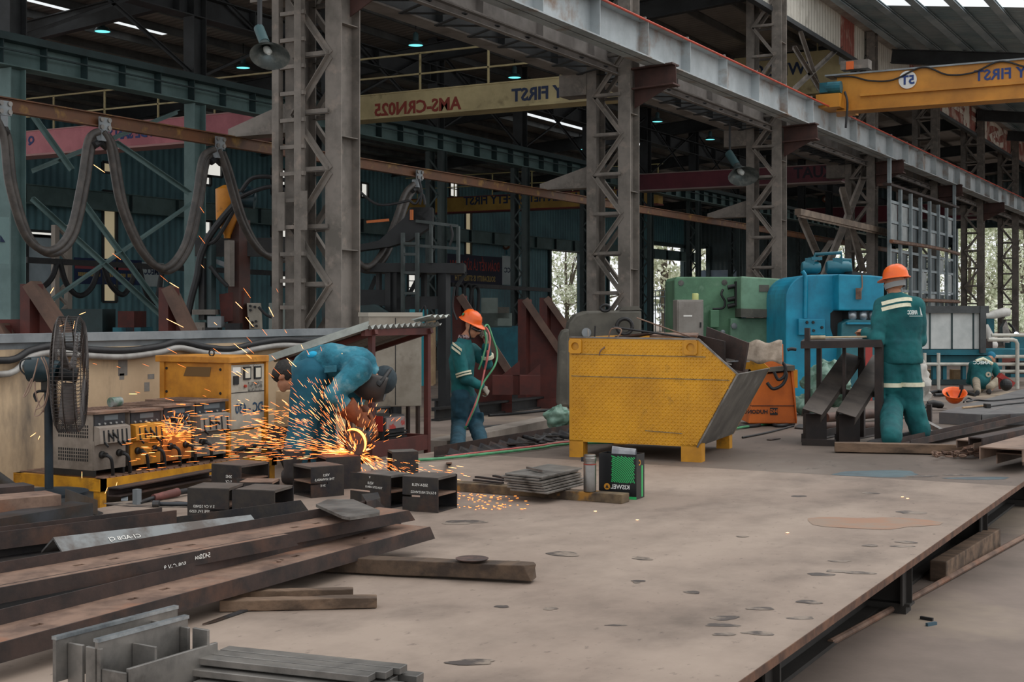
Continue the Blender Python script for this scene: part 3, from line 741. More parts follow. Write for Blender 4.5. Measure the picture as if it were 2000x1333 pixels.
# ---- fabricated steel boxes
DUSTY = mat('dusty_mill_scale', '5a524c', '45403c', scale=6, rough=.6, metal=.1, c3='6e5a4c', scale3=3)
def boxpiece(A, B, h, dep, label, slot='R', shelf=True, closed=False, text=(), topm=None, topgap=0.0):
    A, B = PZ(*A), PZ(*B); u = (B - A); wd = u.length; u.normalize(); n = V((0, 0, 1)).cross(u)
    r = thing('steel_box_bracket', label, 'box bracket', tuple((A + B) / 2 + n * dep / 2), group='small welded steel boxes')
    def P(a, b, z): return A + u * a + n * b + V((0, 0, z))
    def bb(mb, a0, a1, b0, b1, z0, z1):
        mb.add([P(a, b, z) for z in (z0, z1) for a, b in ((a0, b0), (a1, b0), (a1, b1), (a0, b1))], [(0, 3, 2, 1), (4, 5, 6, 7), (0, 1, 5, 4), (1, 2, 6, 5), (2, 3, 7, 6), (3, 0, 4, 7)])
    T = .010; op = []
    if slot == 'R': op = [(wd * .52, wd + .01, h * .37, h * .43)]
    if slot == 'L': op = [(-.01, wd * .5, h * .42, h * .48)]
    for b0 in (0, dep - T):
        f = MB()
        for p, q, c, d in strips([(max(0, o[0]), min(wd, o[1]), o[2], o[3]) for o in op], 0, wd, 0, h): bb(f, p, q, b0, b0 + T, c, d)
        part('side_plate', f, STEEL_DK, r)
    f = MB(); bb(f, topgap, wd - .004, .004, dep - .004, h - .012, h + .004); part('top_plate', f, topm or DUSTY, r)
    f = MB(); bb(f, 0.004, wd - .004, T, dep - T, 0.0, .01); part('bottom_plate', f, STEEL_DK, r)
    if shelf:
        f = MB(); bb(f, .004, wd - .004, T, dep - T, h * .47, h * .47 + .01); part('shelf_plate', f, STEEL_RUST2, r)
    if closed:
        f = MB(); bb(f, 0, T, T, dep - T, 0.01, h - .012); part('end_plate', f, STEEL_DK, r)
    for s, fa, fz, sz in text:
        part('chalk_marks', text_mb(s, sz, P(wd * fa, -.001, h * fz), u, (0, 0, 1), -n, .001), CHALK, r)
    return r
boxpiece((786, 998), (855, 1003), .215, .26, 'dark steel box nearest the plate stack, open to the right', 'L', text=(('5054-VSL8', .5, .78, .026), ('0 5.LVZ NS/ZVNG2', .6, .57, .022)))
boxpiece((684, 984), (762, 994), .205, .2, 'dark steel box with chalk writing, second from the plate stack', 'L', topm=STEEL_BARE, topgap=.06, text=(('V', .5, .9, .02), ('VZL8', .52, .72, .024), ('TON 5751 A0N13', .6, .6, .02)))
boxpiece((608, 974), (672, 968), .205, .26, 'dark steel box beside the boot of the bent welder', 'L', text=(('V5LS', .45, .72, .024), ('THE 55VNADL5', .4, .58, .022), ('2V-E', .35, .38, .02)), closed=False)
boxpiece((366, 1024), (447, 1026), .21, .26, 'dark steel box at the left of the front pair behind the purlins', 'R', text=(('S V CV 52N03', .4, .5, .022), ('YPE 5VL 0250', .3, .36, .022)))
boxpiece((453, 1027), (536, 1031), .21, .26, 'dark steel box at the right of the front pair behind the purlins', 'R', text=(('CV', .3, .45, .03), ('V25L', .4, .25, .026)), topgap=.02)
boxpiece((413, 962), (470, 967), .195, .3, 'dark steel box at the back by the yellow table end', None, text=(('2042', .6, .6, .028), ('E-CV', .6, .42, .026)))
boxpiece((446, 990), (531, 991), .155, .2, 'dusty-topped low steel box squeezed between the pairs', None, topm=STEEL_RUST2, topgap=.07)
boxpiece((637, 958), (705, 954), .225, .24, 'reddish steel box being ground under the shower of sparks', 'L', closed=False, topm=mat('red_hot_rust', '6a4034', '4a2f29', scale=5, rough=.6))
boxpiece((766, 944), (817, 942), .225, .16, 'steel box with a pale top behind the nearest box', None, topm=STEEL_BARE, shelf=False)
b = MB(); b.prism([PZ(745, 972, .0), PZ(762, 972, 0), PZ(762, 968, 0), PZ(745, 968, 0)], (0, 0, .02))
# bolt heads on the lower purlin etc.
b = MB(); b.lathe([(.012, 0), (.012, .008), (.008, .009)], PZ(545, 1099, .158), n=6); solo('loose_nut', b, STEEL_RUST2, 'small rusty nut lying on the web of the lowest purlin', 'nut')

# ---- plate stack on its timber, thermos, tin
timber(PZ(885, 949, .03), PZ(1222, 974, .03), .12, .06, 'yellowed timber under the plate stack and the thermos', mat('yellowed_timber', '6f5d45', '3f342a', scale=7, rough=.85, stretch=(1, .2, 1), c3='9a6d2c', scale3=4, ramp3=(.58, .66)))
tc = [PZ(x, y, .175) for x, y in ((985, 925), (1058, 932), (1136, 914), (1070, 907))]
ctr = sum(tc, V()) / 4
for k in range(7):
    rnd = random.Random(40 + k); off = V((rnd.uniform(-.012, .012), rnd.uniform(-.012, .012), -.0165 * (k + .7)))
    if k: off += -(tc[1] - tc[0]).normalized() * (.03 if k == 1 else .02) + (tc[1] - tc[0]).normalized() * .01 * k
    b = MB(); b.prism([p + off for p in tc], (0, 0, .012))
    solo('steel_plate', b, STEEL_BARE if k == 0 else mat('plate_edges', '8f8a84', '5a544e', scale=6, rough=.4, metal=.5), ['top square steel plate of the stack, with a small bar on it', 'second plate from the top of the plate stack', 'third plate from the top of the plate stack', 'fourth plate from the top of the plate stack', 'fifth plate from the top of the plate stack', 'second plate from the bottom of the plate stack', 'bottom plate of the plate stack on the timber'][k], 'plate', 'square plates stacked on the timber', bev=.0015)
b = MB(); b.bar(PZ(1030, 914, .19), PZ(1062, 921, .19), .02, .014); solo('small_bar', b, STEEL_BARE, 'small grey bar lying on top of the plate stack', 'bar')
for i, (u, v_) in enumerate((((930, 932), (985, 939)), ((926, 938), (982, 944)), ((965, 930), (990, 935)))):
    b = MB(); b.bar(PZ(*u, .072 + .002 * i), PZ(*v_, .072 + .002 * i), .03, .012); solo('small_bar', b, STEEL_DK, ['upper small dark bar left of the plate stack', 'lower small dark bar left of the plate stack', 'short dark bar tucked against the plate stack'][i], 'bar', 'small bars by the plate stack')
th = thing('thermos_flask', 'tall steel thermos flask standing on the timber beside the black tin', 'flask', tuple(PZ(1152, 961, .06)))
b = MB(); b.lathe([(.038, 0), (.042, .004), (.042, .175), (.040, .18)], n=28); part('body', b, mat('brushed_steel', '8a8783', '6d6a67', scale=3, rough=.32, metal=.9), th, local=True, smooth=True)
b = MB(); b.lathe([(.0425, .18), (.0425, .188)], n=28); part('ring', b, mat('red_ring', '8a3a30', rough=.4), th, label='red ring', local=True, smooth=True)
b = MB(); b.lathe([(.041, .188), (.041, .205), (.043, .207), (.043, .225), (.040, .228), (.04, .243), (.034, .247)], n=28); part('cap', b, mat('brushed_steel_cap', 'a09e9a', '6a6865', scale=4, rough=.3, metal=.9), th, local=True, smooth=True)
b = MB(); b.box((-.048, 0, .213), (.02, .03, .03)); part('latch', b, BLACK, th, local=True)
# tin
TB = PZ(1243, 977, 0); TA = PZ(1166, 972, 0); tu = (TB - TA); tw = .27; tu.normalize(); tn = V((0, 0, 1)).cross(tu); TA = TB - tu * tw; th_ = .30; td_ = .15
tin = thing('square_tin', 'black and green square tin with a paper bag sticking out of the top', 'tin', tuple((TA + TB) / 2 + tn * td_ / 2))
def TPt(a, b_, z): return TA + tu * a + tn * b_ + V((0, 0, z))
def tbx(mb, a0, a1, b0, b1, z0, z1):
    mb.add([TPt(a, b_, z) for z in (z0, z1) for a, b_ in ((a0, b0), (a1, b0), (a1, b1), (a0, b1))], [(0, 3, 2, 1), (4, 5, 6, 7), (0, 1, 5, 4), (1, 2, 6, 5), (2, 3, 7, 6), (3, 0, 4, 7)])
b = MB(); tbx(b, 0, tw, 0, .004, 0, th_); tbx(b, 0, tw, td_ - .004, td_, 0, th_); tbx(b, 0, .004, .004, td_ - .004, 0, th_); tbx(b, tw - .004, tw, .004, td_ - .004, 0, th_); tbx(b, .004, tw - .004, .004, td_ - .004, 0.01, .2)
part('body', b, mat('glossy_black_tin', '15171a', rough=.35), tin)
GRN = mat('green_print', '2fae62', rough=.4)
b = MB()
x0, x1, z0, z1 = .088, .262, .105, .29; N = 17
for i in range(2, 2 * N + 10):           # curved stripes cut to the square
    r0 = .012 * i; r1 = r0 + .007; cxx, czz = x0 - .06, z0 - .08
    prev = None
    for s in range(0, 41):
        a_ = math.pi / 2 * s / 40; ins = []
        for rr_ in (r0, r1):
            ins.append((cxx + rr_ * math.cos(a_), czz + rr_ * math.sin(a_)))
        ok = all(x0 <= p[0] <= x1 and z0 <= p[1] <= z1 for p in ins)
        if ok and prev: b.add([TPt(prev[0][0], -.001, prev[0][1]), TPt(prev[1][0], -.001, prev[1][1]), TPt(ins[1][0], -.001, ins[1][1]), TPt(ins[0][0], -.001, ins[0][1])], [(0, 1, 2, 3)])
        prev = ins if ok else None
part('striped_print', b, GRN, tin, label='green curved stripes')
b = MB(); tbx(b, .215, tw, -.001, 0, 0, .018); b.add([TPt(tw + .001, .09, .01), TPt(tw + .001, .12, .01), TPt(tw + .001, .12, .22), TPt(tw + .001, .09, .22)], [(0, 1, 2, 3)]); part('green_stripe', b, GRN, tin)
part('lettering', text_mb('KISWEL', .04, TPt(.155, -.0005, .078), tu, (0, 0, 1), -tn, .001, bold=.0006), mat('white_print', 'e8e8e6', rough=.5), tin, label='white mirrored lettering')
part('emblem', text_mb('C', .05, TPt(tw + .0005, .06, .24), tn, (0, 0, 1), tu, .001, bold=.002), YEL, tin)
b = MB(); b.lathe([(.022, 0), (.022, .001)], TPt(.06, -.0008, .078), M=Matrix((tu, V((0, 0, 1)), -tn)).transposed(), n=24); part('emblem', b, mat('amber_print', 'c98a2a', rough=.5), tin)
b = MB(); b.add([TPt(.048, -.0025, .068), TPt(.06, -.0025, .092), TPt(.073, -.0025, .068)], [(0, 1, 2)]); part('emblem', b, BLACK, tin)
b = MB(); b.grid(lambda s, q: TPt(.075 + .17 * s + .004 * math.sin(9 * s), .03 + .05 * q + .006 * math.sin(7 * s + 2), .2 + .145 * (1 - abs(2 * q - 1) ** 3) - .012 * s), 10, 8)
solo('paper_bag', b, mat('grey_paper', 'a5a6aa', '8a8b90', scale=12, rough=.8), 'folded grey paper bag stuffed in the top of the square tin', 'bag')
# ================================================================ people
SKIN = mat('skin', 'b07f62', 'a37055', scale=14, rough=.6)
GREENW = mat('green_workwear', '0f6264', '0b4f54', scale=5, rough=.85, bump=.25, bscale=14, bdist=.02)
NAVYW = mat('dark_blue_trousers', '1c4656', '163744', scale=5, rough=.88, bump=.25, bscale=14, bdist=.02)
DENIM = mat('worn_blue_denim', '2c788c', '185263', scale=6, rough=.9, c3='7399a0', scale3=5, ramp3=(.5, .7), bump=.5, bscale=16, bdist=.02)
DENIM2 = mat('blue_work_trousers', '14566a', '0e4557', scale=5, rough=.9, bump=.25, bscale=12, bdist=.02)
ORANGE = mat('orange_hard_hat', 'f06a22', 'e25c18', scale=6, rough=.28)
REFL = mat('cream_reflective_tape', 'e2dfc4', 'd0ccb0', scale=20, rough=.5)
HAIR = mat('black_hair', '15120f', '221c18', scale=40, rough=.6, bump=.5, bscale=120)
BOOT = mat('dark_boot', '3a3a3c', '2a292a', scale=8, rough=.6)
GLOVE = mat('grey_knit_glove', 'a59c90', '7f776d', scale=20, rough=.9)
LEATH = mat('brown_leather', '8a4a26', '6a3418', scale=7, rough=.75, bump=.2)

def limb(mb, pts, rad, n=12):
    mb.tube(pts, rad, n)
    for p, r in zip(pts, rad):
        r = r if isinstance(r, (int, float)) else min(r)
        mb.ball(p, r, n, 8)
    return mb
def blob(name, mb, m, parent, vox=.012, sm=4, folds=0.0, label=None, fscale=.09):
    o = part(name, mb, m, parent, label=label, smooth=180)
    r = o.modifiers.new('merge', 'REMESH'); r.mode = 'VOXEL'; r.voxel_size = vox; r.use_smooth_shade = True
    if folds:
        tx = bpy.data.textures.new('folds', 'CLOUDS'); tx.noise_scale = fscale; tx.noise_depth = 2
        d = o.modifiers.new('folds', 'DISPLACE'); d.texture = tx; d.strength = folds; d.mid_level = .5; d.texture_coords = 'LOCAL'
    s = o.modifiers.new('relax', 'SMOOTH'); s.iterations = sm; s.factor = .5
    return o
def frame(fwd, up):
    f = V(fwd).normalized(); u = V(up); u = (u - f * u.dot(f)).normalized(); r = f.cross(u)
    return Matrix((r, f, u)).transposed()
def headvol(mb, c, M, s=1.0):
    c = V(c); P = lambda x, y, z: c + M @ (V((x, y, z)) * s)
    mb.ball(P(0, -.012, .02), (.074 * s, .094 * s, .098 * s), M=M)         # skull
    mb.ball(P(0, .03, -.045), (.058 * s, .062 * s, .072 * s), M=M)         # face
    mb.ball(P(0, .052, -.095), (.034 * s, .034 * s, .03 * s), M=M)         # chin
    mb.tube([P(0, .088, .0), P(0, .108, -.036), P(0, .094, -.048)], [.010 * s, .017 * s, .014 * s], 8)
    mb.tube([P(-.04, .078, .012), P(0, .088, .014), P(.04, .078, .012)], [.012 * s, .013 * s, .012 * s], 8)
    mb.ball(P(0, .084, -.068), (.024 * s, .012 * s, .009 * s), M=M)
    for k in (-1, 1): mb.ball(P(k * .076, -.005, -.018), (.010 * s, .022 * s, .034 * s), M=M)
    return mb
def handvol(mb, w, fwd, back, side=1, curl=.9, s=1.0, thumb=.6):
    """w wrist, fwd along the fingers, back out of the hand's back; fingers close towards -back"""
    f = V(fwd).normalized(); b = V(back); b = (b - f * b.dot(f)).normalized(); r = f.cross(b) * side; w = V(w)
    mb.tube([w - f * .01 * s, w + f * .03 * s, w + f * .085 * s], [(.020 * s, .028 * s), (.018 * s, .04 * s), (.015 * s, .042 * s)], 10, up=b)
    for i, (o, L, rr) in enumerate(((-.032, .068, .0085), (-.011, .08, .009), (.011, .076, .009), (.031, .06, .008))):
        p = w + f * .082 * s + r * o * s; a = .25 + .1 * i; pts = [p - f * .02 * s, p]
        for seg in (.45, .32, .23):
            a += curl * (.75 + .05 * i); d = f * math.cos(a) - b * math.sin(a); p = p + d * L * seg * s; pts.append(p)
        mb.tube(pts, [rr * s * 1.1, rr * s * 1.1, rr * s, rr * s * .95, rr * s * .8], 8); mb.ball(pts[-1], rr * s * .8, 8, 6)
    p = w + f * .025 * s - r * .03 * s; d1 = (f * .6 - r * .75 - b * .2).normalized(); d2 = (f * .8 - b * thumb + r * .1).normalized()
    mb.tube([p, p + d1 * .04 * s, p + d1 * .045 * s + d2 * .03 * s, p + d1 * .045 * s + d2 * .05 * s], [.013 * s, .012 * s, .010 * s, .008 * s], 8)
    return mb
def footvol(mb, a, toe, s=1.0):
    a = V(a); t = V(toe).normalized(); r = t.cross(V((0, 0, 1)))
    mb.tube([a - t * .07 * s + V((0, 0, .045 * s)), a + t * .0 + V((0, 0, .05 * s)), a + t * .09 * s + V((0, 0, .04 * s)), a + t * .17 * s + V((0, 0, .032 * s)), a + t * .20 * s + V((0, 0, .028 * s))], [(.045 * s, .036 * s), (.055 * s, .042 * s), (.042 * s, .048 * s), (.032 * s, .046 * s), (.02 * s, .03 * s)], 10, up=(0, 0, 1))
    return mb
def hardhat(p, c, M, s=1.0, strap=True, m=ORANGE):
    c = V(c); b = MB(); n = 28
    prof = [(.128, 0), (.122, .02), (.118, .05), (.105, .085), (.08, .112), (.045, .128), (.012, .132)]
    vs = []; P = lambda x, y, z: c + M @ (V((x, y, z)) * s)
    def pt(r, z, a):
        k = 1 + .10 * math.sin(a) ** 2; rid = 1 + (.05 if abs(math.cos(a)) < .17 and z > .03 else 0)
        return P(r * .92 * math.cos(a), r * k * math.sin(a) - .008, z * rid)
    for r, z in prof: vs += [pt(r, z, 2 * math.pi * k / n) for k in range(n)]
    fs = [(i * n + k, i * n + (k + 1) % n, (i + 1) * n + (k + 1) % n, (i + 1) * n + k) for i in range(len(prof) - 1) for k in range(n)]
    fs.append(tuple(range((len(prof) - 1) * n, len(prof) * n))); b.add(vs, fs)
    # brim: longer at the front
    ring = []
    for r0, z in ((.126, .004), (.142, -.004), (.142, -.010), (.124, -.004)):
        for k in range(n):
            a = 2 * math.pi * k / n; fr = max(0, math.sin(a)) ** 3
            r = r0 + (.045 * fr if r0 > .13 else 0); q = pt(r, z - (.018 * fr if r0 > .13 else 0), a); ring.append(q)
    fs = [(j * n + k, j * n + (k + 1) % n, ((j + 1) % 4) * n + (k + 1) % n, ((j + 1) % 4) * n + k) for j in range(4) for k in range(n)]
    b.add(ring, fs)
    h = part('hard_hat', b, m, p, label='orange hard hat', smooth=50)
    t = MB(); t.lathe([(.006, 0), (.021, .001), (.021, .003), (.004, .005)], P(.088, -.092, .052), M=frame(M @ V((.1, .4, .7)), M @ V((.7, -.75, .2))), n=18)
    part('sticker', t, mat('green_sticker', '1e8a5c', rough=.4), h, label='round green sticker', smooth=True)
    return h
def torso(mb, hip, waist, chest, neck, shl, shr, k=1.0, depthk=.62, seat=True):
    across = (V(shr) - V(shl)).normalized()
    mb.tube([hip, waist, chest, V(neck).lerp(V(chest), .35), neck], [(.165 * k, .165 * k * depthk * 1.05), (.155 * k, .155 * k * depthk), (.185 * k, .185 * k * depthk), (.15 * k, .10 * k), (.065 * k, .065 * k)], 16, up=across)
    for s in (shl, shr): mb.tube([V(chest).lerp(V(neck), .5), s], [.085 * k, .07 * k], 12); mb.ball(s, .072 * k)
    if seat: mb.ball(hip, (.15 * k, .12 * k, .12 * k))
    return mb
def band(p, q, r0, r1, t, ru=None, up=(0, 0, 1)):
    """a band of tape around a limb between p and q"""
    b = MB(); p, q = V(p), V(q); b.tube([p, q], [r0, r1], 20, up=up); return b

# ---- the worker standing at the bench, back to the viewer
dW = 13.1
J = lambda px, py, o=0.0: PD(px, py, dW + o)
w1 = thing('person', 'person standing back turned at the steel bench, green work suit, orange hard hat', 'person', tuple(PZ(1752, 862, 0)))
face = (-Rv * .62 + Fv * .78)
Mh = frame(face + V((0, 0, -.25)), (0, 0, 1))
shl, shr = J(1724, 597, .05), J(1789, 598, -.03); hipc, wst, chs, nck = J(1758, 712), J(1758, 676), J(1757, 622, .02), J(1750, 578, .03)
elL, haL = J(1714, 664, -.10), J(1690, 650, .12); elR, haR = J(1795, 664, .05), J(1745, 650, .42)
hl, hr = J(1736, 716), J(1776, 716, -.02); knL, knR = J(1741, 788, .03), J(1781, 786, .0); anL, anR = PZ(1741, 858, .09), PZ(1797, 845, .09)
body = MB(); headvol(body, J(1747, 553, .05), Mh); limb(body, [nck, J(1748, 570, .04)], [.062, .058])
torso(body, hipc, wst, chs, nck, shl, shr, .9)
limb(body, [shl, elL, haL], [.05, .042, .030]); limb(body, [shr, elR, haR], [.05, .042, .03])
handvol(body, haL, (haL - elL), V((0, 0, 1)), 1, .8); handvol(body, haR, (haR - elR), V((0, 0, 1)), -1, .8)
limb(body, [hl, knL, anL], [.085, .055, .04]); limb(body, [hr, knR, anR], [.085, .055, .04])
blob('body', body, SKIN, w1, .009, 3)
jk = MB(); torso(jk, hipc + V((0, 0, .03)), wst, chs, nck - V((0, 0, .0)), shl, shr, 1.24, .66, False); limb(jk, [nck - V((0, 0, .03)), shl + V((0, 0, .0))], [.08, .08]); limb(jk, [nck - V((0, 0, .03)), shr], [.08, .08])
limb(jk, [shl, shl.lerp(elL, .55), elL, elL.lerp(haL, .86)], [.09, .09, .082, .066]); limb(jk, [shr, shr.lerp(elR, .5), elR, elR.lerp(haR, .86)], [.09, .09, .082, .066])
jk.tube([wst + V((0, 0, .05)), hipc + V((0, 0, .06)), hipc + V((0, 0, .01))], [(.2, .145), (.218, .16), (.212, .158)], 18, up=(shr - shl))
jk.tube([nck - V((0, 0, .05)), nck + V((0, 0, .02))], [.085, .072], 14)
blob('jacket', jk, GREENW, w1, .014, 3, .022)
tr = MB()
limb(tr, [hl + V((0, 0, .0)), hl.lerp(knL, .5), knL, knL.lerp(anL, .6), anL + V((0, 0, .02))], [.108, .118, .112, .105, .1]); limb(tr, [hr + V((0, 0, .0)), hr.lerp(knR, .5), knR, knR.lerp(anR, .6), anR + V((0, 0, .02))], [.108, .118, .112, .105, .1])
tr.ball(hipc, (.15, .115, .10)); tr.box(J(1722, 765, -.02), (.05, .1, .13))
blob('trousers', tr, GREENW, w1, .014, 3, .024)
for a, o in ((anL, 0), (anR, 0)):
    f = MB(); footvol(f, V((a.x, a.y, 0)), -Rv * .8 + Fv * .5, 1.15); blob('boot', f, BOOT, w1, .012, 3)
for (h, k_) in ((hl, knL), (hr, knR)):
    c = h.lerp(k_, .5); b = band(c + V((0, 0, .02)), c - V((0, 0, .02)), .131, .131, 0); part('reflective_band', b, REFL, w1, label='cream reflective band', smooth=60)
# tape over the shoulder blades: two strips that follow the jacket's back
def back_strip(c, across, out, up, wd, h, bulge, n=10):
    b = MB()
    def fn(s, t):
        a = (s - .5) * 2; return c + across * (a * wd / 2) + up * ((t - .5) * h - .02 * a * a) + out * (bulge * (1 - a * a * .75))
    b.grid(fn, n, 2); return b
out = -face.normalized(); acr = V((0, 0, 1)).cross(out)
for zz in (.03, -.025):
    b = back_strip(J(1745, 592, -.02) + V((0, 0, zz - .03)), acr, (out * .85 + V((0, 0, .2))).normalized(), (V((0, 0, 1)) - out * .3).normalized(), .5, .036, .168); part('reflective_band', b, REFL, w1, label='cream reflective band', smooth=60)
lg = text_mb('AMECC', .055, J(1750, 611, -.02) + out * .185, acr, (0, 0, 1), out, .004, bold=.002, width=.16)
part('lettering', lg, mat('white_jacket_print', 'c9d4d2', rough=.7), w1, label='white mirrored lettering')
b = MB(); o_ = J(1765, 609, -.02) + out * .183
b.prism([o_ + acr * .035 - V((0, 0, .035)), o_ + acr * .01 - V((0, 0, .035)) , o_ - acr * .005 + V((0, 0, .045))], out * .004); part('emblem', b, MATS['white_jacket_print'], w1)
b = MB(); b.prism([o_ + acr * .04 - V((0, 0, .045)), o_ - acr * .17 - V((0, 0, .045)), o_ - acr * .17 - V((0, 0, .04)), o_ + acr * .04 - V((0, 0, .04))], out * .003); part('emblem', b, MATS['white_jacket_print'], w1)
hh = hardhat(w1, J(1748, 543, .05), frame(face + V((0, 0, -.12)), (0, 0, 1)), .98)
b = MB(); b.lathe([(.088, -.05), (.092, -.02), (.098, .0)], J(1747, 553, .05), M=Mh, n=24, cap=False, sy=1.15); part('head_band', b, mat('grey_head_band', '8d9090', rough=.7), w1, smooth=60)

# ---- the worker with the hoses
dM = 16.0
J = lambda px, py, o=0.0: PD(px, py, dM + o)
w2 = thing('person', 'person in green jacket and orange hard hat looking down, hoses over the shoulder', 'person', tuple(PZ(912, 876, GROUND)))
face = (Rv * .90 - Fv * .45)
Mh = frame(face + V((0, 0, -.55)), (0, 0, 1))
acr = Fv * .88 + Rv * .42     # towards the far shoulder
hipc, wst, chs, nck = J(905, 782), J(903, 750), J(902, 705), J(907, 662)
shn, shf = J(893, 682, -.18), J(922, 684, .20)
eln, han = J(908, 740, -.22), J(943, 756, -.12); elf, haf = J(952, 712, .22), J(950, 668, .10)
hn, hf = J(900, 782, -.09), J(913, 782, .09)
knn, ann = J(896, 832, -.08), PZ(893, 882, GROUND + .09); knf, anf = J(928, 828, .0), PZ(943, 874, GROUND + .09)
body = MB(); headvol(body, J(924, 638), Mh); limb(body, [nck, J(918, 648)], [.06, .055]); torso(body, hipc, wst, chs, nck, shn, shf, .88)
limb(body, [shn, eln, han], [.05, .042, .03]); limb(body, [shf, elf, haf], [.05, .042, .03])
handvol(body, han, (han - eln) + V((0, 0, -.15)), V((0, 0, 1)) - Fv * .6, 1, .9); handvol(body, haf, haf - elf, Rv, -1, 1.0)
limb(body, [hn, knn, ann], [.085, .055, .04]); limb(body, [hf, knf, anf], [.085, .055, .04])
blob('body', body, SKIN, w2, .009, 3)
jk = MB(); torso(jk, hipc + V((0, 0, .03)), wst, chs, nck, shn, shf, 1.1, .72, False)
limb(jk, [shn, shn.lerp(eln, .5), eln, eln.lerp(han, .86)], [.085, .08, .07, .055]); limb(jk, [shf, shf.lerp(elf, .5), elf, elf.lerp(haf, .8)], [.085, .08, .07, .055]); jk.tube([nck - V((0, 0, .05)), nck + V((.0, 0, .03))], [.085, .07], 14)
blob('jacket', jk, GREENW, w2, .014, 3, .022)
tr = MB(); limb(tr, [hn + V((0, 0, .04)), hn.lerp(knn, .5), knn, knn.lerp(ann, .5), ann], [.12, .105, .092, .088, .09]); limb(tr, [hf + V((0, 0, .04)), hf.lerp(knf, .5), knf, knf.lerp(anf, .5), anf], [.12, .105, .092, .088, .085]); tr.ball(hipc, (.15, .17, .12)); tr.box(J(938, 815, -.05), (.1, .04, .12))
blob('trousers', tr, NAVYW, w2, .014, 3, .024)
for a in (ann, anf): f = MB(); footvol(f, V((a.x, a.y, GROUND)), face, 1.1); blob('boot', f, BOOT, w2, .014, 3)
g = MB(); handvol(g, han, (han - eln) + V((0, 0, -.15)), V((0, 0, 1)) - Fv * .6, 1, .9, 1.22); blob('glove', g, GLOVE, w2, .007, 2)
g = MB(); handvol(g, haf, haf - elf, Rv, -1, 1.0, 1.2); blob('glove', g, GLOVE, w2, .007, 2)
hardhat(w2, J(921, 628), frame(face + V((0, 0, -.42)), (0, 0, 1)), 1.0)
P = lambda x, y, z: J(924, 638) + Mh @ V((x, y, z))
b = MB(); b.tube([P(-.075, .03, .0), P(-.05, .088, .0), P(0, .104, .002), P(.05, .088, .0), P(.075, .03, .0)], [.016, .02, .021, .02, .016], 8); part('dark_glasses', b, mat('smoked_lens', '1c1517', rough=.2), w2, label='dark glasses', smooth=True)
b = MB(); b.tube([P(.088, .0, .04), P(.078, .02, -.06), P(.04, .055, -.122), P(0, .07, -.13), P(-.04, .055, -.122), P(-.078, .02, -.06), P(-.085, 0, .04)], .008, 8); part('chin_strap', b, BLACK, w2, smooth=True)
b = MB(); b.lathe([(.072, 0), (.078, .03), (.066, .06)], nck - V((0, 0, .012)), n=20, cap=False); part('neck_scarf', b, mat('patterned_scarf', 'a08a8a', '3b2a30', scale=30, rough=.9, ramp=(.48, .52)), w2, smooth=True)
q = shn.lerp(eln, .78)
for k in (0, .03): b = band(q + (eln - shn).normalized() * k, q + (eln - shn).normalized() * (k + .018), .096, .094, 0); part('reflective_band', b, REFL, w2, label='cream reflective band', smooth=60)
q = elf.lerp(haf, .3)
b = band(q, q + (haf - elf).normalized() * .04, .084, .08, 0); part('reflective_band', b, REFL, w2, label='cream reflective band', smooth=60)
for k in (0, .045):
    b = MB(); a0, a1 = J(884 - k * 40, 668 + k * 170, -.245), J(902 - k * 60, 682 + k * 150, -.275)
    b.prism([a0, a1, a1 - V((0, 0, .03)), a0 - V((0, 0, .03))], -Fv * .03 + face * .0); part('reflective_band', b, REFL, w2, label='cream reflective band')
# hoses on the shoulder: green and red, hanging loops and one run to the floor
HG = mat('green_hose', '4f9a6c', '3d7f58', scale=8, rough=.5); HR = mat('pink_red_hose', 'b9605c', '9c4c4a', scale=8, rough=.5)
def smooth_path(pts, n=6):
    pts = [V(p) for p in pts]; out = []
    for i in range(len(pts) - 1):
        p0, p1, p2, p3 = pts[max(i - 1, 0)], pts[i], pts[i + 1], pts[min(i + 2, len(pts) - 1)]
        for k in range(n):
            t = k / n
            out.append(.5 * ((2 * p1) + (p2 - p0) * t + (2 * p0 - 5 * p1 + 4 * p2 - p3) * t * t + (3 * p1 - p0 - 3 * p2 + p3) * t ** 3))
    return out + [pts[-1]]
def hose(pts, r, m, label, name='hose', cat='hose', grp=None, n=6, sides=8):
    b = MB(); b.tube(smooth_path(pts, n), r, sides); return solo(name, b, m, label, cat, grp, smooth=60)
hose([J(935, 722, -.1), J(943, 700, -.1), J(950, 668, -.02), J(946, 642, .05), J(953, 636, .16), J(962, 660, .1), J(971, 690, .05), J(966, 715, -.08), J(948, 742, -.16), J(940, 757, -.2), J(930, 790, -.32), J(912, 830, -.36), J(892, 866, -.3), PZ(886, 888, GROUND + .02)], .012, HG, 'green hose looped over the shoulder of the standing worker and running to the floor', grp='gas hoses')
hose([J(944, 735, -.1), J(952, 700, -.12), J(957, 660, -.02), J(948, 640, .06), J(945, 660, .12), J(952, 690, .08), J(947, 720, -.1), J(942, 745, -.17), J(939, 760, -.21), J(926, 795, -.34), J(910, 832, -.37)], .011, HR, 'pink-red hose hanging beside the green one from the standing worker', grp='gas hoses')

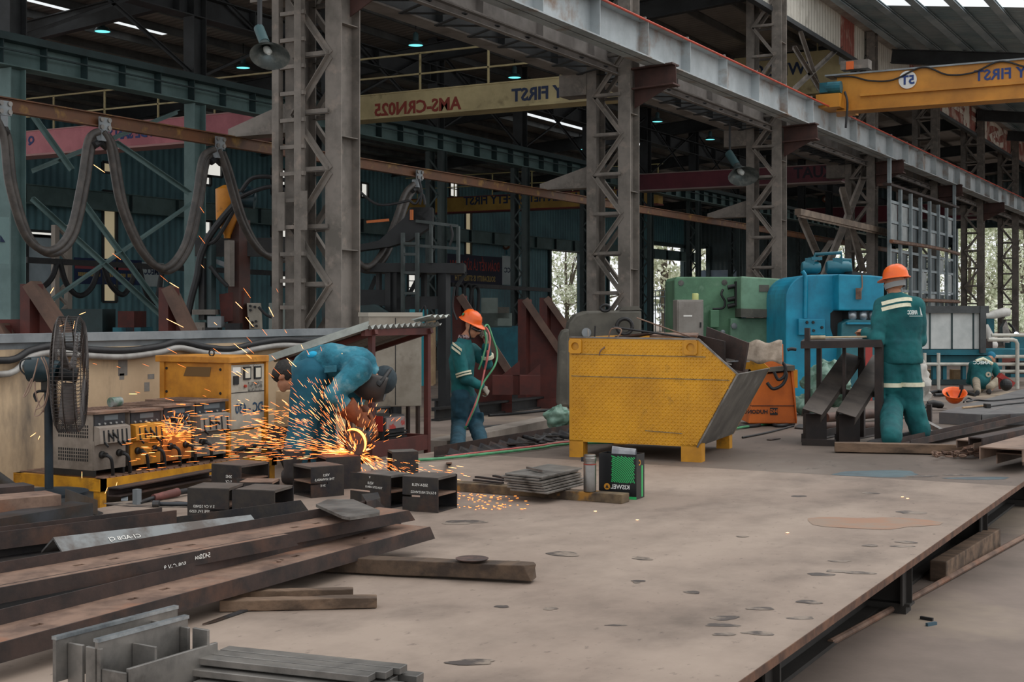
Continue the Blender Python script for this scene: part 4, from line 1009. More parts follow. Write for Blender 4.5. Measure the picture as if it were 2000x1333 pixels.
# ---- the bent worker with the grinder
dG = 10.15
J = lambda px, py, o=0.0: PD(px, py, dG + o)
w3 = thing('person', 'person in blue denim bent over grinding, dark welding mask and brown leather gauntlets', 'person', tuple(PZ(572, 935, 0)))
hipc, mid, chs, nck = J(612, 720, .05), J(648, 706, .03), J(692, 712, .0), J(722, 736, -.02)
shn, shf = J(702, 722, -.2), J(714, 726, .2)
eln, han = J(652, 772, -.26), J(694, 812, -.2); elf, haf = J(690, 790, .25), J(716, 828, -.02)
hn, hf = J(606, 735, -.09), J(618, 735, .12)
knn, ann = J(592, 825, -.14), PZ(572, 920, .1); knf, anf = J(632, 830, .12), PZ(628, 912, .1)
mk = (-Rv * .25 + V((0, 0, -.9)) - Fv * .35); Mh = frame(mk, Rv * .9 - V((0, 0, .2)))
hc = J(737, 744, -.02)
body = MB(); headvol(body, hc, Mh, 1.05); limb(body, [nck, J(731, 746, -.02)], [.06, .058])
acr = (shf - shn).normalized()
body.tube([hipc, mid, chs, nck], [(.15, .1), (.15, .1), (.16, .1), (.06, .06)], 14, up=acr)
limb(body, [chs, shn, eln, han], [.07, .055, .045, .03]); limb(body, [chs, shf, elf, haf], [.07, .055, .045, .03])
limb(body, [hn, knn, ann], [.09, .06, .045]); limb(body, [hf, knf, anf], [.09, .06, .045])
handvol(body, han, (han - eln), acr * -1 + V((0, 0, .6)), 1, .9); handvol(body, haf, haf - elf, acr * -.5 + V((0, 0, 1)), -1, .9)
blob('body', body, SKIN, w3, .009, 3)
jk = MB(); jk.tube([hipc + V((0, 0, -.0)) - Rv * .03, mid + V((0, 0, .0)), chs + V((0, 0, -.01)), nck], [(.175, .14), (.19, .145), (.20, .135), (.08, .08)], 18, up=acr)
jk.ball(hipc, (.17, .16, .15)); jk.ball(chs, (.17, .17, .14))
limb(jk, [shn, shn.lerp(eln, .5), eln, eln.lerp(han, .6)], [.10, .09, .08, .066]); limb(jk, [shf, shf.lerp(elf, .5), elf, elf.lerp(haf, .6)], [.10, .09, .08, .066])
jk.tube([hipc - V((0, 0, .05)), J(618, 768, -.02), J(630, 790, -.04)], [(.17, .1), (.16, .07), (.12, .04)], 14, up=acr)
jk.tube([chs, nck, J(733, 742, -.02)], [.12, .1, .095], 14)
blob('jacket', jk, DENIM, w3, .013, 3, .03)
tr = MB(); limb(tr, [hn, hn.lerp(knn, .5), knn, knn.lerp(ann, .5), knn.lerp(ann, .78)], [.14, .125, .108, .1, .092]); limb(tr, [hf, hf.lerp(knf, .5), knf, knf.lerp(anf, .55), anf], [.13, .12, .1, .09, .085]); tr.ball(hipc - V((0, 0, .03)), (.15, .17, .13))
blob('trousers', tr, DENIM2, w3, .013, 3, .026)
for a in (ann, anf):
    f = MB(); footvol(f, V((a.x, a.y, 0)), Rv * .9 - Fv * .25, 1.15); f.tube([V((a.x, a.y, .05)), V((a.x, a.y, .15)), V((a.x, a.y, .26)) + Rv * .01], [.062, .07, .088], 12); blob('boot', f, BOOT, w3, .011, 3)
for h, e_, bk, sd in ((han, eln, acr * -1 + V((0, 0, .6)), 1), (haf, elf, acr * -.5 + V((0, 0, 1)), -1)):
    g = MB(); handvol(g, h, h - e_, bk, sd, .85, 1.35); g.tube([e_.lerp(h, .5), h, h + (h - e_).normalized() * .03], [.088, .066, .05], 14); blob('gauntlet', g, LEATH, w3, .009, 2, .008, label='brown leather gauntlet')
# welding mask and cap
MASK = mat('dark_welding_mask', '2e2c2c', '3b3633', scale=4, rough=.45)
P = lambda x, y, z: hc + Mh @ V((x, y, z))
b = MB()
def mfn(s, t):
    a = (s - .5) * 2 * 1.5; z = .085 - t * .26; k = 1 - .5 * max(0, t - .5) ; y = -.02 + .185 * math.cos(a) * (1 - .9 * (max(0, t - .55)) ** 1.5) * (1 - .7 * max(0, .2 - t))
    return P(.122 * k * math.sin(a), y, z)
b.grid(mfn, 18, 10)
o = part('welding_mask', b, MASK, w3, label='dark curved welding mask', smooth=180); sd_ = o.modifiers.new('shell', 'SOLIDIFY'); sd_.thickness = .006
b = MB(); b.tube([P(-.118, .07, .03), P(-.112, .0, .055), P(-.07, -.08, .07), P(0, -.112, .075), P(.07, -.08, .07), P(.112, 0, .055), P(.118, .07, .03)], .016, 10); part('head_band', b, BLACKM, w3, smooth=True)
for k in (-1, 1): b = MB(); b.lathe([(.02, 0), (.02, .012), (.012, .016)], P(k * .118, .05, .03), M=frame(Mh @ V((0, 0, 1)), Mh @ V((k, 0, 0))), n=14); part('knob', b, BLACKM, w3, smooth=True)
b = MB(); b.ball(P(0, -.02, .045), (.092, .112, .098), M=Mh); part('cap', b, mat('dark_blue_cap', '2b3940', '1f282d', scale=12, rough=.85), w3, smooth=True)
# back pocket, sleeve seam
b = MB(); b.prism([J(634, 716, -.215), J(657, 714, -.215), J(657, 727, -.225), J(633, 729, -.225)], Fv * .03); part('back_pocket', b, mat('faded_pocket', '2f6f80', '215564', scale=8, rough=.9), w3, bev=.004)
# torn patch at the waist
b = MB(); b.ball(J(612, 694, -.085), (.045, .045, .03)); part('torn_patch', b, mat('bright_blue_shirt', '1f9fc8', rough=.9), w3, label='bright blue patch at a tear')

# ---- the dark-haired worker behind the bent one
dH = 12.0
J = lambda px, py, o=0.0: PD(px, py, dH + o)
w4 = thing('person', 'person with short black hair crouching behind the bent denim worker, only the head showing', 'person', tuple(PZ(585, 905, GROUND)))
Mh = frame(Rv * .8 + V((0, 0, -.75)) - Fv * .2, V((0, 0, 1)) + Rv * .5); hc = J(559, 735)
body = MB(); headvol(body, hc, Mh, 1.05); nk = J(592, 752, .05); limb(body, [hc.lerp(nk, .35), nk], [.06, .06])
ch, hp = J(606, 780, .1), J(600, 850, .2); sL, sR = J(596, 768, .28), J(610, 772, -.08)
body.tube([hp, J(604, 815, .15), ch, nk], [(.15, .1), (.14, .1), (.16, .1), (.06, .06)], 14); body.ball(hp, .14)
for s, e_, h, kn, an in ((sL, J(640, 830, .35), J(655, 860, .2), J(640, 850, .4), PZ(610, 892, GROUND + .08)), (sR, J(625, 840, -.05), J(650, 862, .05), J(640, 855, .1), PZ(596, 892, GROUND + .08))):
    limb(body, [s, e_, h], [.055, .045, .03]); handvol(body, h, h - e_, V((0, 0, 1)), 1, .8); limb(body, [hp, kn, an], [.1, .065, .05]); footvol(body, V((an.x, an.y, GROUND)), Rv, 1.0)
blob('body', body, SKIN, w4, .009, 3)
jk = MB(); jk.tube([hp, J(604, 815, .15), ch, nk], [(.18, .13), (.17, .12), (.19, .13), (.08, .08)], 14); jk.ball(hp, .16); limb(jk, [sL, J(640, 830, .35), J(650, 852, .24)], [.08, .07, .06]); limb(jk, [sR, J(625, 840, -.05), J(645, 858, .02)], [.08, .07, .06]); jk.ball(ch, .15)
blob('jacket', jk, DENIM2, w4, .015, 3, .02)
b = MB(); b.ball(hc + Mh @ V((0, -.03, .03)), (.092, .112, .112), M=Mh); b.ball(hc + Mh @ V((0, -.055, -.03)), (.082, .07, .075), M=Mh); b.ball(hc + Mh @ V((0, .06, .07)), (.07, .04, .035), M=Mh); o = blob('hair', b, HAIR, w4, .008, 2, .012, fscale=.03)

# ---- the crouching worker by the railing
dC = 27.6
J = lambda px, py, o=0.0: PD(px, py, dC + o)
w5 = thing('person', 'person squatting by the railing, green jacket, khaki trousers, blue cap, back to the viewer', 'person', tuple(PZ(1916, 766, GROUND)))
hp, ch, nk = J(1913, 748, -.05), J(1920, 714, .12), J(1930, 702, .3); sL, sR = J(1900, 714, .15), J(1941, 716, .2)
hc = J(1937, 699, .42); Mh = frame(Rv * .5 + V((0, 0, -.7)) + Fv * .6, V((0, 0, 1)) + Fv * .6)
kL, kR = J(1905, 730, .6), J(1955, 740, .4); aL, aR = PZ(1909, 765, GROUND + .08), PZ(1932, 763, GROUND + .08); hL, hR = J(1935, 752, .7), J(1958, 752, .5)
def vol(mb, g):
    mb.tube([hp, hp.lerp(ch, .5), ch, nk], [(.15 + g, .1 + g), (.17 + g, .12 + g), (.17 + g, .12 + g), (.06 + g / 2, .06 + g / 2)], 14, up=Rv); mb.ball(hp, .14 + g)
body = MB(); vol(body, 0); headvol(body, hc, Mh); limb(body, [nk, hc], [.06, .06])
for s, e_, h, k_, a in ((sL, J(1893, 745, .4), hL, kL, aL), (sR, J(1950, 738, .2), hR, kR, aR)):
    limb(body, [s, e_, h], [.055, .045, .03]); handvol(body, h, h - e_, V((0, 0, 1)), 1, .8); limb(body, [hp, k_, a], [.09, .06, .045]); footvol(body, V((a.x, a.y, GROUND)), Fv + Rv * .3, 1.1)
blob('body', body, SKIN, w5, .012, 3)
jk = MB(); vol(jk, .035); jk.ball(ch, .19); limb(jk, [sL, J(1893, 745, .4), hL], [.085, .07, .06]); limb(jk, [sR, J(1950, 738, .2), hR], [.085, .075, .06]); blob('jacket', jk, GREENW, w5, .018, 3, .02)
tr = MB(); limb(tr, [hp - V((0, 0, .04)), kL, aL], [.15, .09, .07]); limb(tr, [hp - V((0, 0, .04)), kR, aR + V((0, 0, .06))], [.15, .1, .07]); blob('trousers', tr, mat('khaki_trousers', '9a8f7c', '7f7565', scale=5, rough=.9), w5, .018, 3)
for a in (aL, aR): f = MB(); footvol(f, V((a.x, a.y, GROUND)), Fv + Rv * .3, 1.2); blob('boot', f, BOOT, w5, .015, 3)
b = MB(); b.ball(hc + Mh @ V((0, -.01, .03)), (.09, .11, .1), M=Mh); part('cap', b, mat('blue_cap', '176f8c', rough=.8), w5, smooth=True)
b = MB(); b.tube([J(1906, 706, -.12), J(1920, 701, -.10), J(1938, 711, -.02)], [(.035, .03)] * 3, 8); part('reflective_band', b, REFL, w5, label='cream reflective band', smooth=60)
part('lettering', text_mb('AMECC', .10, J(1917, 709, -.16), Rv, V((0, 0, 1)) + Fv * .4, -Fv, .004, bold=.003), MATS['white_jacket_print'], w5)
b = MB(); b.lathe([(.02, 0), (.055, .0), (.055, .02), (.02, .02)], J(1930, 732, -.14), M=frame(V((0, 0, 1)), -Fv), n=20, cap=False); part('tape_roll', b, mat('tape_roll', 'b5ac98', rough=.6), w5, smooth=60)
# ================================================================ along the low wall on the left
XW = -9.65
PLAS = mat('stained_cream_plaster', 'cbb292', 'ab9478', scale=1.1, rough=.9, ramp=(.42, .68), c3='6f6458', scale3=2.2, ramp3=(.52, .74), stretch3=(1, 1, .3), bump=.1, bscale=25)
CAP = mat('grey_steel_cap', '8d9396', '72787c', scale=2, rough=.55, metal=.2)
lw = thing('low_wall', 'low cream stained wall with a grey steel cap, behind the welding sets', 'wall', (XW, 10, GROUND))
WYE = PX(726, 700, XW).y
b = MB(); b.bx(XW - .2, XW, 2.5, WYE, GROUND, .92); part('body', b, PLAS, lw)
b = MB(); b.bx(XW - .24, XW + .04, 2.5, WYE + .6, .98, 1.055); b.bx(XW - .1, XW - .02, 2.5, WYE, .9, 1.0); part('cap_channel', b, CAP, lw)
for k, (r, z0, m, l) in enumerate(((.032, .90, BLACK, 'upper black hose sagging along the top of the low wall'), (.03, .84, mat('grey_pipe', '9a9894', '85827e', scale=6, rough=.5), 'lower pale grey hose sagging along the low wall'))):
    pts = []
    for px, dy in ((-200, .12), (0, -.06 - .06 * k), (60, .02), (110, .055), (160, .02), (240, -.01), (310, .02), (350, .06), (400, .0), (450, -.03), (500, .02), (550, .05), (600, .03), (660, .0), (715, -.02)):
        p = PX(px, 680, XW + .06 + .02 * k); pts.append((XW + .06 + .02 * k, p.y, z0 + dy - .01))
    hose(pts, r, m, l, 'wall_hose', 'hose', 'hoses on the low wall')
# wall patches of bare grey
for px, py, w_, h_ in ((240, 718, .12, .16), (287, 756, .07, .09), (295, 736, .09, .05), (238, 736, .06, .06)):
    p = PX(px, py, XW + .001); b = MB(); b.box(p, (.002, w_, h_)); part('bare_patch', b, mat('bare_grey_plaster', '8a8782', '77736d', scale=8, rough=.9), lw)

# ---- yellow bench
YELD = mat('yellow_bench_paint', 'cf941c', 'a8731a', scale=4, rough=.55, c3='6b4a22', scale3=5, ramp3=(.58, .74))
TX0, TX1 = -9.2, -8.2
TY0, TY1 = PX(195, 935, TX1).y, PX(541, 888, TX1).y
tz = -.10
tb = thing('welding_bench', 'low yellow steel bench with rusty slats carrying the welding sets', 'bench', ((TX0 + TX1) / 2, (TY0 + TY1) / 2, GROUND))
b = MB()
for x in (TX0 + .04, TX1 - .04): b.sect((x, TY0, tz - .05), (x, TY1, tz - .05), U_(.1, .08, .01), up=(1 if x < -8.7 else -1, 0, 0))
for y in (TY0 + .04, TY1 - .04): b.bar((TX0, y, tz - .05), (TX1, y, tz - .05), .07, .1)
part('frame', b, YELD, tb)
n = 0; y = TY0 + .05
while y < TY1 and n < 40:
    b = MB(); b.bx(TX0 + .02, TX1 - .01, y, y + .055, tz, tz + .012); part('slat', b, STEEL_RUST2, tb); y += .075; n += 1
for x in (TX0 + .05, TX1 - .05):
    for y in (TY0 + .05, TY1 - .05): b = MB(); b.bar((x, y, GROUND), (x, y, tz - .09), .07, .07); part('leg', b, YELD, tb)
b = MB(); b.bx(TX0 + .3, TX1 - .1, TY0 + .1, TY0 + .11, GROUND, -.16); part('sheet', b, CAP, tb)

# ---- welding power sources
PERF = mat('dirty_grey_panel', '8f857b', '6e655c', scale=4, rough=.6, bump=.05)
DPAN = mat('dark_control_panel', '3a3c40', '2b2c30', scale=9, rough=.4)
YWELD = mat('yellow_orange_panel', 'cc8a2a', 'a96d22', scale=4, rough=.55, c3='6b5130', scale3=6, ramp3=(.6, .75))
OWELD = mat('orange_panel', 'd07a30', 'a85f28', scale=4, rough=.55, c3='6b4a30', scale3=6, ramp3=(.6, .75))
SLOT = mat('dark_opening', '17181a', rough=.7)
def welder(y0, y1, z1, mfront, label, nslots, ncab, hood=True, perf=False):
    x1 = -8.30; x0 = -8.86; z0 = tz + .012
    r = thing('welding_set', label, 'welding machine', ((x0 + x1) / 2, (y0 + y1) / 2, z0), group='welding sets on the yellow bench')
    zf = z0 + .05
    b = MB(); b.bx(x0, x1 - .01, y0 + .01, y1 - .01, zf, z1 - .02); part('body', b, PERF, r)
    b = MB(); b.bx(x0 - .02, x1 + .03, y0 - .005, y1 - .002, z1 - .02, z1)
    for k in range(6): b.bx(x0 + .08, x0 + .4, y0 + .04 + k * (y1 - y0 - .1) / 5.5, y0 + .06 + k * (y1 - y0 - .1) / 5.5, z1, z1 + .006)
    part('lid', b, STEEL_RUST2, r)
    for y in (y0 + .012, y1 - .04): b = MB(); b.bx(x0, x1, y, y + .025, z0, zf + .01); part('skid', b, BLACKM, r)
    h = z1 - zf
    b = MB(); b.bx(x1 - .012, x1 + .004, y0 + .012, y1 - .012, zf, zf + h * .50); part('front_panel', b, mfront, r)
    b = MB(); b.bx(x1 - .012, x1 + .006, y0 + .02, y1 - .02, z1 - .12, z1 - .025)
    cp = part('control_panel', b, DPAN, r)
    b = MB(); b.bx(x1 + .006, x1 + .008, y0 + .12, y1 - .1, z1 - .075, z1 - .035); part('display', b, mat('grey_display', '6b7276', rough=.3), cp)
    for k in range(5): b = MB(); b.lathe([(.009, 0), (.008, .012)], (x1 + .006, y0 + .06 + k * (y1 - y0 - .12) / 4, z1 - .1), M=frame((0, 0, 1), (1, 0, 0)), n=10); part('knob', b, mat('pale_knob', '9a9a98', rough=.5), cp)
    za, zb = zf + h * .42, z1 - .13
    if hood:
        b = MB(); b.prism([(x1, y0 + .015, za), (x1 + .07, y0 + .015, za + .02), (x1 + .06, y0 + .015, zb), (x1, y0 + .015, zb + .015)], (0, y1 - y0 - .03, 0)); hd = part('hood', b, mfront if mfront is not OWELD else PERF, r)
        for k in range(nslots):
            y = y0 + .06 + k * (y1 - y0 - .12) / (nslots - 1)
            b = MB(); b.prism([(x1 + .071, y - .008, za + .03), (x1 + .062, y - .008, zb - .02), (x1 + .062, y + .008, zb - .02), (x1 + .071, y + .008, za + .03)], (.002, 0, 0)); part('slot', b, SLOT, hd)
            zz = zb - .06 if k in (1, 2) else za + .02
            b = MB(); b.prism([(x1 + .065, y - .006, zz), (x1 + .11, y - .006, zz - .03), (x1 + .115, y - .006, zz - .015), (x1 + .065, y - .006, zz + .025)], (0, .012, 0)); part('lever', b, BLACKM, hd)
    else:
        for k in range(3):
            y = y0 + .12 + k * .07
            b = MB(); b.tube([(x1, y, zb), (x1 + .05, y, zb + .01), (x1 + .08, y, zb - .04)], .018, 10); part('plug', b, BLACKM, r, smooth=True)
    for k in range(ncab):
        y = y0 + .09 + k * (y1 - y0 - .18) / max(1, ncab - 1)
        b = MB(); b.lathe([(.03, 0), (.03, .02), (.02, .03), (.02, .06)], (x1 + .004, y, zf + h * .26), M=frame((0, 0, 1), (1, 0, 0)), n=14); cn = part('connector', b, BLACKM, r, smooth=True)
        b = MB(); b.tube(smooth_path([(x1 + .05, y, zf + h * .26), (x1 + .09, y + .02, zf + h * .2), (x1 + .08, y + .05, zf + .0), (x1 + .05, y + .08, zf - .06)]), .014, 8); part('cable', b, BLACK, cn, smooth=True)
    if perf:
        for zz0 in (zf + .07, zf + h * .55):
            b = MB()
            for i in range(14):
                for j in range(4): b.bx(x0 + .16 + i * .025, x0 + .174 + i * .025, y0 + .008, y0 + .0105, zz0 + j * .028, zz0 + j * .028 + .02)
            part('vent_grille', b, SLOT, r)
    return r
ys = [PX(px, 850, -8.3).y for px in (181, 250, 316, 376, 442)]
zt = zat(803, 11.15)
welder(ys[0], ys[1] - .02, zt, PERF, 'nearest grey welding set with a perforated side', 6, 2, perf=True)
welder(ys[1] + .01, ys[2] - .01, zt - .01, YWELD, 'yellow-fronted welding set with a lever hood, second from the fan', 5, 2)
welder(ys[2], ys[3] - .01, zt + .005, OWELD, 'orange welding set without a hood, lit by sparks, third from the fan', 3, 2, hood=False)
welder(ys[3] + .02, ys[4], zt + .02, PERF, 'farthest grey welding set beside the big yellow machine', 5, 1)
b = MB(); b.tube([(-8.52, ys[1] + .02, zt + .05), (-8.52, ys[1] + .13, zt + .05)], .042, 16); can = solo('tape_reel', b, mat('green_grey_can', '4a6a5a', '8c8f8d', scale=12, rough=.4), 'small green and grey can lying on top of the welding sets', 'can', smooth=60)

# ---- generator-like rectifier
gx1, gx0 = -8.32, -9.15; gy0, gy1 = PX(447, 780, gx1).y, PX(517, 780, gx1).y; gz1 = zat(697, 12.5); gz0 = zat(833, 12.9)
ge = thing('welding_rectifier', 'big yellow welding rectifier with a cream front panel, on the bench end', 'welding machine', ((gx0 + gx1) / 2, (gy0 + gy1) / 2, tz + .012))
b = MB(); b.bx(gx0, gx1 - .02, gy0, gy1, gz0 - .02, gz1 - .06); part('body', b, YWELD, ge)
b = MB(); b.bx(gx0 - .05, gx1 + .03, gy0 - .03, gy1 + .03, gz1 - .06, gz1); part('lid', b, YWELD, ge, bev=.006)
b = MB(); b.bx(gx1 - .02, gx1, gy0 + .03, gy1 - .01, gz0, gz1 - .08); fp = part('front_panel', b, mat('dirty_cream_panel', 'b8b0a2', '93897b', scale=3, rough=.55, c3='5f574e', scale3=7, ramp3=(.62, .75)), ge)
for y in (gy0 - .02, gy1 - .0):
    for xx in (gx1 - .04, gx0): b = MB(); b.bx(xx, xx + .055, y, y + .035, tz + .012, gz1 - .06); part('corner_post', b, YWELD, ge)
for k in (0, 1):
    b = MB(); y = gy0 + .2 + k * .15; b.bx(gx1, gx1 + .012, y, y + .1, gz1 - .22, gz1 - .1); me_ = part('meter', b, BLACKM, fp); b = MB(); b.bx(gx1 + .012, gx1 + .015, y + .015, y + .085, gz1 - .205, gz1 - .115); part('dial', b, mat('cream_dial', 'cfc9b8', rough=.4), me_)
b = MB(); b.bx(gx1, gx1 + .004, gy0 + .27, gy1 - .04, gz1 - .33, gz1 - .245); part('plate_label', b, mat('engraved_label', '8f8b82', '5a5852', scale=40, rough=.5, ramp=(.48, .53)), fp)
b = MB(); b.bx(gx1, gx1 + .01, gy0 + .06, gy0 + .13, gz1 - .26, gz1 - .18); part('switch', b, BLACKM, fp)
b = MB(); b.bx(gx1, gx1 + .004, gy0 + .05, gy0 + .16, gz1 - .15, gz1 - .1); part('paper_label', b, CHALK, fp)
b = MB(); b.lathe([(.014, 0), (.014, .02)], (gx1, gy0 + .22, gz1 - .28), M=frame((0, 0, 1), (1, 0, 0)), n=10); part('button', b, mat('red_button', 'a8402f', rough=.4), fp)
b = MB(); b.bx(gx1, gx1 + .003, gy0 + .03, gy1 - .01, .5, .506); part('panel_seam', b, SLOT, fp)
part('lettering', text_mb('DC - 630', .13, (gx1 + .002, (gy0 + gy1) / 2 + .03, .35), (0, 1, 0), (0, 0, 1), (1, 0, 0), .002, bold=.003, width=gy1 - gy0 - .12), mat('blue_stencil', '2c4a66', rough=.6), fp, label='blue mirrored stencil')
part('lettering', text_mb('NO 70', .05, (gx1 + .002, gy0 + .36, gz1 - .105), (0, 1, 0), (0, 0, 1), (1, 0, 0), .001), CHALK, fp)
b = MB(); b.add([(gx0 + .32, gy0 - .002, gz1 - .1), (gx0 + .62, gy0 - .002, gz1 - .1), (gx0 + .6, gy0 - .002, gz1 - .19), (gx0 + .28, gy0 - .002, gz1 - .19)], [(0, 1, 2, 3)]); part('tape_patch', b, mat('brown_tape', '6b4f2a', rough=.7), ge)
for i in range(2):
    for j in range(3): b = MB(); b.lathe([(.014, 0), (.012, .008)], (gx0 + .07 + i * .66, gy0, gz1 - .12 - j * .22), M=frame((0, 0, 1), (0, -1, 0)), n=8); part('bolt', b, SLOT, ge)
b = MB(); b.tube([(gx1 - .25 + .03 * math.cos(a), gy0 + .05, gz1 + .03 + .03 * math.sin(a)) for a in [i * .42 for i in range(16)]], .008, 6); part('lifting_eye', b, STEEL_DK, ge, smooth=True)
for k in (0, 1): hose([(-8.3, TY1 - .5 + .15 * k, -.04), (-8.15, TY1 - .35 + .15 * k, .02), (-8.02, TY1 - .2 + .12 * k, -.08), (-7.9, TY1 - .1 + .12 * k, -.3), (-7.5, TY1 + .1, GROUND + .03)], .022, BLACK, ['black welding cable hanging off the right end of the yellow bench', 'second black welding cable beside it at the bench end'][k], 'welding_cable', 'cable', 'cables off the yellow bench')
# brown beam and odds in front of the bench
b = MB(); b.sect(PZ(222, 962, .05), PZ(418, 925, .05), U_(.06, .1, .008), up=(1, 0, 0)); solo('steel_channel', b, STEEL_RUST, 'brown channel lying on edge in front of the yellow bench', 'beam')
b = MB(); b.bx(-6.42, -6.38, 6.5, 6.54, 0, .1); b.prism([PZ(238, 950, .04), PZ(250, 950, .04), PZ(250, 978, .0), PZ(238, 978, 0)], -Fv * .02); solo('pale_clamp', b, CAP, 'pale grey clamp standing against the brown channel', 'clamp')
t = MB(); t.tube(smooth_path([PZ(300, 972, .02), PZ(330, 965, .03), PZ(365, 961, .03), PZ(420, 955, .03)]), [.02] * 19, 8)
t2 = thing('torch_handle', 'dusky red torch handle with black lead lying by the boxes', 'torch', tuple(PZ(330, 968, 0)))
b = MB(); b.tube([PZ(300, 973, .025), PZ(347, 962, .035)], [.024, .03], 12); part('handle', b, mat('dusky_red_rubber', '7a4640', '5e3833', scale=8, rough=.7), t2, smooth=60)
b = MB(); b.tube(smooth_path([PZ(347, 962, .035), PZ(380, 958, .03), PZ(430, 957, .02)]), .02, 10); part('lead', b, BLACK, t2, smooth=60); b = MB(); b.tube(smooth_path([PZ(300, 973, .025), PZ(285, 978, .015), PZ(272, 983, .01)]), .014, 8); part('lead', b, BLACK, t2, smooth=60)
b = MB(); b.rod(PZ(305, 985, .015), PZ(370, 985, .015), .014, 10); b.lathe([(.025, -.02), (.025, .02)], PZ(305, 985, .02), M=frame((0, 0, 1), Rv), n=10); solo('steel_hammer', b, STEEL_BL, 'dark hammer lying on the platform left of the boxes', 'hammer')

# ---- pedestal fan
dF = 9.3; J = lambda px, py, o=0.0: PD(px, py, dF + o)
FANG = mat('dark_wire', '4a4543', '332f2e', scale=10, rough=.5, metal=.5)
fa = thing('pedestal_fan', 'tall dusty pedestal fan with a wire cage seen from the side, at the left', 'fan', tuple(PZ(96, 966, 0)))
axis = (Rv * .97 - V((0, 0, .15)) + Fv * .21).normalized(); cc = J(134, 731)
b = MB(); b.tube([PZ(96, 966, 0), J(94, 735)], [.03, .028], 12); b.lathe([(.26, 0), (.26, .02), (.05, .04)], PZ(96, 966, 0), n=24); part('stand', b, mat('dark_blue_grey_pole', '22303a', '1a242b', scale=6, rough=.5, metal=.3), fa, smooth=50)
b = MB(); b.tube([J(52, 724), J(56, 722), J(88, 722), J(114, 727)], [.055, .085, .09, .075], 18); part('motor', b, mat('dark_teal_motor', '12323b', '0e262d', scale=5, rough=.4), fa, smooth=50)
b = MB(); b.box(J(95, 750), (.07, .07, .1)); part('tilt_bracket', b, BLACKM, fa)
Mf = frame(V((0, 0, 1)), axis); Rr = .395
def ringp(r, off, n=40): return [cc + Mf @ V((r * math.cos(2 * math.pi * k / n), r * math.sin(2 * math.pi * k / n), off)) for k in range(n + 1)]
b = MB()
for off, r in ((.07, Rr), (-.06, Rr), (.0, Rr * 1.01)): b.tube(ringp(r, off), .005, 5)
for off, r in ((.105, .28), (.11, .15), (-.1, .25), (.112, .06)): b.tube(ringp(r, off), .003, 5)
for k in range(90):
    a = 2 * math.pi * k / 90; d = lambda r, o: cc + Mf @ V((r * math.cos(a), r * math.sin(a), o))
    b.tube([d(.05, .112), d(.25, .107), d(.36, .1), d(Rr, .07), d(Rr, -.06), d(.36, -.08), d(.2, -.1), d(.1, -.09)], .0022, 4)
part('cage', b, FANG, fa)
for k in range(3):
    b = MB(); a = 2.1 * k + .4
    def bl(s, t):
        r = .06 + .29 * s; th = a + (t - .5) * (.55 + .5 * s); return cc + Mf @ V((r * math.cos(th), r * math.sin(th), (t - .5) * .09))
    b.grid(bl, 6, 4); o = part('blade', b, mat('dusty_blade', '5a5350', '423d3b', scale=6, rough=.6), fa, smooth=True); s_ = o.modifiers.new('thick', 'SOLIDIFY'); s_.thickness = .004
b = MB(); b.tube([cc - axis * .06, cc + axis * .06], .05, 16); part('hub', b, BLACKM, fa, smooth=50)
CORD = mat('pinkish_cord', 'a58b7b', '8d7364', scale=10, rough=.6)
for k, pts in enumerate(([(75, 700), (72, 712), (66, 735), (56, 765), (46, 776), (52, 762), (62, 740)], [(85, 698), (92, 715), (97, 745), (92, 780), (80, 808), (68, 812), (72, 795), (86, 770)], [(80, 698), (90, 720), (94, 752), (86, 790), (70, 800)], [(68, 745), (70, 770), (78, 795)])):
    b = MB(); b.tube(smooth_path([J(x, y, -.12 - .01 * k) for x, y in pts]), .0045, 6); part('cord', b, CORD, fa, label='pinkish cord looped over the motor', smooth=True)
b = MB(); b.tube(smooth_path([J(92, 765, -.05), J(75, 765, -.08), J(67, 772, -.08), J(72, 785, -.08)]), .009, 8); part('handle', b, BLACKM, fa, smooth=True); b = MB(); b.tube(smooth_path([J(52, 735, -.04), J(40, 722, -.04), J(42, 705, -.04), J(60, 700, -.04)]), .006, 6); part('handle', b, BLACKM, fa, smooth=True)
hose([PZ(-40, 905, .0), (-7.6, 6.9, -.2), PZ(36, 935, GROUND + .05), PZ(60, 925, GROUND + .05), PZ(90, 918, GROUND + .1)], .04, BLACK, 'thick black hose lying on the floor by the left edge', 'floor_hose')

# ---- little shed with a corrugated roof
RED = mat('red_oxide_paint', '5b2c26', '482420', scale=4, rough=.65)
sx0, sx1, sy0, sy1 = -9.15, -7.9, 11.25, 12.5
def sz(x): return .74 + (x - sx0) / (sx1 - sx0) * .36
sh = thing('small_shed', 'low open shed with red-brown posts and a sagging corrugated roof', 'shed', (-8.5, 12, GROUND))
b = MB()
def rfn(s, t):
    x = sx0 + (sx1 - sx0) * s; y = sy0 + (sy1 + .15 - sy0) * t; return V((x, y, sz(x) + .022 * math.sin(t * 2 * math.pi * 13) + .03 * t))
b.grid(rfn, 6, 130); o = part('roof_sheet', b, mat('galvanised_sheet', '9fa39f', '7d7c76', scale=2.5, rough=.45, metal=.35, c3='5e5049', scale3=2, ramp3=(.55, .7)), sh, smooth=70); s_ = o.modifiers.new('thick', 'SOLIDIFY'); s_.thickness = .003
b = MB(); b.prism([(sx0 - .05, sy0 - .03, sz(sx0) - .03), (sx1 + .02, sy0 - .03, sz(sx1) - .03), (sx1 + .02, sy0 - .03, sz(sx1) + .07), (sx0 - .05, sy0 - .03, sz(sx0) + .06)], (0, .012, 0)); b.bx(sx0, sx1, sy0 - .03, sy0 + .12, 0, 0.001)
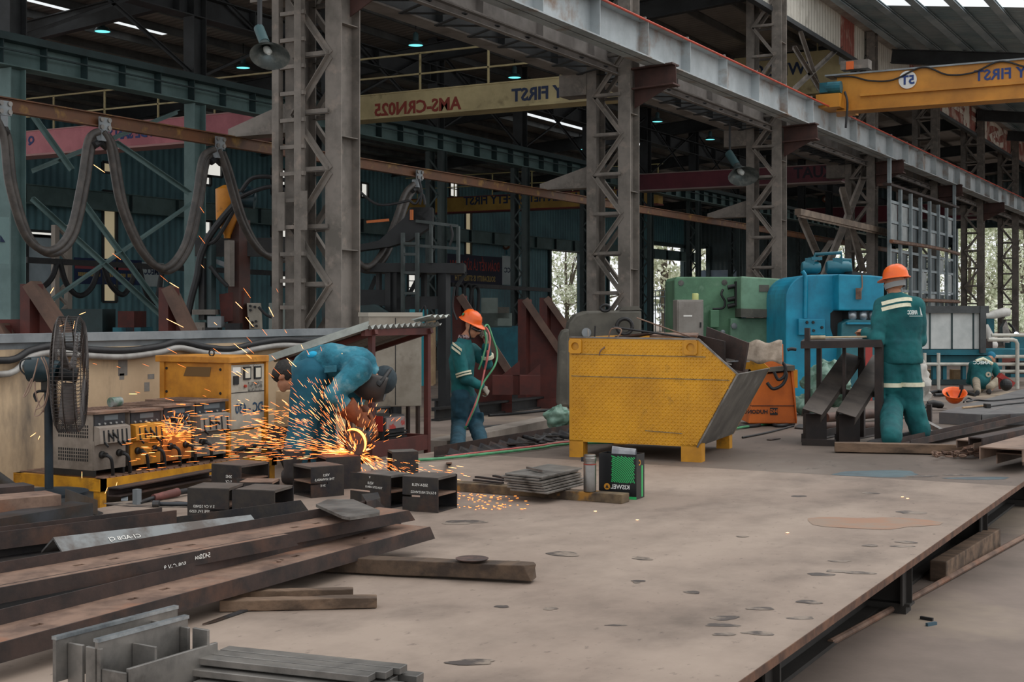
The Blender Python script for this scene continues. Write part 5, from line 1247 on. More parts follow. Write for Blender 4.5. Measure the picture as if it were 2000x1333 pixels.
b = MB(); b.prism([(sx0 - .05, sy0 - .04, sz(sx0) - .03), (sx1 + .02, sy0 - .04, sz(sx1) - .02), (sx1 + .02, sy0 - .02, sz(sx1) + .06), (sx0 - .05, sy0 - .02, sz(sx0) + .05)], (0, .01, 0)); part('edge_flashing', b, mat('pale_flashing', 'aeb4ae', '8d928c', scale=3, rough=.4, metal=.3), sh)
b = MB(); b.grid(lambda s, t: V((sx1 - .12 + .25 * t, sy1 - .28 + .40 * s, sz(sx1) + .06 + .05 * t + .018 * math.sin(s * 22))), 24, 2); o = part('loose_sheet', b, MATS['pale_flashing'], sh, smooth=70); s_ = o.modifiers.new('thick', 'SOLIDIFY'); s_.thickness = .003
for x in (sx0 + .15, sx1 - .06):
    for y in (sy0 + .15, sy1 - .05):
        b = MB(); b.bar((x, y, GROUND), (x, y, sz(x) - .02), .055, .055); part('post', b, RED, sh)
b = MB()
for y in (sy0 + .15, sy1 - .05): b.bar((sx0 + .1, y, sz(sx0 + .1) - .05), (sx1, y, sz(sx1) - .05), .05, .05)
for x in (sx0 + .15, sx1 - .06): b.bar((x, sy0, sz(x) - .04), (x, sy1, sz(x) - .04), .05, .07)
part('roof_frame', b, RED, sh)
b = MB()
for x in (sx0 + .15, sx1 - .06): b.bar((x, sy0 + .12, -.16), (x, sy1 - .02, -.16), .05, .16)
for y in (sy0 + .15, sy1 - .05): b.bar((sx0 + .15, y, -.16), (sx1 - .06, y, -.16), .05, .16)
b.bx(sx0 + .15, sx1 - .06, sy0 + .15, sy1 - .05, -.23, -.22); part('tray', b, RED, sh)
# red and black inverter welder in the shed
iv = thing('inverter_welder', 'small red and black inverter welder with ribbed front inside the shed', 'welding machine', (-8.2, 12.1, -.22)); J = lambda px, py, o=0.0: PD(px, py, 13.9 + o)
b = MB(); b.bx(-8.36, -8.05, 11.75, 12.15, -.22, .16); part('body', b, BLACKM, iv, bev=.02)
b = MB(); b.bx(-8.05, -8.035, 11.78, 12.12, .02, .14); part('panel', b, mat('grey_red_panel', '8b7f7c', 'a23a34', scale=9, rough=.4, ramp=(.5, .56)), iv)
for k in range(7): b = MB(); b.bx(-8.05, -8.01, 11.77, 12.13, -.2 + k * .03, -.185 + k * .03); part('rib', b, BLACKM, iv)
b = MB(); b.bx(-8.37, -8.06, 11.742, 11.75, .0, .16); part('red_side', b, mat('red_plastic', '9c2a26', rough=.4), iv)
b = MB(); b.tube([(-8.2, 11.8, .16), (-8.2, 11.82, .23), (-8.2, 12.08, .23), (-8.2, 12.1, .16)], .015, 8); part('handle', b, BLACKM, iv, smooth=True)
# carton boxes by the wall
CARD = mat('cardboard', 'b39877', '9a7f60', scale=4, rough=.85)
for k, (px0, px1, py0, py1, l) in enumerate(((543, 574, 763, 800, 'upper plain cardboard carton beside the bent worker'), (540, 576, 800, 832, 'lower cardboard carton under another beside the bent worker'))):
    p, q = PD(px0, py1, 12.9), PD(px1, py0, 12.9); b = MB(); b.box(((p.x + q.x) / 2, (p.y + q.y) / 2, (p.z + q.z) / 2), (abs(px1 - px0) * 12.9 / F_PX, .25, q.z - p.z), rz=YAW); solo('carton', b, CARD, l, 'carton', 'cartons by the wall', bev=.004)
b = MB(); b.box(PD(556, 862, 12.9), (.28, .26, .28), rz=YAW); solo('crate', b, STEEL_RUST, 'dark rusty crate under the cartons', 'crate')
# tall beige cabinet behind the shed
cb_ = thing('beige_cabinet', 'tall beige sheet-metal cabinet on legs behind the shed', 'cabinet', tuple(PD(765, 800, 16.6) * 1.0))
c = PD(762, 705, 16.7); b = MB(); b.box((c.x, c.y, c.z), (.66, .5, 1.1), rz=YAW + .35); part('body', b, mat('aged_beige_metal', '9d9588', '837a6d', scale=2.5, rough=.6, c3='6a6055', scale3=4, ramp3=(.6, .75)), cb_, bev=.008)
b = MB(); b.box((c.x, c.y, c.z + .57), (.68, .52, .05), rz=YAW + .35); part('top', b, mat('pale_beige_metal', 'aaa396', rough=.6), cb_)
Mz = Matrix.Rotation(YAW + .35, 3, 'Z')
b = MB(); b.box(V(c) + Mz @ V((0, -.252, 0)), (.008, .004, 1.06), M=Mz); part('door_seam', b, SLOT, cb_)
for i in (-1, 1):
    for j in (-1, 1):
        p = V((c.x, c.y, 0)) + Mz @ V((i * .29, j * .22, 0)); b = MB(); b.bar((p.x, p.y, GROUND), (p.x, p.y, c.z - .54), .04, .04); part('leg', b, STEEL_RUST, cb_)
# angle strip with teeth, hoses and bits along the platform edge
st = thing('toothed_strip', 'rusty steel strip with welded stubs lying along the platform edge', 'strip', tuple(PZ(980, 872, 0)))
b = MB(); e0, e1 = PZ(838, 893, 0) + V((.05, 0, 0)), PZ(1108, 846, 0) + V((.05, 0, 0)); b.sect(e0, e1, L_(.06, .09, .008), up=(0, 0, 1)); part('angle', b, STEEL_RUST, st)
for k in range(14):
    p = V(e0).lerp(V(e1), .05 + .066 * k); rnd = random.Random(k)
    b = MB(); b.prism([p + V((.05, 0, .005)), p + V((.05 + .22, -.05 + rnd.uniform(-.04, .06), .005)), p + V((.05 + .24, .02, .005)), p + V((.05, .05, .06))], (0, 0, .008)); part('stub', b, STEEL_DK, st)
hose([PZ(815, 899, .02), PZ(862, 896, .02), PZ(960, 886, .02), PZ(1050, 876, .02), PZ(1110, 868, .02), PZ(1300, 858, .02), PZ(1470, 832, .02), PZ(1530, 826, .02)], .013, HG, 'green hose lying straight across the platform under the skip', grp='hoses on the platform')
hose([PZ(870, 893, .02), PZ(960, 882, .02), PZ(1050, 872, .02), PZ(1110, 864, .02), PZ(1290, 852, .02)], .012, HR, 'red hose lying beside the green one under the skip', grp='hoses on the platform')
b = MB(); b.bar(PZ(877, 905, 0), PZ(877, 905, .075), .045, .012); solo('steel_stub', b, STEEL_RUST2, 'single rusty stub welded upright on the platform by the green hose', 'stub')
hose([PZ(905, 838, GROUND + .02), PZ(960, 834, GROUND + .02), PZ(1040, 826, GROUND + .02), PZ(1085, 805, GROUND + .02)], .025, BLACK, 'black cable on the floor behind the hose worker', 'floor_cable', 'cable', 'floor cables')
hose([PZ(955, 812, GROUND + .02), PZ(1010, 808, GROUND + .02), PZ(1085, 800, GROUND + .02)], .025, BLACK, 'black cable on the floor nearer the rails', 'floor_cable', 'cable', 'floor cables')
hose([PZ(1010, 850, .03), PZ(1035, 856, .06), PZ(1052, 860, .03), PZ(1075, 850, .03), PZ(1112, 856, .03)], .018, BLACK, 'black cable curling over the bits left of the skip', 'floor_cable', 'cable', 'floor cables')
for k in range(7):
    rnd = random.Random(k + 60); p = PZ(985 + 16 * k, 868 - 3.0 * k + rnd.uniform(-5, 6), .012 + .012 * (k % 3)); b = MB(); b.box(p, (.24 + rnd.uniform(0, .12), .05, .012), rz=rnd.uniform(-.5, .9)); solo('scrap_strip', b, STEEL_DK, 'dark scrap strip, %s from the hose worker among the bits left of the skip' % ['first', 'second', 'third', 'fourth', 'fifth', 'sixth', 'seventh'][k], 'strip', 'scrap strips left of the skip')
cu = MB(); cu.bar(PZ(850, 873, GROUND + .07), PZ(1088, 822, GROUND + .07), .3, .14); solo('concrete_kerb', cu, mat('pale_concrete', '9b9289', '857c74', scale=3, rough=.9), 'long low concrete kerb behind the hose worker', 'kerb')
for k, y in enumerate((767, 785)):
    b = MB(); b.sect(PZ(850, y + 25, GROUND + .1), PZ(1090, y - 3, GROUND + .1), I_(.14, .2, .03, .03)); solo('floor_rail', b, BLACKM, ['dark floor rail farther behind the hose worker', 'dark floor rail nearer behind the hose worker'][k], 'rail', 'floor rails')
# green bag by the skip
def bag(c, r, m, label, seed=1, name='bag'):
    rnd = random.Random(seed); b = MB(); b.ball(c, r, 22, 16); ph = [rnd.uniform(0, 6) for _ in range(4)]
    for p in b.v:
        d = p - V(c); a = math.atan2(d.y, d.x); k = 1 + .16 * math.sin(3 * a + 14 * d.z + ph[0]) + .10 * math.sin(7 * a - 21 * d.z + ph[1]) - .5 * max(0, d.z / r[2] - .3); p.x = c[0] + d.x * k; p.y = c[1] + d.y * k
    o = solo(name, b, m, label, 'bag', smooth=25)
    s_ = o.modifiers.new('fine', 'SUBSURF'); s_.levels = s_.render_levels = 1
    tx = bpy.data.textures.new('crumple', 'CLOUDS'); tx.noise_scale = r[0] * .55; d = o.modifiers.new('crumple', 'DISPLACE'); d.texture = tx; d.strength = r[0] * .75; d.mid_level = .55; d.texture_coords = 'LOCAL'
    return o
BAGG = mat('pale_green_plastic', '708f80', '4f6f61', scale=8, rough=.45, bump=.4, bscale=20)
c = PZ(1092, 836, .0); bag((c.x, c.y, .11), (.17, .12, .14), BAGG, 'crumpled pale green plastic bag at the left foot of the skip', 3)

# ---- sparks from the grinder
gr = thing('angle_grinder', 'dark angle grinder held by the bent worker, wheel on the steel box', 'grinder', tuple(PD(704, 870, 9.75)))
ct = PD(697, 889, 9.72); ax = (Fv * .9 + Rv * .35).normalized()
b = MB(); b.lathe([(.01, -.004), (.085, -.003), (.085, .003), (.01, .004)], ct + V((0, 0, .085)), M=frame(V((0, 0, 1)), ax), n=30); part('wheel', b, MATS['worn_grinding_disc'], gr)
b = MB(); b.tube([ct + V((0, 0, .085)) + ax * .03, PD(715, 853, 9.95), PD(727, 838, 10.1)], [.04, .038, .03], 12); part('body', b, BLACKM, gr, smooth=50)
b = MB(); b.tube([ct + V((0, 0, .09 + .092 * math.sin(t_))) + frame(V((0, 0, 1)), ax) @ V((.092 * math.cos(t_), 0, 0)) for t_ in [.2 + .22 * i for i in range(14)]], [(.02, .006)] * 14, 8); part('guard', b, STEEL_DK, gr, smooth=50)
SPK = emit('glowing_spark', 'ff8438', 3.2); SPK2 = emit('hot_spark', 'ffb070', 5.0)
rs = random.Random(11); s1 = MB(); s2 = MB(); O = ct + V((0, 0, .012))
def streak(mb, p, d, L, w_): mb.tube([p, p + d * L * .5, p + d * L], [w_ * .5, w_, w_ * .4], 4)
def fan_(n, a0, a1, rmin, rmax, zr, L, dy, w_=.0009, pw=1.0, fw=0.0):
    for _ in range(n):
        a = math.radians(rs.uniform(a0, a1)); r = rmin + (rmax - rmin) * rs.random() ** pw
        dirv = (Rv * math.cos(a) + V((0, 0, 1)) * math.sin(a) + Fv * (rs.uniform(-dy, dy) + fw)).normalized()
        p = O + dirv * r - V((0, 0, zr * r * r))
        if p.z < .012: continue
        d2 = (dirv - V((0, 0, 2 * zr * r))).normalized(); streak(s1 if rs.random() < .7 else s2, p, d2, L * rs.uniform(.4, 1.3), w_ * rs.uniform(.6, 1.4))
fan_(210, 160, 186, .05, .75, .0, .07, .25, pw=1.2)       # back along the cut, to the left
fan_(130, 168, 182, .5, 1.5, .02, .07, .3)
fan_(250, 104, 162, .05, .62, .0, .05, .3, pw=.8)           # spray up and left
fan_(300, -38, -2, .05, 1.0, .0, .06, .3, pw=1.0, fw=-.95)       # spray down and right
fan_(70, 20, 95, .04, .38, .0, .035, .3, pw=1.4)
fan_(40, 110, 170, .5, 1.1, .05, .06, .5)
fan_(22, 115, 165, 1.0, 2.2, .02, .07, .5)
fan_(130, -180, 180, .02, .13, .0, .03, .1, .002)
for _ in range(110):                                       # embers on the platform
    p = PZ(rs.uniform(905, 1010) + rs.gauss(0, 20), rs.uniform(950, 996), .006); streak(s1, p, (Rv + Fv * rs.uniform(-.5, .5)).normalized(), rs.uniform(.006, .022), .0022)
for px, py in ((1160, 999), (1242, 1016), (1535, 1041), (1760, 971), (1770, 974), (433, 984)): streak(s2, PZ(px, py, .006), Rv, .018, .0025)
SB = PX(338, 852, -8.22)
for _ in range(90):                                        # burst where they hit the orange welding set
    a = rs.uniform(-.5, 3.6); d = (V((0, 1, 0)) * math.cos(a) + V((0, 0, 1)) * math.sin(a) + V((.5, 0, 0)) * rs.random()).normalized(); r = rs.uniform(.01, .2); streak(s1, SB + d * r, d, rs.uniform(.02, .06), .0018)
for px0, px1, py0, py1, n in ((330, 560, 790, 880, 90), (255, 345, 805, 905, 18), (480, 600, 800, 860, 40)):
    for _ in range(n):
        p = PD(rs.uniform(px0, px1), rs.uniform(py0, py1), rs.uniform(10.3, 11.0)); streak(s1, p, (-Rv + V((0, 0, rs.uniform(-.25, .15)))).normalized(), rs.uniform(.03, .075), .0016)
for px, py, ax_, ay_, L in ((183, 322, 1, -.7, .1), (105, 562, -.6, -1, .05), (331, 552, 1, -.6, .08), (460, 590, 1, -1, .07), (325, 623, 1, -.5, .14), (480, 620, .8, -1, .09), (525, 600, .5, -1, .08), (146, 627, -.2, -1, .08), (252, 770, 1, .0, .06), (70, 846, -1, -.7, .05), (78, 852, -.5, -1, .03), (470, 680, 1, -.8, .06), (560, 700, 1, -.9, .1), (668, 690, .1, -1, .05), (128, 633, -1, -.4, .05), (155, 615, 1, .4, .05), (160, 935, 0, 1, .05), (205, 965, .4, 1, .05), (225, 955, .3, 1, .05)):
    streak(s2, PD(px, py, 10.0), (Rv * ax_ + V((0, 0, ay_))).normalized(), L, .002)
solo('sparks', s1, SPK, 'shower of orange grinding sparks spraying from the wheel', 'sparks', kind='stuff', loc=tuple(O))
solo('sparks', s2, SPK2, 'whiter hottest sparks scattered through the orange shower', 'sparks', kind='stuff', loc=tuple(O))
arc = MB(); Ma = frame(V((0, 0, 1)), ax); cA = ct + V((0, 0, .085))
arc.tube([cA + Ma @ V((.1 * math.cos(t_) * 1.0 + .02, .1 * math.sin(t_), -.02)) for t_ in [1.1 + .19 * i for i in range(15)]], [.004 + .006 * math.sin(math.pi * i / 14) for i in range(15)], 8)
solo('spark_ring', arc, emit('bright_spark_ring', 'ff9040', 6.0), 'glowing orange curl of sparks around the grinding wheel', 'sparks', kind='stuff')
# ================================================================ the yellow skip
sk0 = PZ(1112, 893, 0); sku = (PZ(1369, 904, 0) - sk0); sku.z = 0; sku.normalize(); skn = V((0, 0, 1)).cross(sku)
def SP(a, b, z): return V((sk0.x, sk0.y, 0)) + sku * a + skn * b + V((0, 0, z))
prof = [(0, .137), (1.13, .127), (1.467, .736), (1.14, 1.02), (0, 1.03)]
DEP = 1.32
sk = thing('scrap_skip', 'yellow tread-plate scrap skip on short legs, filled with steel scrap', 'skip', tuple(SP(.65, .66, 0)))
DIA = mat('yellow_tread_plate', 'd3991d', 'b68018', scale=2.5, rough=.42, ramp=(.42, .7), c3='7a5a24', scale3=3.5, ramp3=(.6, .78), bump=.05)
b = MB(); b.prism([SP(a, 0, z) for a, z in prof], skn * .012)
def inside(a, z):
    n = len(prof); return all((prof[(i + 1) % n][0] - prof[i][0]) * (z - prof[i][1]) - (prof[(i + 1) % n][1] - prof[i][1]) * (a - prof[i][0]) > .012 * math.dist(prof[i], prof[(i + 1) % n]) for i in range(n))
i = 0
pt = .0265
for r_ in range(36):
    for c_ in range(58):
        a, z = .01 + c_ * pt, .145 + r_ * pt
        if not inside(a, z) or (a < .13 and z > .9) or (1.0 < a < 1.15 and z > .88): continue
        s_ = 1 if (r_ + c_) % 2 else -1; du, dv = .0115, .0115 * s_
        q = [SP(a - du, 0, z - dv), SP(a + .0042, 0, z - .0042 * s_), SP(a + du, 0, z + dv), SP(a - .0042, 0, z + .0042 * s_)]; k = len(b.v)
        b.v += q + [SP(a, -.0065, z)]; b.f += [(k, k + 1, k + 4), (k + 1, k + 2, k + 4), (k + 2, k + 3, k + 4), (k + 3, k, k + 4)]
part('front_panel', b, DIA, sk)
GREYP = mat('scuffed_grey_steel', '6a665f', '4b4844', scale=3, rough=.6, c3='8d8b86', scale3=5, ramp3=(.6, .75))
b = MB(); b.prism([SP(1.467, 0, .736), SP(1.13, 0, .127), SP(1.115, 0, .13), SP(1.45, 0, .74)], skn * DEP); part('sloping_end', b, GREYP, sk, label='grey sloping end plate')
b = MB(); b.prism([SP(0, DEP, .137), SP(1.13, DEP, .127), SP(1.467, DEP, .736), SP(1.14, DEP, 1.02), SP(0, DEP, 1.03)], skn * .012); part('back_panel', b, YEL, sk)
b = MB(); b.prism([SP(0, .012, .137), SP(.012, .012, .137), SP(.012, .012, 1.03), SP(0, .012, 1.03)], skn * (DEP - .012)); part('end_panel', b, YEL, sk)
b = MB(); b.prism([SP(0, .012, .137), SP(1.13, .012, .127), SP(1.13, .012, .14), SP(0, .012, .15)], skn * (DEP - .012)); part('bottom', b, YEL, sk)
b = MB()
for p, q in (((0, 1.035), (1.14, 1.025)), ((1.14, 1.025), (1.47, .738)), ((1.47, .738), (1.13, .125))): b.bar(SP(p[0], -.002, p[1]), SP(q[0], -.002, q[1]), .014, .014)
part('worn_rim', b, STEEL_BARE, sk)
b = MB()
for z, a1 in ((.89, 1.2), (.70, 1.4)): b.bar(SP(.02, -.003, z), SP(a1, -.003, z - .012), .005, .006)
b.bar(SP(.68, -.003, .25), SP(1.0, -.003, .235), .006, .006)
part('weld_seams', b, mat('scratched_steel', '8a7d60', '5d5138', scale=20, rough=.6), sk)
Ms = Matrix((sku, skn, V((0, 0, 1)))).transposed()
for a in (.058, 1.075): b = MB(); b.holed(SP(a, -.012, .955), .115, .125, .034, .02, M=Ms, n=24); part('lifting_lug', b, YEL, sk, bev=.003); b = MB(); b.lathe([(.034, 0), (.034, .002)], SP(a, .0115, .955), M=Matrix((sku, V((0, 0, 1)), -skn)).transposed(), n=20); part('lug_hole', b, mat('dim_hole', '3a3733', '6d6a66', scale=3, rough=.6), sk)
for a0, a1, d0 in ((.0, .125, 0.0), (.99, 1.165, 0.0), (.0, .125, 1.2), (1.0, 1.12, 1.2)):
    b = MB(); b.prism([SP(a0, d0, 0), SP(a1, d0, 0), SP(a1, d0, .15), SP(a0, d0, .15)], skn * .12); part('leg', b, YEL, sk)
# scrap in the skip
b = MB(); b.grid(lambda s, t: SP(.03 + 1.28 * s, .03 + 1.25 * t, .80 + .07 * math.sin(9 * s + 3 * t) + .05 * math.sin(17 * t + 5 * s) - .25 * max(0, s - .75)), 24, 20); solo('scrap_heap', b, STEEL_RUST, 'heap of small rusty steel scrap filling the skip', 'scrap', kind='stuff')
def plate(pts, t, m, label, name='scrap_plate', cat='plate', grp=None):
    b = MB(); pts = [V(p) for p in pts]; n = (pts[1] - pts[0]).cross(pts[2] - pts[0]).normalized() * t; b.prism(pts, n); return solo(name, b, m, label, cat, grp)
plate([SP(1.02, .75, 1.12), SP(1.46, .42, .99), SP(1.42, .42, .74), SP(1.0, .75, .82)], .02, STEEL_RUST, 'largest rusty plate standing on edge at the right end of the skip', grp='plates in the skip')
plate([SP(.93, .6, 1.06), SP(1.25, .45, 1.0), SP(1.25, .45, .8), SP(.93, .6, .8)], .02, STEEL_RUST, 'second rusty plate standing beside the largest one in the skip', grp='plates in the skip')
plate([SP(.6, .4, 1.03), SP(1.05, .3, 1.03), SP(1.0, .55, 1.05), SP(.6, .6, 1.05)], .02, STEEL_RUST2, 'rusty plate lying flat on the skip rim', grp='plates in the skip')
plate([SP(.25, .5, 1.02), SP(.62, .3, 1.06), SP(.62, .7, 1.06), SP(.25, .8, 1.0)], .015, STEEL_RUST, 'dark rusty plate lying in the middle of the skip', grp='plates in the skip')
for k, (p, q, r, m, l) in enumerate((((.33, .2, 1.12), (1.05, .3, 1.02), .009, BLACK, 'long black rod sticking out across the skip'), ((.5, .35, 1.2), (1.0, .25, 1.04), .006, STEEL_RUST2, 'thin rusty rod leaning across the skip'), ((.08, .3, .95), (.06, .32, 1.1), .008, STEEL_BARE, 'small grey rod standing up at the left of the skip'), ((.14, .25, .95), (.15, .25, 1.13), .008, BLACK, 'small black rod standing up at the left of the skip'))):
    b = MB(); b.rod(SP(*p), SP(*q), r, 8); solo('scrap_rod', b, m, l, 'rod', 'rods in the skip')
hose([SP(.3, .15, .98), SP(.33, .15, 1.1), SP(.42, .15, 1.1), SP(.4, .1, 1.03), SP(.3, -.02, .93), SP(.28, -.02, .88)], .006, STEEL_RUST2, 'bent rusty wire loop hanging over the skip front', 'wire_loop', 'wire')
for k in range(9):
    rnd = random.Random(k + 5); b = MB(); b.box(SP(1.25 + rnd.uniform(-.06, .12), .15 + .12 * k, .80 + rnd.uniform(-.02, .04)), (.22, .07, .012), M=Matrix.Rotation(rnd.uniform(0, 3), 3, 'Z') @ Matrix.Rotation(rnd.uniform(-.3, .3), 3, 'X')); solo('scrap_offcut', b, [STEEL_BARE, STEEL_BL, mat('pale_scrap', 'b9b0a2', '8d857a', scale=6, rough=.6)][k % 3], 'grey scrap offcut at the open sloping end of the skip, %s from the front' % ['nearest', 'second', 'third', 'fourth', 'fifth', 'sixth', 'seventh', 'eighth', 'ninth'][k], 'offcut', 'offcuts in the skip')
b = MB(); b.grid(lambda s, t: SP(1.3 + .34 * s, 1.0 + .02 * math.sin(9 * s), .80 + .19 * t + .015 * math.sin(11 * s + 4 * t)), 12, 6); o = solo('torn_sack', b, mat('dirty_white_sack', 'c3b3a2', '8f8070', scale=7, rough=.85), 'dirty white torn sack standing at the right end of the skip', 'sack', smooth=True)
o.modifiers.new('thick', 'SOLIDIFY').thickness = .01

# ================================================================ machines behind
def slab(mb, pxs, d, th): mb.prism([PD(x, y, d) for x, y in pxs], Fv * th)
# grey-olive machine left of the skip
OLV = mat('olive_grey_paint', '5d5a51', '4a4841', scale=3, rough=.55, c3='777368', scale3=4, ramp3=(.6, .75))
ol = thing('olive_machine', 'rounded olive-grey machine between the skip and the near column', 'machine', tuple(PZ(1170, 800, GROUND)))
b = MB(); pts = [(1108, 800), (1108, 650), (1112, 630), (1124, 615), (1145, 608), (1253, 606), (1253, 800)]; slab(b, pts, 17.5, .9); part('body', b, OLV, ol, bev=.03)
b = MB(); slab(b, [(1088, 795), (1092, 660), (1098, 646), (1112, 642), (1112, 795)], 17.0, .5); part('side_column', b, OLV, ol, bev=.03)
b = MB(); slab(b, [(1216, 600), (1246, 598), (1254, 606), (1210, 606)], 17.5, .4); part('top_block', b, OLV, ol)
b = MB(); b.tube([PD(1220 + 15 * math.cos(a), 638 + 15 * math.sin(a), 17.4) for a in [i * .33 for i in range(20)]], .025, 8); b.tube([PD(1182 + 9 * math.cos(a), 602 + 6 * math.sin(a), 17.4) for a in [i * .33 for i in range(20)]], .02, 8); part('handwheel', b, BLACKM, ol, smooth=True)
b = MB(); b.lathe([(.06, 0), (.06, .05)], PD(1145, 650, 17.45), M=frame(V((0, 0, 1)), -Fv), n=20); part('dial', b, CAP, ol)
# green press
GPR = mat('worn_green_paint', '5f8c6c', '4c7458', scale=2.5, rough=.55, c3='6f9478', scale3=5, ramp3=(.58, .75))
GPR2 = mat('pale_worn_green', '78a085', '64886f', scale=3, rough=.5)
gp = thing('green_press', 'worn green punching press with a grey lip, behind the skip', 'press', tuple(PD(1420, 700, 21.5)))
gd = 21.5
b = MB(); slab(b, [(1317, 811), (1317, 548), (1322, 541), (1448, 541), (1448, 811)], gd, 1.3); part('frame', b, GPR, gp, bev=.02)
b = MB(); slab(b, [(1447, 606), (1447, 540), (1527, 545), (1529, 608)], gd - .5, 1.6); part('head', b, GPR2, gp, bev=.02)
b = MB(); b.prism([PD(1447, 603, gd - .55), PD(1530, 605, gd - .55), PD(1524, 620, gd - .55), PD(1447, 620, gd - .55)], Fv * 1.2); part('lip', b, OLV, gp, label='grey lip')
b = MB(); slab(b, [(1424, 811), (1427, 622), (1515, 622), (1515, 811)], gd - .2, 1.0); part('lower_body', b, GPR2, gp, bev=.015)
b = MB(); slab(b, [(1436, 598), (1436, 550), (1443, 550), (1443, 598)], gd - .12, .1); part('slide', b, BLACKM, gp)
for x, y in ((1330, 553), (1415, 552)): b = MB(); b.lathe([(.045, 0), (.045, .01)], PD(x, y, gd - .001), M=frame(V((0, 0, 1)), -Fv), n=18); part('hole', b, mat('dim_hole_grey', '6b6a66', '2c2b29', scale=5, rough=.7), gp)
b = MB(); slab(b, [(1483, 570), (1483, 557), (1502, 557), (1502, 570)], gd - .52, .02); part('name_plate', b, OLV, gp)
for x, y in ((1427, 562), (1427, 586), (1427, 599)): b = MB(); b.tube([PD(x - 6, y, gd - .1), PD(x + 8, y - 3, gd - .1)], .035, 10); part('limit_switch', b, BLACKM, gp, smooth=50)
for x, y, r in ((1433, 637, .045), (1411, 649, .035)): b = MB(); b.lathe([(r, 0), (r, .06), (r * .6, .07)], PD(x, y, gd - .22), M=frame(V((0, 0, 1)), -Fv), n=16); part('knob', b, CAP, gp, smooth=50)
b = MB(); slab(b, [(1388, 640), (1388, 606), (1405, 606), (1405, 640)], gd - .2, .2); part('junction_box', b, GPR, gp, bev=.01)
hose([PD(1412, 566, gd - .05), PD(1409, 576, gd - .1), PD(1416, 590, gd - .1), PD(1412, 602, gd - .1), PD(1392, 604, gd - .1)], .018, BLACK, 'thin black cable running down the side of the green press', 'machine_cable', 'cable')
cab = thing('control_cabinet', 'beige-grey control cabinet standing in front of the green press', 'cabinet', tuple(PD(1355, 700, gd - 1.0)))
b = MB(); slab(b, [(1322, 819), (1322, 586), (1374, 586), (1374, 819)], gd - 1.0, .5); part('body', b, mat('beige_grey_cabinet', '8f8a83', '7b756e', scale=3, rough=.5), cab, bev=.01)
b = MB(); slab(b, [(1325, 757), (1325, 589), (1371, 589), (1371, 757)], gd - 1.015, .015); part('door', b, MATS['beige_grey_cabinet'], cab, bev=.004)
b = MB(); slab(b, [(1335, 619), (1335, 616), (1352, 616), (1352, 619)], gd - 1.02, .005); part('label_strip', b, CHALK, cab)
b = MB(); slab(b, [(1367, 640), (1367, 630), (1370, 630), (1370, 640)], gd - 1.04, .02); part('handle', b, BLACKM, cab)
b = MB(); b.lathe([(.05, 0), (.05, .09), (.04, .1)], PD(1358, 586, gd - .8), n=14); solo('yellow_cup', b, mat('pale_yellow_cup', 'b8bf7a', rough=.5), 'small pale yellow cup on top of the beige-grey cabinet', 'cup', smooth=50)
# blue press
BPR = mat('bright_blue_paint', '0893b4', '067796', scale=2, rough=.45, c3='134a5a', scale3=3, ramp3=(.6, .78), stretch3=(1, 1, .4))
bp_ = thing('blue_press', 'big bright blue press with a rounded back and two motors on top', 'press', tuple(PD(1630, 770, 19.5)))
bd = 19.5
b = MB(); pts = [(1535, 830), (1535, 610)] + [(1535 + 46 * (1 - math.cos(a)), 583 - 46 * math.sin(a)) for a in [i * math.pi / 16 for i in range(9)]] + [(1640, 536), (1640, 830)]
slab(b, [(x, y) for x, y in pts], bd, 1.5); part('frame', b, BPR, bp_, bev=.02)
b = MB(); slab(b, [(1638, 607), (1638, 536), (1700, 538), (1727, 541), (1727, 607)], bd - .35, 1.7); part('head', b, BPR, bp_, bev=.02)
b = MB(); slab(b, [(1638, 830), (1644, 632), (1660, 624), (1727, 626), (1727, 830)], bd - .25, 1.5); part('bed', b, mat('worn_teal_blue', '2f7680', '27616c', scale=3, rough=.5), bp_, bev=.02)
b = MB(); slab(b, [(1628, 660), (1622, 640), (1622, 612), (1632, 604), (1645, 604), (1645, 660)], bd - .01, .3); part('throat_shade', b, SLOT, bp_)
b = MB(); slab(b, [(1622, 645), (1622, 600), (1727, 600), (1727, 645)], bd + .9, .05); part('throat_shade', b, SLOT, bp_)  # dark sheet added behind the gap, standing in for the shade there
for x in (1665, 1686, 1705): b = MB(); b.lathe([(.03, 0), (.06, .05), (.06, .13), (.03, .16)], PD(x, 628, bd - .2), n=16); part('tool_holder', b, STEEL_CUT, bp_, smooth=50)
b = MB(); slab(b, [(1655, 634), (1655, 630), (1720, 630), (1720, 634)], bd - .35, .2); part('tool_bar', b, BPR, bp_)
b = MB(); slab(b, [(1560, 655), (1560, 623), (1612, 624), (1612, 655)], bd - .12, .12); cbx = part('switch_box', b, BPR, bp_, bev=.008)
for x, y in ((1576, 630), (1588, 630), (1589, 646), (1605, 640)): b = MB(); b.lathe([(.022, 0), (.018, .03)], PD(x, y, bd - .12), M=frame(V((0, 0, 1)), -Fv), n=10); part('button', b, BLACKM, cbx)
b = MB(); b.tube(smooth_path([PD(1567, 530, bd - .04), PD(1573, 540, bd - .04), PD(1574, 560, bd - .04), PD(1573, 622, bd - .04)]), .03, 10); part('conduit', b, BPR, bp_, smooth=True)
for x0, x1, y, r in ((1566, 1602, 523, .095), (1614, 1662, 523, .105)):
    b = MB(); b.tube([PD(x0, y, bd + .5), PD(x0 + 4, y, bd + .5), PD(x1 - 6, y, bd + .5), PD(x1, y, bd + .5)], [r * .8, r, r, r * .7], 18); b.box(PD((x0 + x1) / 2, y - 12, bd + .5), (.14, .14, .1)); part('motor', b, mat('teal_motor', '1b6676', '16505d', scale=4, rough=.4), bp_, smooth=45)
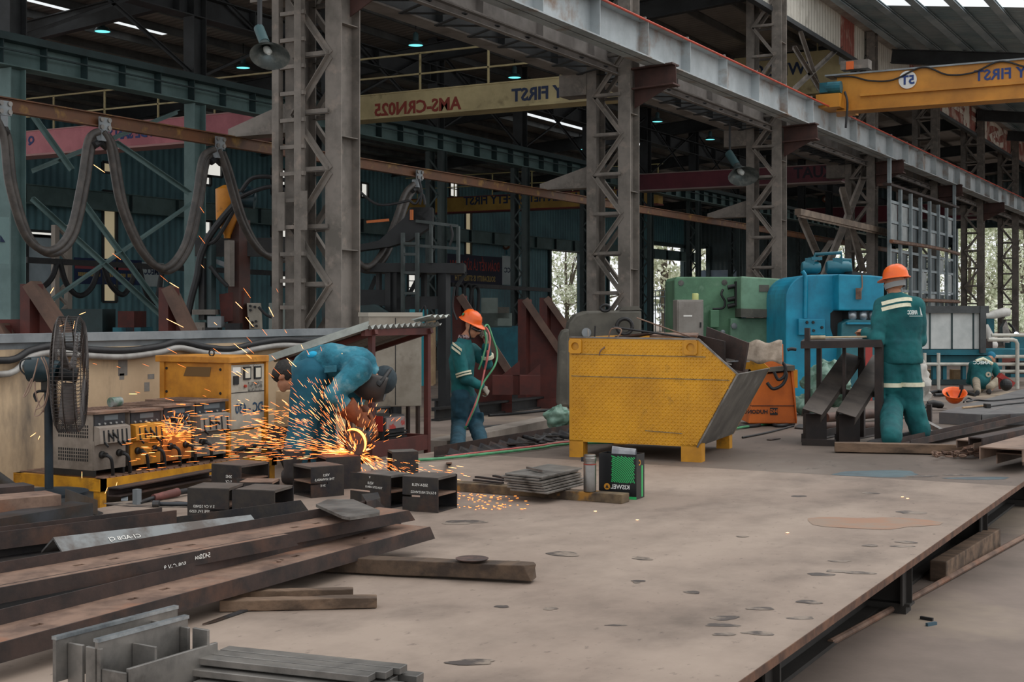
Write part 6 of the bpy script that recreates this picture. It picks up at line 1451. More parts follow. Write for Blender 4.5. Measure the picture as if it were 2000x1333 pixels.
b = MB(); slab(b, [(1585, 508), (1585, 502), (1606, 502), (1606, 508)], bd + .4, .25); b.tube([PD(1590, 505, bd + .5), PD(1592, 497, bd + .5), PD(1643, 494, bd + .5), PD(1643, 510, bd + .5)], .025, 8); b.tube([PD(1632, 508, bd + .5), PD(1660, 509, bd + .5), PD(1661, 535, bd + .5)], .035, 8); part('pump_pipes', b, MATS['teal_motor'], bp_, smooth=40)
b = MB(); slab(b, [(1664, 538), (1664, 530), (1704, 536), (1704, 541)], bd, .8); part('top_tray', b, BLACKM, bp_)
b = MB(); b.tube(smooth_path([PD(1683, 537, bd - .38), PD(1684, 560, bd - .38), PD(1680, 572, bd - .4)]), .01, 6); b.box(PD(1677, 574, bd - .4), (.07, .05, .16)); part('pendant_switch', b, STEEL_RUST2, bp_)
b = MB(); slab(b, [(1690, 830), (1690, 672), (1704, 672), (1704, 830)], bd - .32, .05); part('red_strip', b, mat('red_plastic_strip', 'a23a34', rough=.5), bp_)
# orange welding machine
HUG = mat('orange_machine_paint', 'cf6a24', 'b35a20', scale=3, rough=.5, c3='8a4a24', scale3=5, ramp3=(.62, .78))
hd = 14.8
hu = thing('orange_welder', 'orange tapering welding machine with black mirrored lettering, right of the skip', 'welding machine', tuple(PZ(1508, 830, 0)))
b = MB(); slab(b, [(1462, 828), (1476, 733), (1545, 726), (1556, 828)], hd, .6); part('body', b, HUG, hu, bev=.012)
b = MB(); slab(b, [(1478, 733), (1482, 680), (1530, 672), (1531, 722)], hd + .05, .5); part('top_box', b, HUG, hu, bev=.01)
b = MB(); slab(b, [(1460, 729), (1462, 722), (1552, 714), (1553, 724)], hd - .05, .6); part('shelf', b, OLV, hu)
b = MB(); slab(b, [(1545, 726), (1550, 726), (1557, 822), (1556, 828)], hd - .02, .6); part('side_edge', b, HUG, hu)
b = MB(); b.bar(PD(1464, 793, hd - .006), PD(1552, 793, hd - .006), .006, .006); part('panel_line', b, SLOT, hu)
b = MB(); slab(b, [(1504, 811), (1504, 797), (1519, 797), (1519, 811)], hd - .006, .005); part('emblem', b, BLACK, hu); part('lettering', text_mb('HG', .055, PD(1511.5, 804, hd - .008), Rv, (0, 0, 1), -Fv, .001, bold=.002), HUG, hu)
part('lettering', text_mb('HUGONG', .06, PD(1476, 805, hd - .004), Rv, (0, 0, 1), -Fv, .002, bold=.002, width=.26), BLACK, hu, label='black mirrored lettering')
for k, pts in enumerate((((1512, 727), (1520, 742), (1532, 735), (1534, 718), (1528, 708)), ((1498, 748), (1510, 760), (1528, 752), (1536, 735), (1532, 722)), ((1555, 683), (1545, 682), (1538, 684)))): b = MB(); b.tube(smooth_path([PD(x, y, hd - .1) for x, y in pts]), .018, 8); part('cable', b, BLACK, hu, smooth=True)
b = MB(); slab(b, [(1549, 758), (1549, 723), (1558, 723), (1558, 758)], hd + .6, .3); part('side_plate', b, YEL, hu)
hose([PZ(1440, 834, .02), PZ(1475, 832, .02), PZ(1500, 826, .02), PZ(1520, 832, .02), PZ(1550, 828, .02)], .02, BLACK, 'black cable lying in front of the orange welder', 'floor_cable', 'cable', 'floor cables')
hose([PZ(1450, 855, .012), PZ(1500, 845, .012), PZ(1550, 832, .012)], .01, BLACK, 'thin dark wire lying on the platform towards the orange welder', 'floor_wire', 'cable', 'floor cables')

# ================================================================ steel bench with leaning channels
be = thing('steel_bench', 'dark steel trestle bench with rods on top where the standing person works', 'bench', tuple(PZ(1648, 856, 0)))
LEGM = mat('brown_black_steel', '352b28', '241f1e', scale=5, rough=.6, metal=.2)
b = MB(); T0, T1, T2, T3 = PD(1564, 667, 13.0), PD(1722, 664, 12.9), PD(1722, 658, 13.5), PD(1574, 660, 13.6); b.prism([T0, T1, T2, T3], (0, 0, -.02)); b.bar(T0 - V((0, 0, .04)), T1 - V((0, 0, .04)), .05, .06); b.bar(T3 - V((0, 0, .04)), T2 - V((0, 0, .04)), .05, .06); part('top', b, LEGM, be)
for x, y0, d_, w_ in ((1577, 641, 13.02, .045), (1649, 676, 13.05, .03), (1717, 668, 12.95, .07), (1683, 676, 13.5, .06), (1600, 676, 13.55, .045)):
    p = PD(x, y0, d_); b = MB(); b.bar((p.x, p.y, 0), p, w_, w_); part('leg', b, LEGM, be)
for a, c in (((1565, 864), (1655, 846)), ((1630, 864), (1718, 848))): b = MB(); b.sect(PZ(*a, 0.0), PZ(*c, 0.0), L_(.08, .08, .01)); part('foot', b, LEGM, be)
b = MB(); b.bar(PZ(1566, 864, .03), PZ(1632, 866, .03), .03, .06); part('foot', b, LEGM, be)
for k, (x0, x1, y0, y1, m, l) in enumerate(((1583, 1722, 660, 658, mat('pale_welding_rod', 'b3a284', '8f7f66', scale=8, rough=.5), 'thin pale rod lying along the steel bench top'), (1600, 1726, 662, 661, STEEL_CUT, 'bright thin rod lying along the steel bench top'))):
    b = MB(); b.rod(PD(x0, y0, 13.15 + .1 * k), PD(x1, y1, 13.05 + .1 * k), .010, 8)
    if k == 0: b.rod(PD(1583, 660, 13.15), PD(1612, 659.5, 13.13), .02, 10)
    solo('thin_rod', b, m, l, 'rod')
CHN = mat('brushed_dark_steel', '5a534e', '3d3937', scale=5, rough=.42, metal=.4, stretch=(.4, 1, 1), c3='6d5a4e', scale3=3)
for k, (A, B, l) in enumerate((((1664, 700), (1585, 812), 'dark steel channel leaning on the bench, the left of two'), ((1722, 706), (1651, 817), 'dark steel channel leaning on the bench, the right of two beside the leg'))):
    p, q = PD(*A, 13.55), PD(*B, 12.75); r = thing('leaning_channel', l, 'channel', tuple(V((q.x, q.y, 0))), group='channels leaning on the bench')
    t = (q - p).normalized(); sd = Rv; nn = sd.cross(t).normalized(); nn = nn if nn.z > 0 else -nn
    b = MB(); b.sect(p, q, U_(.19, .09, .008), up=-nn); part('body', b, CHN, r)
    mid = p.lerp(q, .52); b = MB(); b.prism([mid - sd * .09 + nn * .02, mid + sd * .21 + nn * .0 - V((0, 0, .03)), mid + sd * .16 - nn * .05 - V((0, 0, .03)), mid - sd * .09 - nn * .05], t * .012); part('cross_plate', b, CHN, r)
    b = MB(); b.box(V((q.x, q.y, 0)) + Fv * .22 + Rv * .08 + V((0, 0, .14)), (.2, .12, .28), rz=YAW); part('prop', b, LEGM, r)
for k, (a, c, r, l) in enumerate((((1582, 836), (1722, 834), .05, 'rusty round pipe lying under the bench, nearest'), ((1612, 816), (1786, 802), .055, 'rusty round pipe behind the standing legs'))):
    b = MB(); b.tube([PZ(*a, r + .03 * k), PZ(*c, r + .03 * k)], r, 20); solo('round_pipe', b, mat('brown_pipe', '5a4238', '43332d', scale=5, rough=.55, metal=.2), l, 'pipe', 'pipes under the bench', smooth=50)
b = MB(); b.prism([PZ(1552, 838, .0), PZ(1590, 842, 0), PZ(1590, 834, 0), PZ(1560, 831, 0)], (0, 0, .015)); solo('base_plate', b, STEEL_DK, 'small dark plate on the platform left of the bench', 'plate')
b = MB(); b.bar(PZ(1502, 860, .006), PZ(1520, 857, .006), .05, .008); solo('small_steel_bit', b, STEEL_DK, 'small steel bit on the bare platform between skip and bench', 'offcut')
c = PZ(1625, 800, 0); bag((PD(1618, 735, 16.5).x, PD(1618, 735, 16.5).y, .38), (.32, .25, .3), BAGG, 'large pale green plastic bag behind the leaning channels', 5)
bag((PD(1575, 790, 16.5).x, PD(1575, 790, 16.5).y, .12), (.2, .16, .14), BAGG, 'small green plastic bag low behind the bench leg', 8)
c = PD(1778, 745, 20); bag((c.x, c.y, GROUND + .55), (.28, .2, .6), mat('white_sack', 'c2bfb8', 'a5a19a', scale=4, rough=.8), 'white sack standing behind the standing person', 9, 'sack')

# ================================================================ right side: plates, channels, tools
SLB = mat('blue_grey_mill_plate', '6b6a69', '555355', scale=3, rough=.5, metal=.2, c3='8a7f78', scale3=1.5, ramp3=(.55, .75))
S0, S1 = PZ(1836, 828, .0), PZ(1917, 833, .0); Sd = Fv * .86 + Rv * .5
for k, (x0, x1, y0, y1, l) in enumerate(((1834, 1916, 828, 833, 'left long flat steel box girder lying on the platform, helmet on it'), (1918, 2030, 833, 829, 'right long flat steel box girder lying on the platform'))):
    p, q = PZ(x0, y0, 0), PZ(x1, y1, 0); b = MB(); b.prism([p, q, q + Sd * 7.0, p + Sd * 7.0], (0, 0, .13)); r = solo('flat_girder', b, SLB, l, 'girder', 'flat girders on the platform', bev=.004)
def sup(px, py, z): return PZ(px, py, z)
hl_ = thing('hard_hat', 'orange hard hat lying upside down on the flat girder', 'hard hat', tuple(sup(1863, 786, .13)))
b = MB(); n = 24; pr = [(.02, 0), (.07, .012), (.10, .045), (.118, .09), (.125, .125), (.15, .135), (.15, .128), (.12, .12), (.11, .09), (.09, .05), (.06, .022), (.012, .014)]
b.lathe(pr, (0, 0, 0), M=Matrix.Rotation(.35, 3, 'X') @ Matrix.Rotation(.15, 3, 'Y'), n=n, sy=1.15); part('shell', b, ORANGE, hl_, local=True, smooth=60)
b = MB(); b.tube([(-.09, 0, .12), (-.05, .02, .04), (0, .03, .03), (.05, .02, .05), (.09, 0, .14), (.1, -.02, .2)], .012, 8); b.box((.095, -.02, .19), (.05, .02, .06)); part('harness', b, BLACK, hl_, local=True, smooth=60)
gg = thing('angle_grinder', 'dark angle grinder lying by the upside down hard hat', 'grinder', tuple(sup(1825, 795, .06)))
b = MB(); b.tube([PD(1812, 790, 17.3), PD(1822, 789, 17.3), PD(1836, 791, 17.3), PD(1842, 793, 17.3)], [.04, .05, .045, .03], 12); part('body', b, BLACKM, gg, smooth=50)
b = MB(); b.lathe([(.02, 0), (.06, .0), (.06, .004), (.02, .006)], PD(1840, 798, 17.3), n=20); part('wheel', b, MATS['worn_grinding_disc'], gg)
b = MB(); b.tube([PD(1812, 790, 17.3), PD(1806, 797, 17.2)], .018, 8); part('handle', b, BLACK, gg)
hm = thing('hammer', 'hammer with a pale handle lying on the flat girder', 'hammer', tuple(sup(1905, 795, .13)))
b = MB(); b.rod(sup(1880, 797, .145), sup(1924, 793, .145), .012, 8); part('handle', b, CARD, hm); b = MB(); b.box(sup(1928, 793, .155), (.05, .11, .045), rz=YAW); part('head', b, BLACKM, hm)
hose([sup(1882, 786, .14), sup(1890, 778, .14), sup(1900, 783, .14), sup(1888, 785, .15), sup(1905, 782, .14), sup(1940, 783, .14), sup(2010, 776, .14)], .010, BLACK, 'coiled thin black cable on the flat girders', 'tool_cable', 'cable')
hose([sup(1930, 795, .14), sup(1965, 790, .14), sup(2010, 786, .14)], .009, BLACK, 'thin black cable trailing right on the flat girder', 'tool_cable', 'cable')
def chn(p, q, w_, h_, m, l, up=(0, 0, -1), grp='channels at the right edge'): b = MB(); b.sect(p, q, U_(w_, h_, .01), up=up); return solo('steel_channel', b, m, l, 'beam', grp)
DUSTC = mat('dusty_brown_channel', '8b7363', '6c594d', scale=4, rough=.65, c3='5a463b', scale3=2.5, ramp3=(.55, .75))
chn(PZ(1760, 866, .06), PZ(2030, 806, .10), .18, .06, STEEL_RUST, 'long rusty channel pointing at the boots of the standing person', up=(0, 0, 1))
chn(PZ(1955, 888, .14), PZ(2060, 858, .16), .34, .10, DUSTC, 'widest dusty brown channel at the right edge with holes', )
chn(PZ(1972, 897, .07), PZ(2060, 874, .09), .22, .09, DUSTC, 'lowest dusty channel at the right edge under the widest one')
chn(PZ(1885, 868, .13), PZ(2040, 838, .15), .16, .07, DUSTC, 'dusty channel behind the widest one near the chain')
chn(PZ(1905, 862, .19), PZ(2040, 834, .2), .12, .06, STEEL_RUST, 'small dark channel on top of the pile at the right edge')
chn(PZ(1865, 884, .03), PZ(1960, 868, .04), .14, .06, STEEL_RUST2, 'short rusty channel end beside the chain', up=(0, 0, 1))
timber(PZ(1630, 873, .05), PZ(1880, 878, .05), .12, .08, 'long weathered timber on the platform in front of the bench', WOOD)
timber(PZ(1905, 892, .0) + V((.3, .5, .03)), PZ(2040, 880, .03), .1, .06, 'dark timber in the shade under the channels at the right')
ch = thing('chain', 'heap of rusty chain lying beside the channels', 'chain', tuple(PZ(1868, 884, 0)))
for k in range(60):
    rnd = random.Random(k + 900); t_ = k / 60; c = PZ(1826 + 84 * rnd.random(), 884 + 5 * math.sin(k) + rnd.uniform(-4, 4), .02 + .05 * rnd.random() * (1 - abs(2 * rnd.random() - 1)))
    Mk = Matrix.Rotation(rnd.uniform(0, 6.28), 3, 'Z') @ Matrix.Rotation(rnd.uniform(-1.2, 1.2), 3, 'X'); b = MB()
    b.tube([c + Mk @ V((.030 * math.cos(a), .017 * math.sin(a), 0)) for a in [i * 2 * math.pi / 10 for i in range(11)]], .006, 6); part('link', b, STEEL_RUST2, ch, smooth=True)
for k, (a, c, w_, l) in enumerate((((1782, 812), (1862, 856), .05, 'pale angle bar propped beside the legs of the standing person'), ((1815, 790), (1815, 835), .05, 'short dark post right of the standing person'))):
    b = MB(); b.bar(PD(*a, 14.3), PD(*c, 13.6) if k == 0 else PD(*c, 14.3), w_, .05); solo('angle_bar', b, [STEEL_BARE, LEGM][k], l, 'bar')

# ================================================================ framed panel, panel box, robot, railing
GALV = mat('galvanised_steel', '9aa5a8', '7b868a', scale=2, rough=.45, metal=.35)
fp_ = thing('glazed_panel_frame', 'tall galvanised panel frame of posts and grey panes hung under the crane girder', 'panel frame', tuple(PX(1800, 600, -9.7)))
XF = -9.7; ya, yb = PX(1737, 400, XF).y, PX(1864, 400, XF).y; zt_, zb_ = 5.0, .9
for k in range(8):
    y = ya + (yb - ya) * k / 7; b = MB(); b.bx(XF - .05, XF + .05, y - .06, y + .06, zb_ if k % 7 else GROUND, zt_ - .02 * k if k % 7 else 5.8); part('post', b, GALV, fp_)
b = MB()
for z in (4.55, 3.95, 3.1, 2.6, 1.9, 1.4): b.bx(XF - .06, XF - .02, ya, yb, z - .04, z + .04)
part('rails', b, GALV, fp_)
for z, m in ((3.33, STEEL_RUST2), (1.62, STEEL_RUST2)):
    b = MB(); b.tube([(XF + .12 + .25 * math.sin(math.pi * t_), ya - .3 + (yb - ya + .5) * t_, z) for t_ in [i / 10 for i in range(11)]], .06, 6); part('curved_rail', b, m, fp_)
PNL = mat('pale_panel', 'a9afae', '878e8f', scale=2, rough=.5); PND = mat('dark_smoked_panel', '2f3a3d', '263033', scale=2, rough=.3)
for i in range(7):
    y0 = ya + (yb - ya) * i / 7 + .08; y1 = ya + (yb - ya) * (i + 1) / 7 - .08
    for j, (z0, z1) in enumerate(((4.0, 4.5), (3.4, 3.9), (2.65, 3.05), (1.95, 2.55), (1.0, 1.85))):
        if (i * 3 + j * 5) % 7 in (2,): continue
        b = MB(); b.bx(XF - .09, XF - .07, y0, y1, z0, z1); part('pane', b, PNL if (i + 2 * j) % 3 == 0 or (i < 2 and j in (0, 1, 4)) else PND, fp_)
b = MB(); b.bx(XF - .3, XF + .1, ya - .2, yb + .4, zt_ - .02, zt_ + .05); part('roof_strip', b, STEEL_RUST, fp_)
pb = thing('panel_box', 'pale grey panelled steel box on the teal stand behind the standing person', 'box', tuple(PD(1862, 700, 30)))
b = MB(); slab(b, [(1790, 682), (1790, 604), (1926, 604), (1926, 682)], 30, 1.2); part('body', b, mat('pale_blue_grey_sheet', 'cfd3d1', 'b4bab9', scale=1.5, rough=.55), pb)
b = MB(); slab(b, [(1785, 612), (1785, 598), (1932, 598), (1932, 612)], 29.9, 1.4); slab(b, [(1915, 690), (1915, 598), (1926, 598), (1926, 690)], 29.88, .1); part('frame', b, mat('dark_grey_frame', '4b4f50', '3b3e3f', scale=3, rough=.6), pb)
for x in (1815, 1858, 1900): b = MB(); slab(b, [(x, 682), (x, 610), (x + 3, 610), (x + 3, 682)], 29.98, .02); part('joint', b, TEALDK, pb)
ts = thing('teal_stand', 'long teal steel stand carrying the panel box by the railing', 'stand', tuple(PD(1880, 752, 30.3)))
TLS = mat('teal_machine_paint', '146a7a', '0f5361', scale=2, rough=.5)
b = MB(); slab(b, [(1790, 694), (1790, 683), (2060, 683), (2060, 694)], 30, 1.2); slab(b, [(1820, 715), (1818, 695), (1950, 695), (1935, 715)], 30.2, .9); part('top', b, TLS, ts)
for x in (1822, 1842, 1880, 1950): b = MB(); slab(b, [(x, 752), (x, 694), (x + 7, 694), (x + 7, 752)], 30.3, .14); part('leg', b, TLS, ts)
b = MB(); slab(b, [(1818, 752), (1818, 742), (1960, 742), (1960, 752)], 30.2, .1); part('rail', b, TEALDK, ts)
ro = thing('robot_arm', 'white jointed robot arm on a teal column at the far right', 'robot', tuple(PD(1945, 700, 32)))
WHT = mat('white_enamel', 'd8d6d0', 'bdbab3', scale=3, rough=.4)
b = MB(); b.tube([PD(1925, 618, 32), PD(1940, 615, 32), PD(1962, 610, 32), PD(1972, 610, 32)], [.06, .1, .11, .09], 12); part('upper_arm', b, WHT, ro, smooth=50)
b = MB(); b.tube([PD(1925, 635, 32), PD(1932, 655, 32), PD(1938, 672, 32)], [.06, .1, .11], 12); b.ball(PD(1938, 674, 32), .13); part('lower_arm', b, WHT, ro, smooth=50)
b = MB(); slab(b, [(1928, 720), (1928, 620), (1942, 620), (1942, 720)], 32.3, .3); part('column', b, TLS, ro)
b = MB(); slab(b, [(1960, 670), (1958, 640), (1966, 625), (1972, 650), (1972, 670)], 32, .2); part('wrist', b, STEEL_BARE, ro)
rl = thing('pipe_railing', 'cream-white pipe railing beside the squatting person', 'railing', tuple(PD(1900, 760, 28.6)))
RAIL = mat('cream_white_pipe', 'c4c2b8', 'a9a79e', scale=4, rough=.45)
b = MB(); b.tube([PD(1930, 664, 28.6), PD(1978, 664, 28.6), PD(1984, 666, 28.6), PD(1987, 672, 28.6), PD(1987, 760, 28.6)], .042, 10); part('end_hoop', b, RAIL, rl, smooth=True)
for y, x0, x1 in ((712, 1800, 2050), (697, 1928, 2050), (655, 1936, 2050), (726, 1945, 2050)): b = MB(); b.tube([PD(x0, y, 28.7), PD(x1, y, 28.7)], .036, 10); part('rail', b, RAIL, rl, smooth=True)
for x in (1806, 1833): b = MB(); b.tube([PD(x, 690, 28.7), PD(x, 762, 28.7)], .036, 10); part('post', b, RAIL, rl, smooth=True)
wf_ = MB(); wf_.ball(PD(1985, 653, 34), .05); solo('welding_flash', wf_, emit('welding_arc', 'dfe4ff', 60.0), 'blinding blue-white welding flash at the far right', 'flash')
b = MB(); b.tube([PD(1985, 652, 34), PD(1978, 640, 34.3), PD(1970, 632, 34.5)], .03, 8); ws_ = MB(); ws_.box((PD(1985, 655, 34).x, PD(1985, 655, 34).y + .1, (PD(1985, 657, 34).z + GROUND) / 2), (.45, .4, PD(1985, 657, 34).z - GROUND), rz=YAW); solo('work_stand', ws_, TLS, 'teal stand under the far welding flash', 'stand'); solo('welding_torch', b, BLACK, 'dark torch at the far welding flash', 'torch')
rd = thing('red_saw', 'red steel-framed tool beside the squatting person', 'tool', tuple(PZ(1962, 768, GROUND)))
b = MB(); b.bar(PD(1951, 733, 26.5), PD(1978, 752, 26.5), .14, .1); b.bar(PD(1957, 760, 26.5), PD(1955, 735, 26.5), .08, .1); part('frame', b, mat('red_tool_paint', 'a8332c', '8a2a25', scale=4, rough=.5), rd); b = MB(); b.ball(PD(1965, 752, 26.3), .12); part('motor', b, BLACKM, rd)
hose([PZ(1800, 772, GROUND + .03), PZ(1830, 765, GROUND + .03), PZ(1850, 770, GROUND + .03), PZ(1825, 772, GROUND + .05), PZ(1880, 768, GROUND + .03), PZ(1905, 772, GROUND + .03)], .03, BLACK, 'coiled black cable on the floor behind the standing person', 'floor_cable', 'cable', 'floor cables')
for k, (x, y, w_, h_, m, l) in enumerate(((1815, 735, .25, .3, CARD, 'tan carton under the teal stand, left'), (1867, 735, .2, .3, CARD, 'tan carton under the teal stand, right'), (1965, 705, .35, .16, mat('pink_cover', 'b06a60', rough=.6), 'pink cover behind the railing'), (1990, 718, .5, .3, BLACKM, 'dark machine parts behind the railing at the picture edge'), (1925, 675, .22, .3, STEEL_RUST, 'rusty block beside the robot column'))):
    b = MB(); b.box(PD(x, y, 31.5), (w_, .3, h_), rz=YAW); solo('carton' if m is CARD else 'machine_block', b, m, l, 'carton' if m is CARD else 'block')
# ================================================================ inside the far bays
def crane(Y, xa, xb, z0, z1, m, label, texts=(), rail=True, flange=None, wd=.45):
    t = thing('bridge_crane', label, 'crane', ((xa + xb) / 2, Y, z0), group='overhead bridge cranes')
    b = MB(); b.prism([(xa, Y - wd / 2, z0 + .18), (xa + .7, Y - wd / 2, z0), (xb, Y - wd / 2, z0), (xb, Y - wd / 2, z1), (xa, Y - wd / 2, z1)], (0, wd, 0)); part('girder', b, m, t)
    b = MB(); b.bx(xa + .6, xb, Y - wd / 2 - .1, Y + wd / 2 + .1, z0 - .05, z0); b.bx(xa, xb, Y - wd / 2 - .03, Y + wd / 2 + .03, z1, z1 + .03); part('flanges', b, flange or m, t)
    if Y == 49.8: b = MB(); b.bx(xa, xa + .4, Y - .5, Y + .5, 5.15, z0 + .2); part('end_carriage', b, m, t)
    if rail:
        x = xa + .6
        while x < xb - .2: b = MB(); b.bar((x, Y + wd / 2, z1), (x, Y + wd / 2, z1 + 1.0), .04); part('railing_post', b, rail, t); x += 1.9
        b = MB(); b.bar((xa, Y + wd / 2, z1 + 1.0), (xb, Y + wd / 2, z1 + 1.0), .04); b.bar((xa, Y + wd / 2, z1 + .5), (xb, Y + wd / 2, z1 + .5), .04); part('railing', b, rail, t)
    for s, x, z, h, c in texts: part('lettering', text_mb(s, h, (x, Y - wd / 2 - .002, z), (1, 0, 0), (0, 0, 1), (0, -1, 0), .01, bold=.012), c, t, label='mirrored lettering')
    return t
CREAM = mat('faded_cream_yellow', 'c6b88a', 'aea078', scale=1.2, rough=.55, c3='6e6242', scale3=2, ramp3=(.6, .78))
PINK = mat('faded_pink_red_paint', 'cf7f88', 'b06570', scale=.8, rough=.6)
MAROON = mat('maroon_paint', '74343f', '5c2a35', scale=.8, rough=.6)
ORY = mat('orange_yellow_paint', 'c8882c', 'ab7122', scale=1.0, rough=.5)
OCH = mat('ochre_paint', 'bf9a48', 'a3813b', scale=1.0, rough=.55)
BLUP = mat('blue_lettering', '1d3a78', rough=.6); NAVP = mat('navy_lettering', '1e2f4f', rough=.6); REDP = mat('red_lettering', '8a3a30', rough=.7)
YC = 27.3
def xa_(px, Y): return PY(px, 300, Y).x
def za_(py, px, Y): return PY(px, py, Y).z
crane(YC, XB + .2, -11.6, za_(206, 1050, YC), za_(160, 1050, YC), CREAM, 'faded yellow bridge crane between the ladder column and the skip column',
      [('AMS-CRN025', xa_(814, YC - .22), za_(210, 814, YC - .22), .42, REDP), ('SAFETY FIRST', xa_(1091, YC - .22), za_(180, 1091, YC - .22), .40, NAVP)], CREAM)
YP = 26.0
crane(YP, XC + .8, XB - .5, za_(292, 220, YP), za_(246, 220, YP), PINK, 'faded pink-red bridge crane at the left with blue mirrored letters',
      [('IN DE SAN XUA', xa_(247, YP - .22), za_(263, 247, YP - .22), .33, BLUP), ('Q = 10T', xa_(42, YP - .22), za_(276, 42, YP - .22), .28, BLUP)], CREAM, mat('pale_pink_flange', 'b98a88', rough=.6))
YM = 43.6
crane(YM, XB + .8, -11.9, za_(366, 1400, YM), za_(335, 1400, YM), MAROON, 'dark maroon bridge crane deep in the hall above the green press', [('SAN XUAT', xa_(1622, YM - .22), za_(336, 1622, YM - .22), .5, mat('dark_lettering', '241a28', rough=.6))], None, mat('pale_line', '9c8a84', rough=.6))
YS = 49.8
crane(YS, XC + .9, XB - .4, za_(412, 960, YS), za_(384, 960, YS), OCH, 'ochre bridge crane far back behind the raised platform',
      [('SAFETY FIRST', xa_(965, YS - .22), za_(391, 965, YS - .22), .5, NAVP), ('AN TOAN LA TREN HET', xa_(1130, YS - .22), za_(384, 1130, YS - .22), .42, NAVP)], mat('pale_yellow_rail', 'c9bd82', rough=.6), mat('dark_red_flange', '7a2c2a', rough=.6))
YSW = 40.4
crane(YSW, -14.4, -10.9, za_(182, 1600, YSW), za_(104, 1600, YSW), CREAM, 'faded yellow bridge crane high behind the columns, left of the orange crane', [('SWL 5.0T', xa_(1522, YSW - .22), za_(138, 1522, YSW - .22), .52, NAVP)], CREAM)
b = MB(); b.box((xa_(1655, YSW - .25), YSW - .25, za_(113, 1655, YSW)), (.5, .03, .45)); solo('sign_plate', b, mat('white_sign', 'c9d0d0', rough=.5), 'small white sign on the end of the high yellow crane', 'sign')
crane(78, -24, -12, 6.4, 7.3, MAROON, 'far dark red bridge crane under the red cladding at the right', [('Q = 5T', -14, 6.9, .6, MATS['dark_lettering'])], None, MATS['pale_line'])
# orange crane over the right bay
Y5 = 34.0
oc = thing('bridge_crane', 'orange bridge crane with a white round sign, at the upper right', 'crane', (-8, Y5, 6.5), group='overhead bridge cranes')
za5, zb5 = za_(214, 1660, Y5), za_(146, 1660, Y5); x5 = xa_(1612, Y5)
b = MB(); b.bx(x5 + .3, 2, Y5, Y5 + .5, za5, zb5); part('girder', b, ORY, oc)
b = MB(); b.bx(x5, 2, Y5 - .06, Y5 + .56, zb5, zb5 + .04); part('top_flange', b, CAP, oc)
b = MB(); b.bx(x5 + .9, 2, Y5 - .09, Y5, za5 + .30, za5 + .37); b.bx(x5 + .3, 2, Y5 - .08, Y5 + .55, za5 - .04, za5); part('rib', b, ORY, oc)
b = MB(); b.bx(x5 - .1, x5 + .5, Y5 - .5, Y5 + 1.3, za5 + .02, za5 + .36); part('end_carriage', b, ORY, oc)
b = MB(); b.lathe([(.22, 0), (.22, .02)], PY(1773, 156, Y5 - .02), M=frame(V((0, 0, 1)), (0, -1, 0)), n=32); part('round_sign', b, mat('white_round_sign', 'dcdcd8', rough=.5), oc, label='white round sign')
part('lettering', text_mb('5T', .3, PY(1773, 157, Y5 - .045), (1, 0, 0), (0, 0, 1), (0, -1, 0), .005, bold=.01), BLUP, oc)
part('lettering', text_mb('SAFETY FIRST', .36, PY(1995, 142, Y5 - .005), (1, 0, 0), (0, 0, 1), (0, -1, 0), .005, bold=.008), BLUP, oc)
b = MB(); p = PY(1630, 171, Y5 - .25); b.tube([p - V((.17, 0, 0)), p + V((.17, 0, 0))], .15, 14); b.box(p - V((.25, 0, 0)), (.2, .25, .25)); part('motor', b, mat('teal_motor', '1b6676'), oc)
b = MB(); p = PY(1672, 128, Y5 + .2); b.box(p, (.7, .35, .22)); part('top_box', b, COLM, oc); b = MB(); b.box(PY(1660, 128, Y5 - .02), (.18, .06, .2)); part('warning_label', b, mat('orange_label', 'd9662a', rough=.5), oc)
pts = []
for (xx, yy) in ((1630, 150), (1665, 150), (1700, 158), (1745, 156), (1802, 131), (1850, 146), (1900, 142), (1952, 120), (2000, 130), (2050, 140)): pts.append(PY(xx, yy, Y5 - .06))
b = MB(); b.tube(smooth_path(pts), .022, 6); part('festoon_cable', b, BLACK, oc, smooth=True)
b = MB(); b.tube(smooth_path([PY(1650, 180, Y5 - .2), PY(1655, 200, Y5 - .35), PY(1653, 235, Y5 - .4), PY(1652, 250, Y5 - .4)]), .03, 8); part('collector_arm', b, BLACK, oc, smooth=True)

# ---- hanging cable loops on the rusty beam
XCB = -12.1
CBL = mat('dark_grey_cable', '4a4541', '363331', scale=10, rough=.5)
for k, (px, py) in enumerate(((0, 195), (196, 236), (422, 272), (812, 345))):
    p = PX(px, py, XCB); t = thing('cable_trolley', 'small steel trolley on the rusty beam, %s from the left edge' % ['first', 'second', 'third', 'fourth'][k], 'trolley', tuple(p - V((0, 0, .12))), group='cable trolleys')
    p = V((XCB + .07, p.y, 3.50)); b = MB(); b.bx(XCB + .06, XCB + .08, p.y - .09, p.y + .09, 3.40, 3.56); b.bx(XCB - .04, XCB + .07, p.y - .05, p.y + .05, 3.28, 3.41); part('plate', b, CAP, t)
    for s in (-1, 1):
        for zz in (3.44, 3.53): b = MB(); b.lathe([(.028, 0), (.028, .02)], (XCB + .08, p.y + s * .06, zz), M=frame(V((0, 0, 1)), (1, 0, 0)), n=12); part('wheel', b, STEEL_BARE, t)
    b = MB(); b.tube([(XCB, p.y - .1, 3.22), (XCB, p.y, 3.27), (XCB, p.y + .1, 3.22)], .045, 8); part('saddle', b, BLACKM, t, smooth=True)
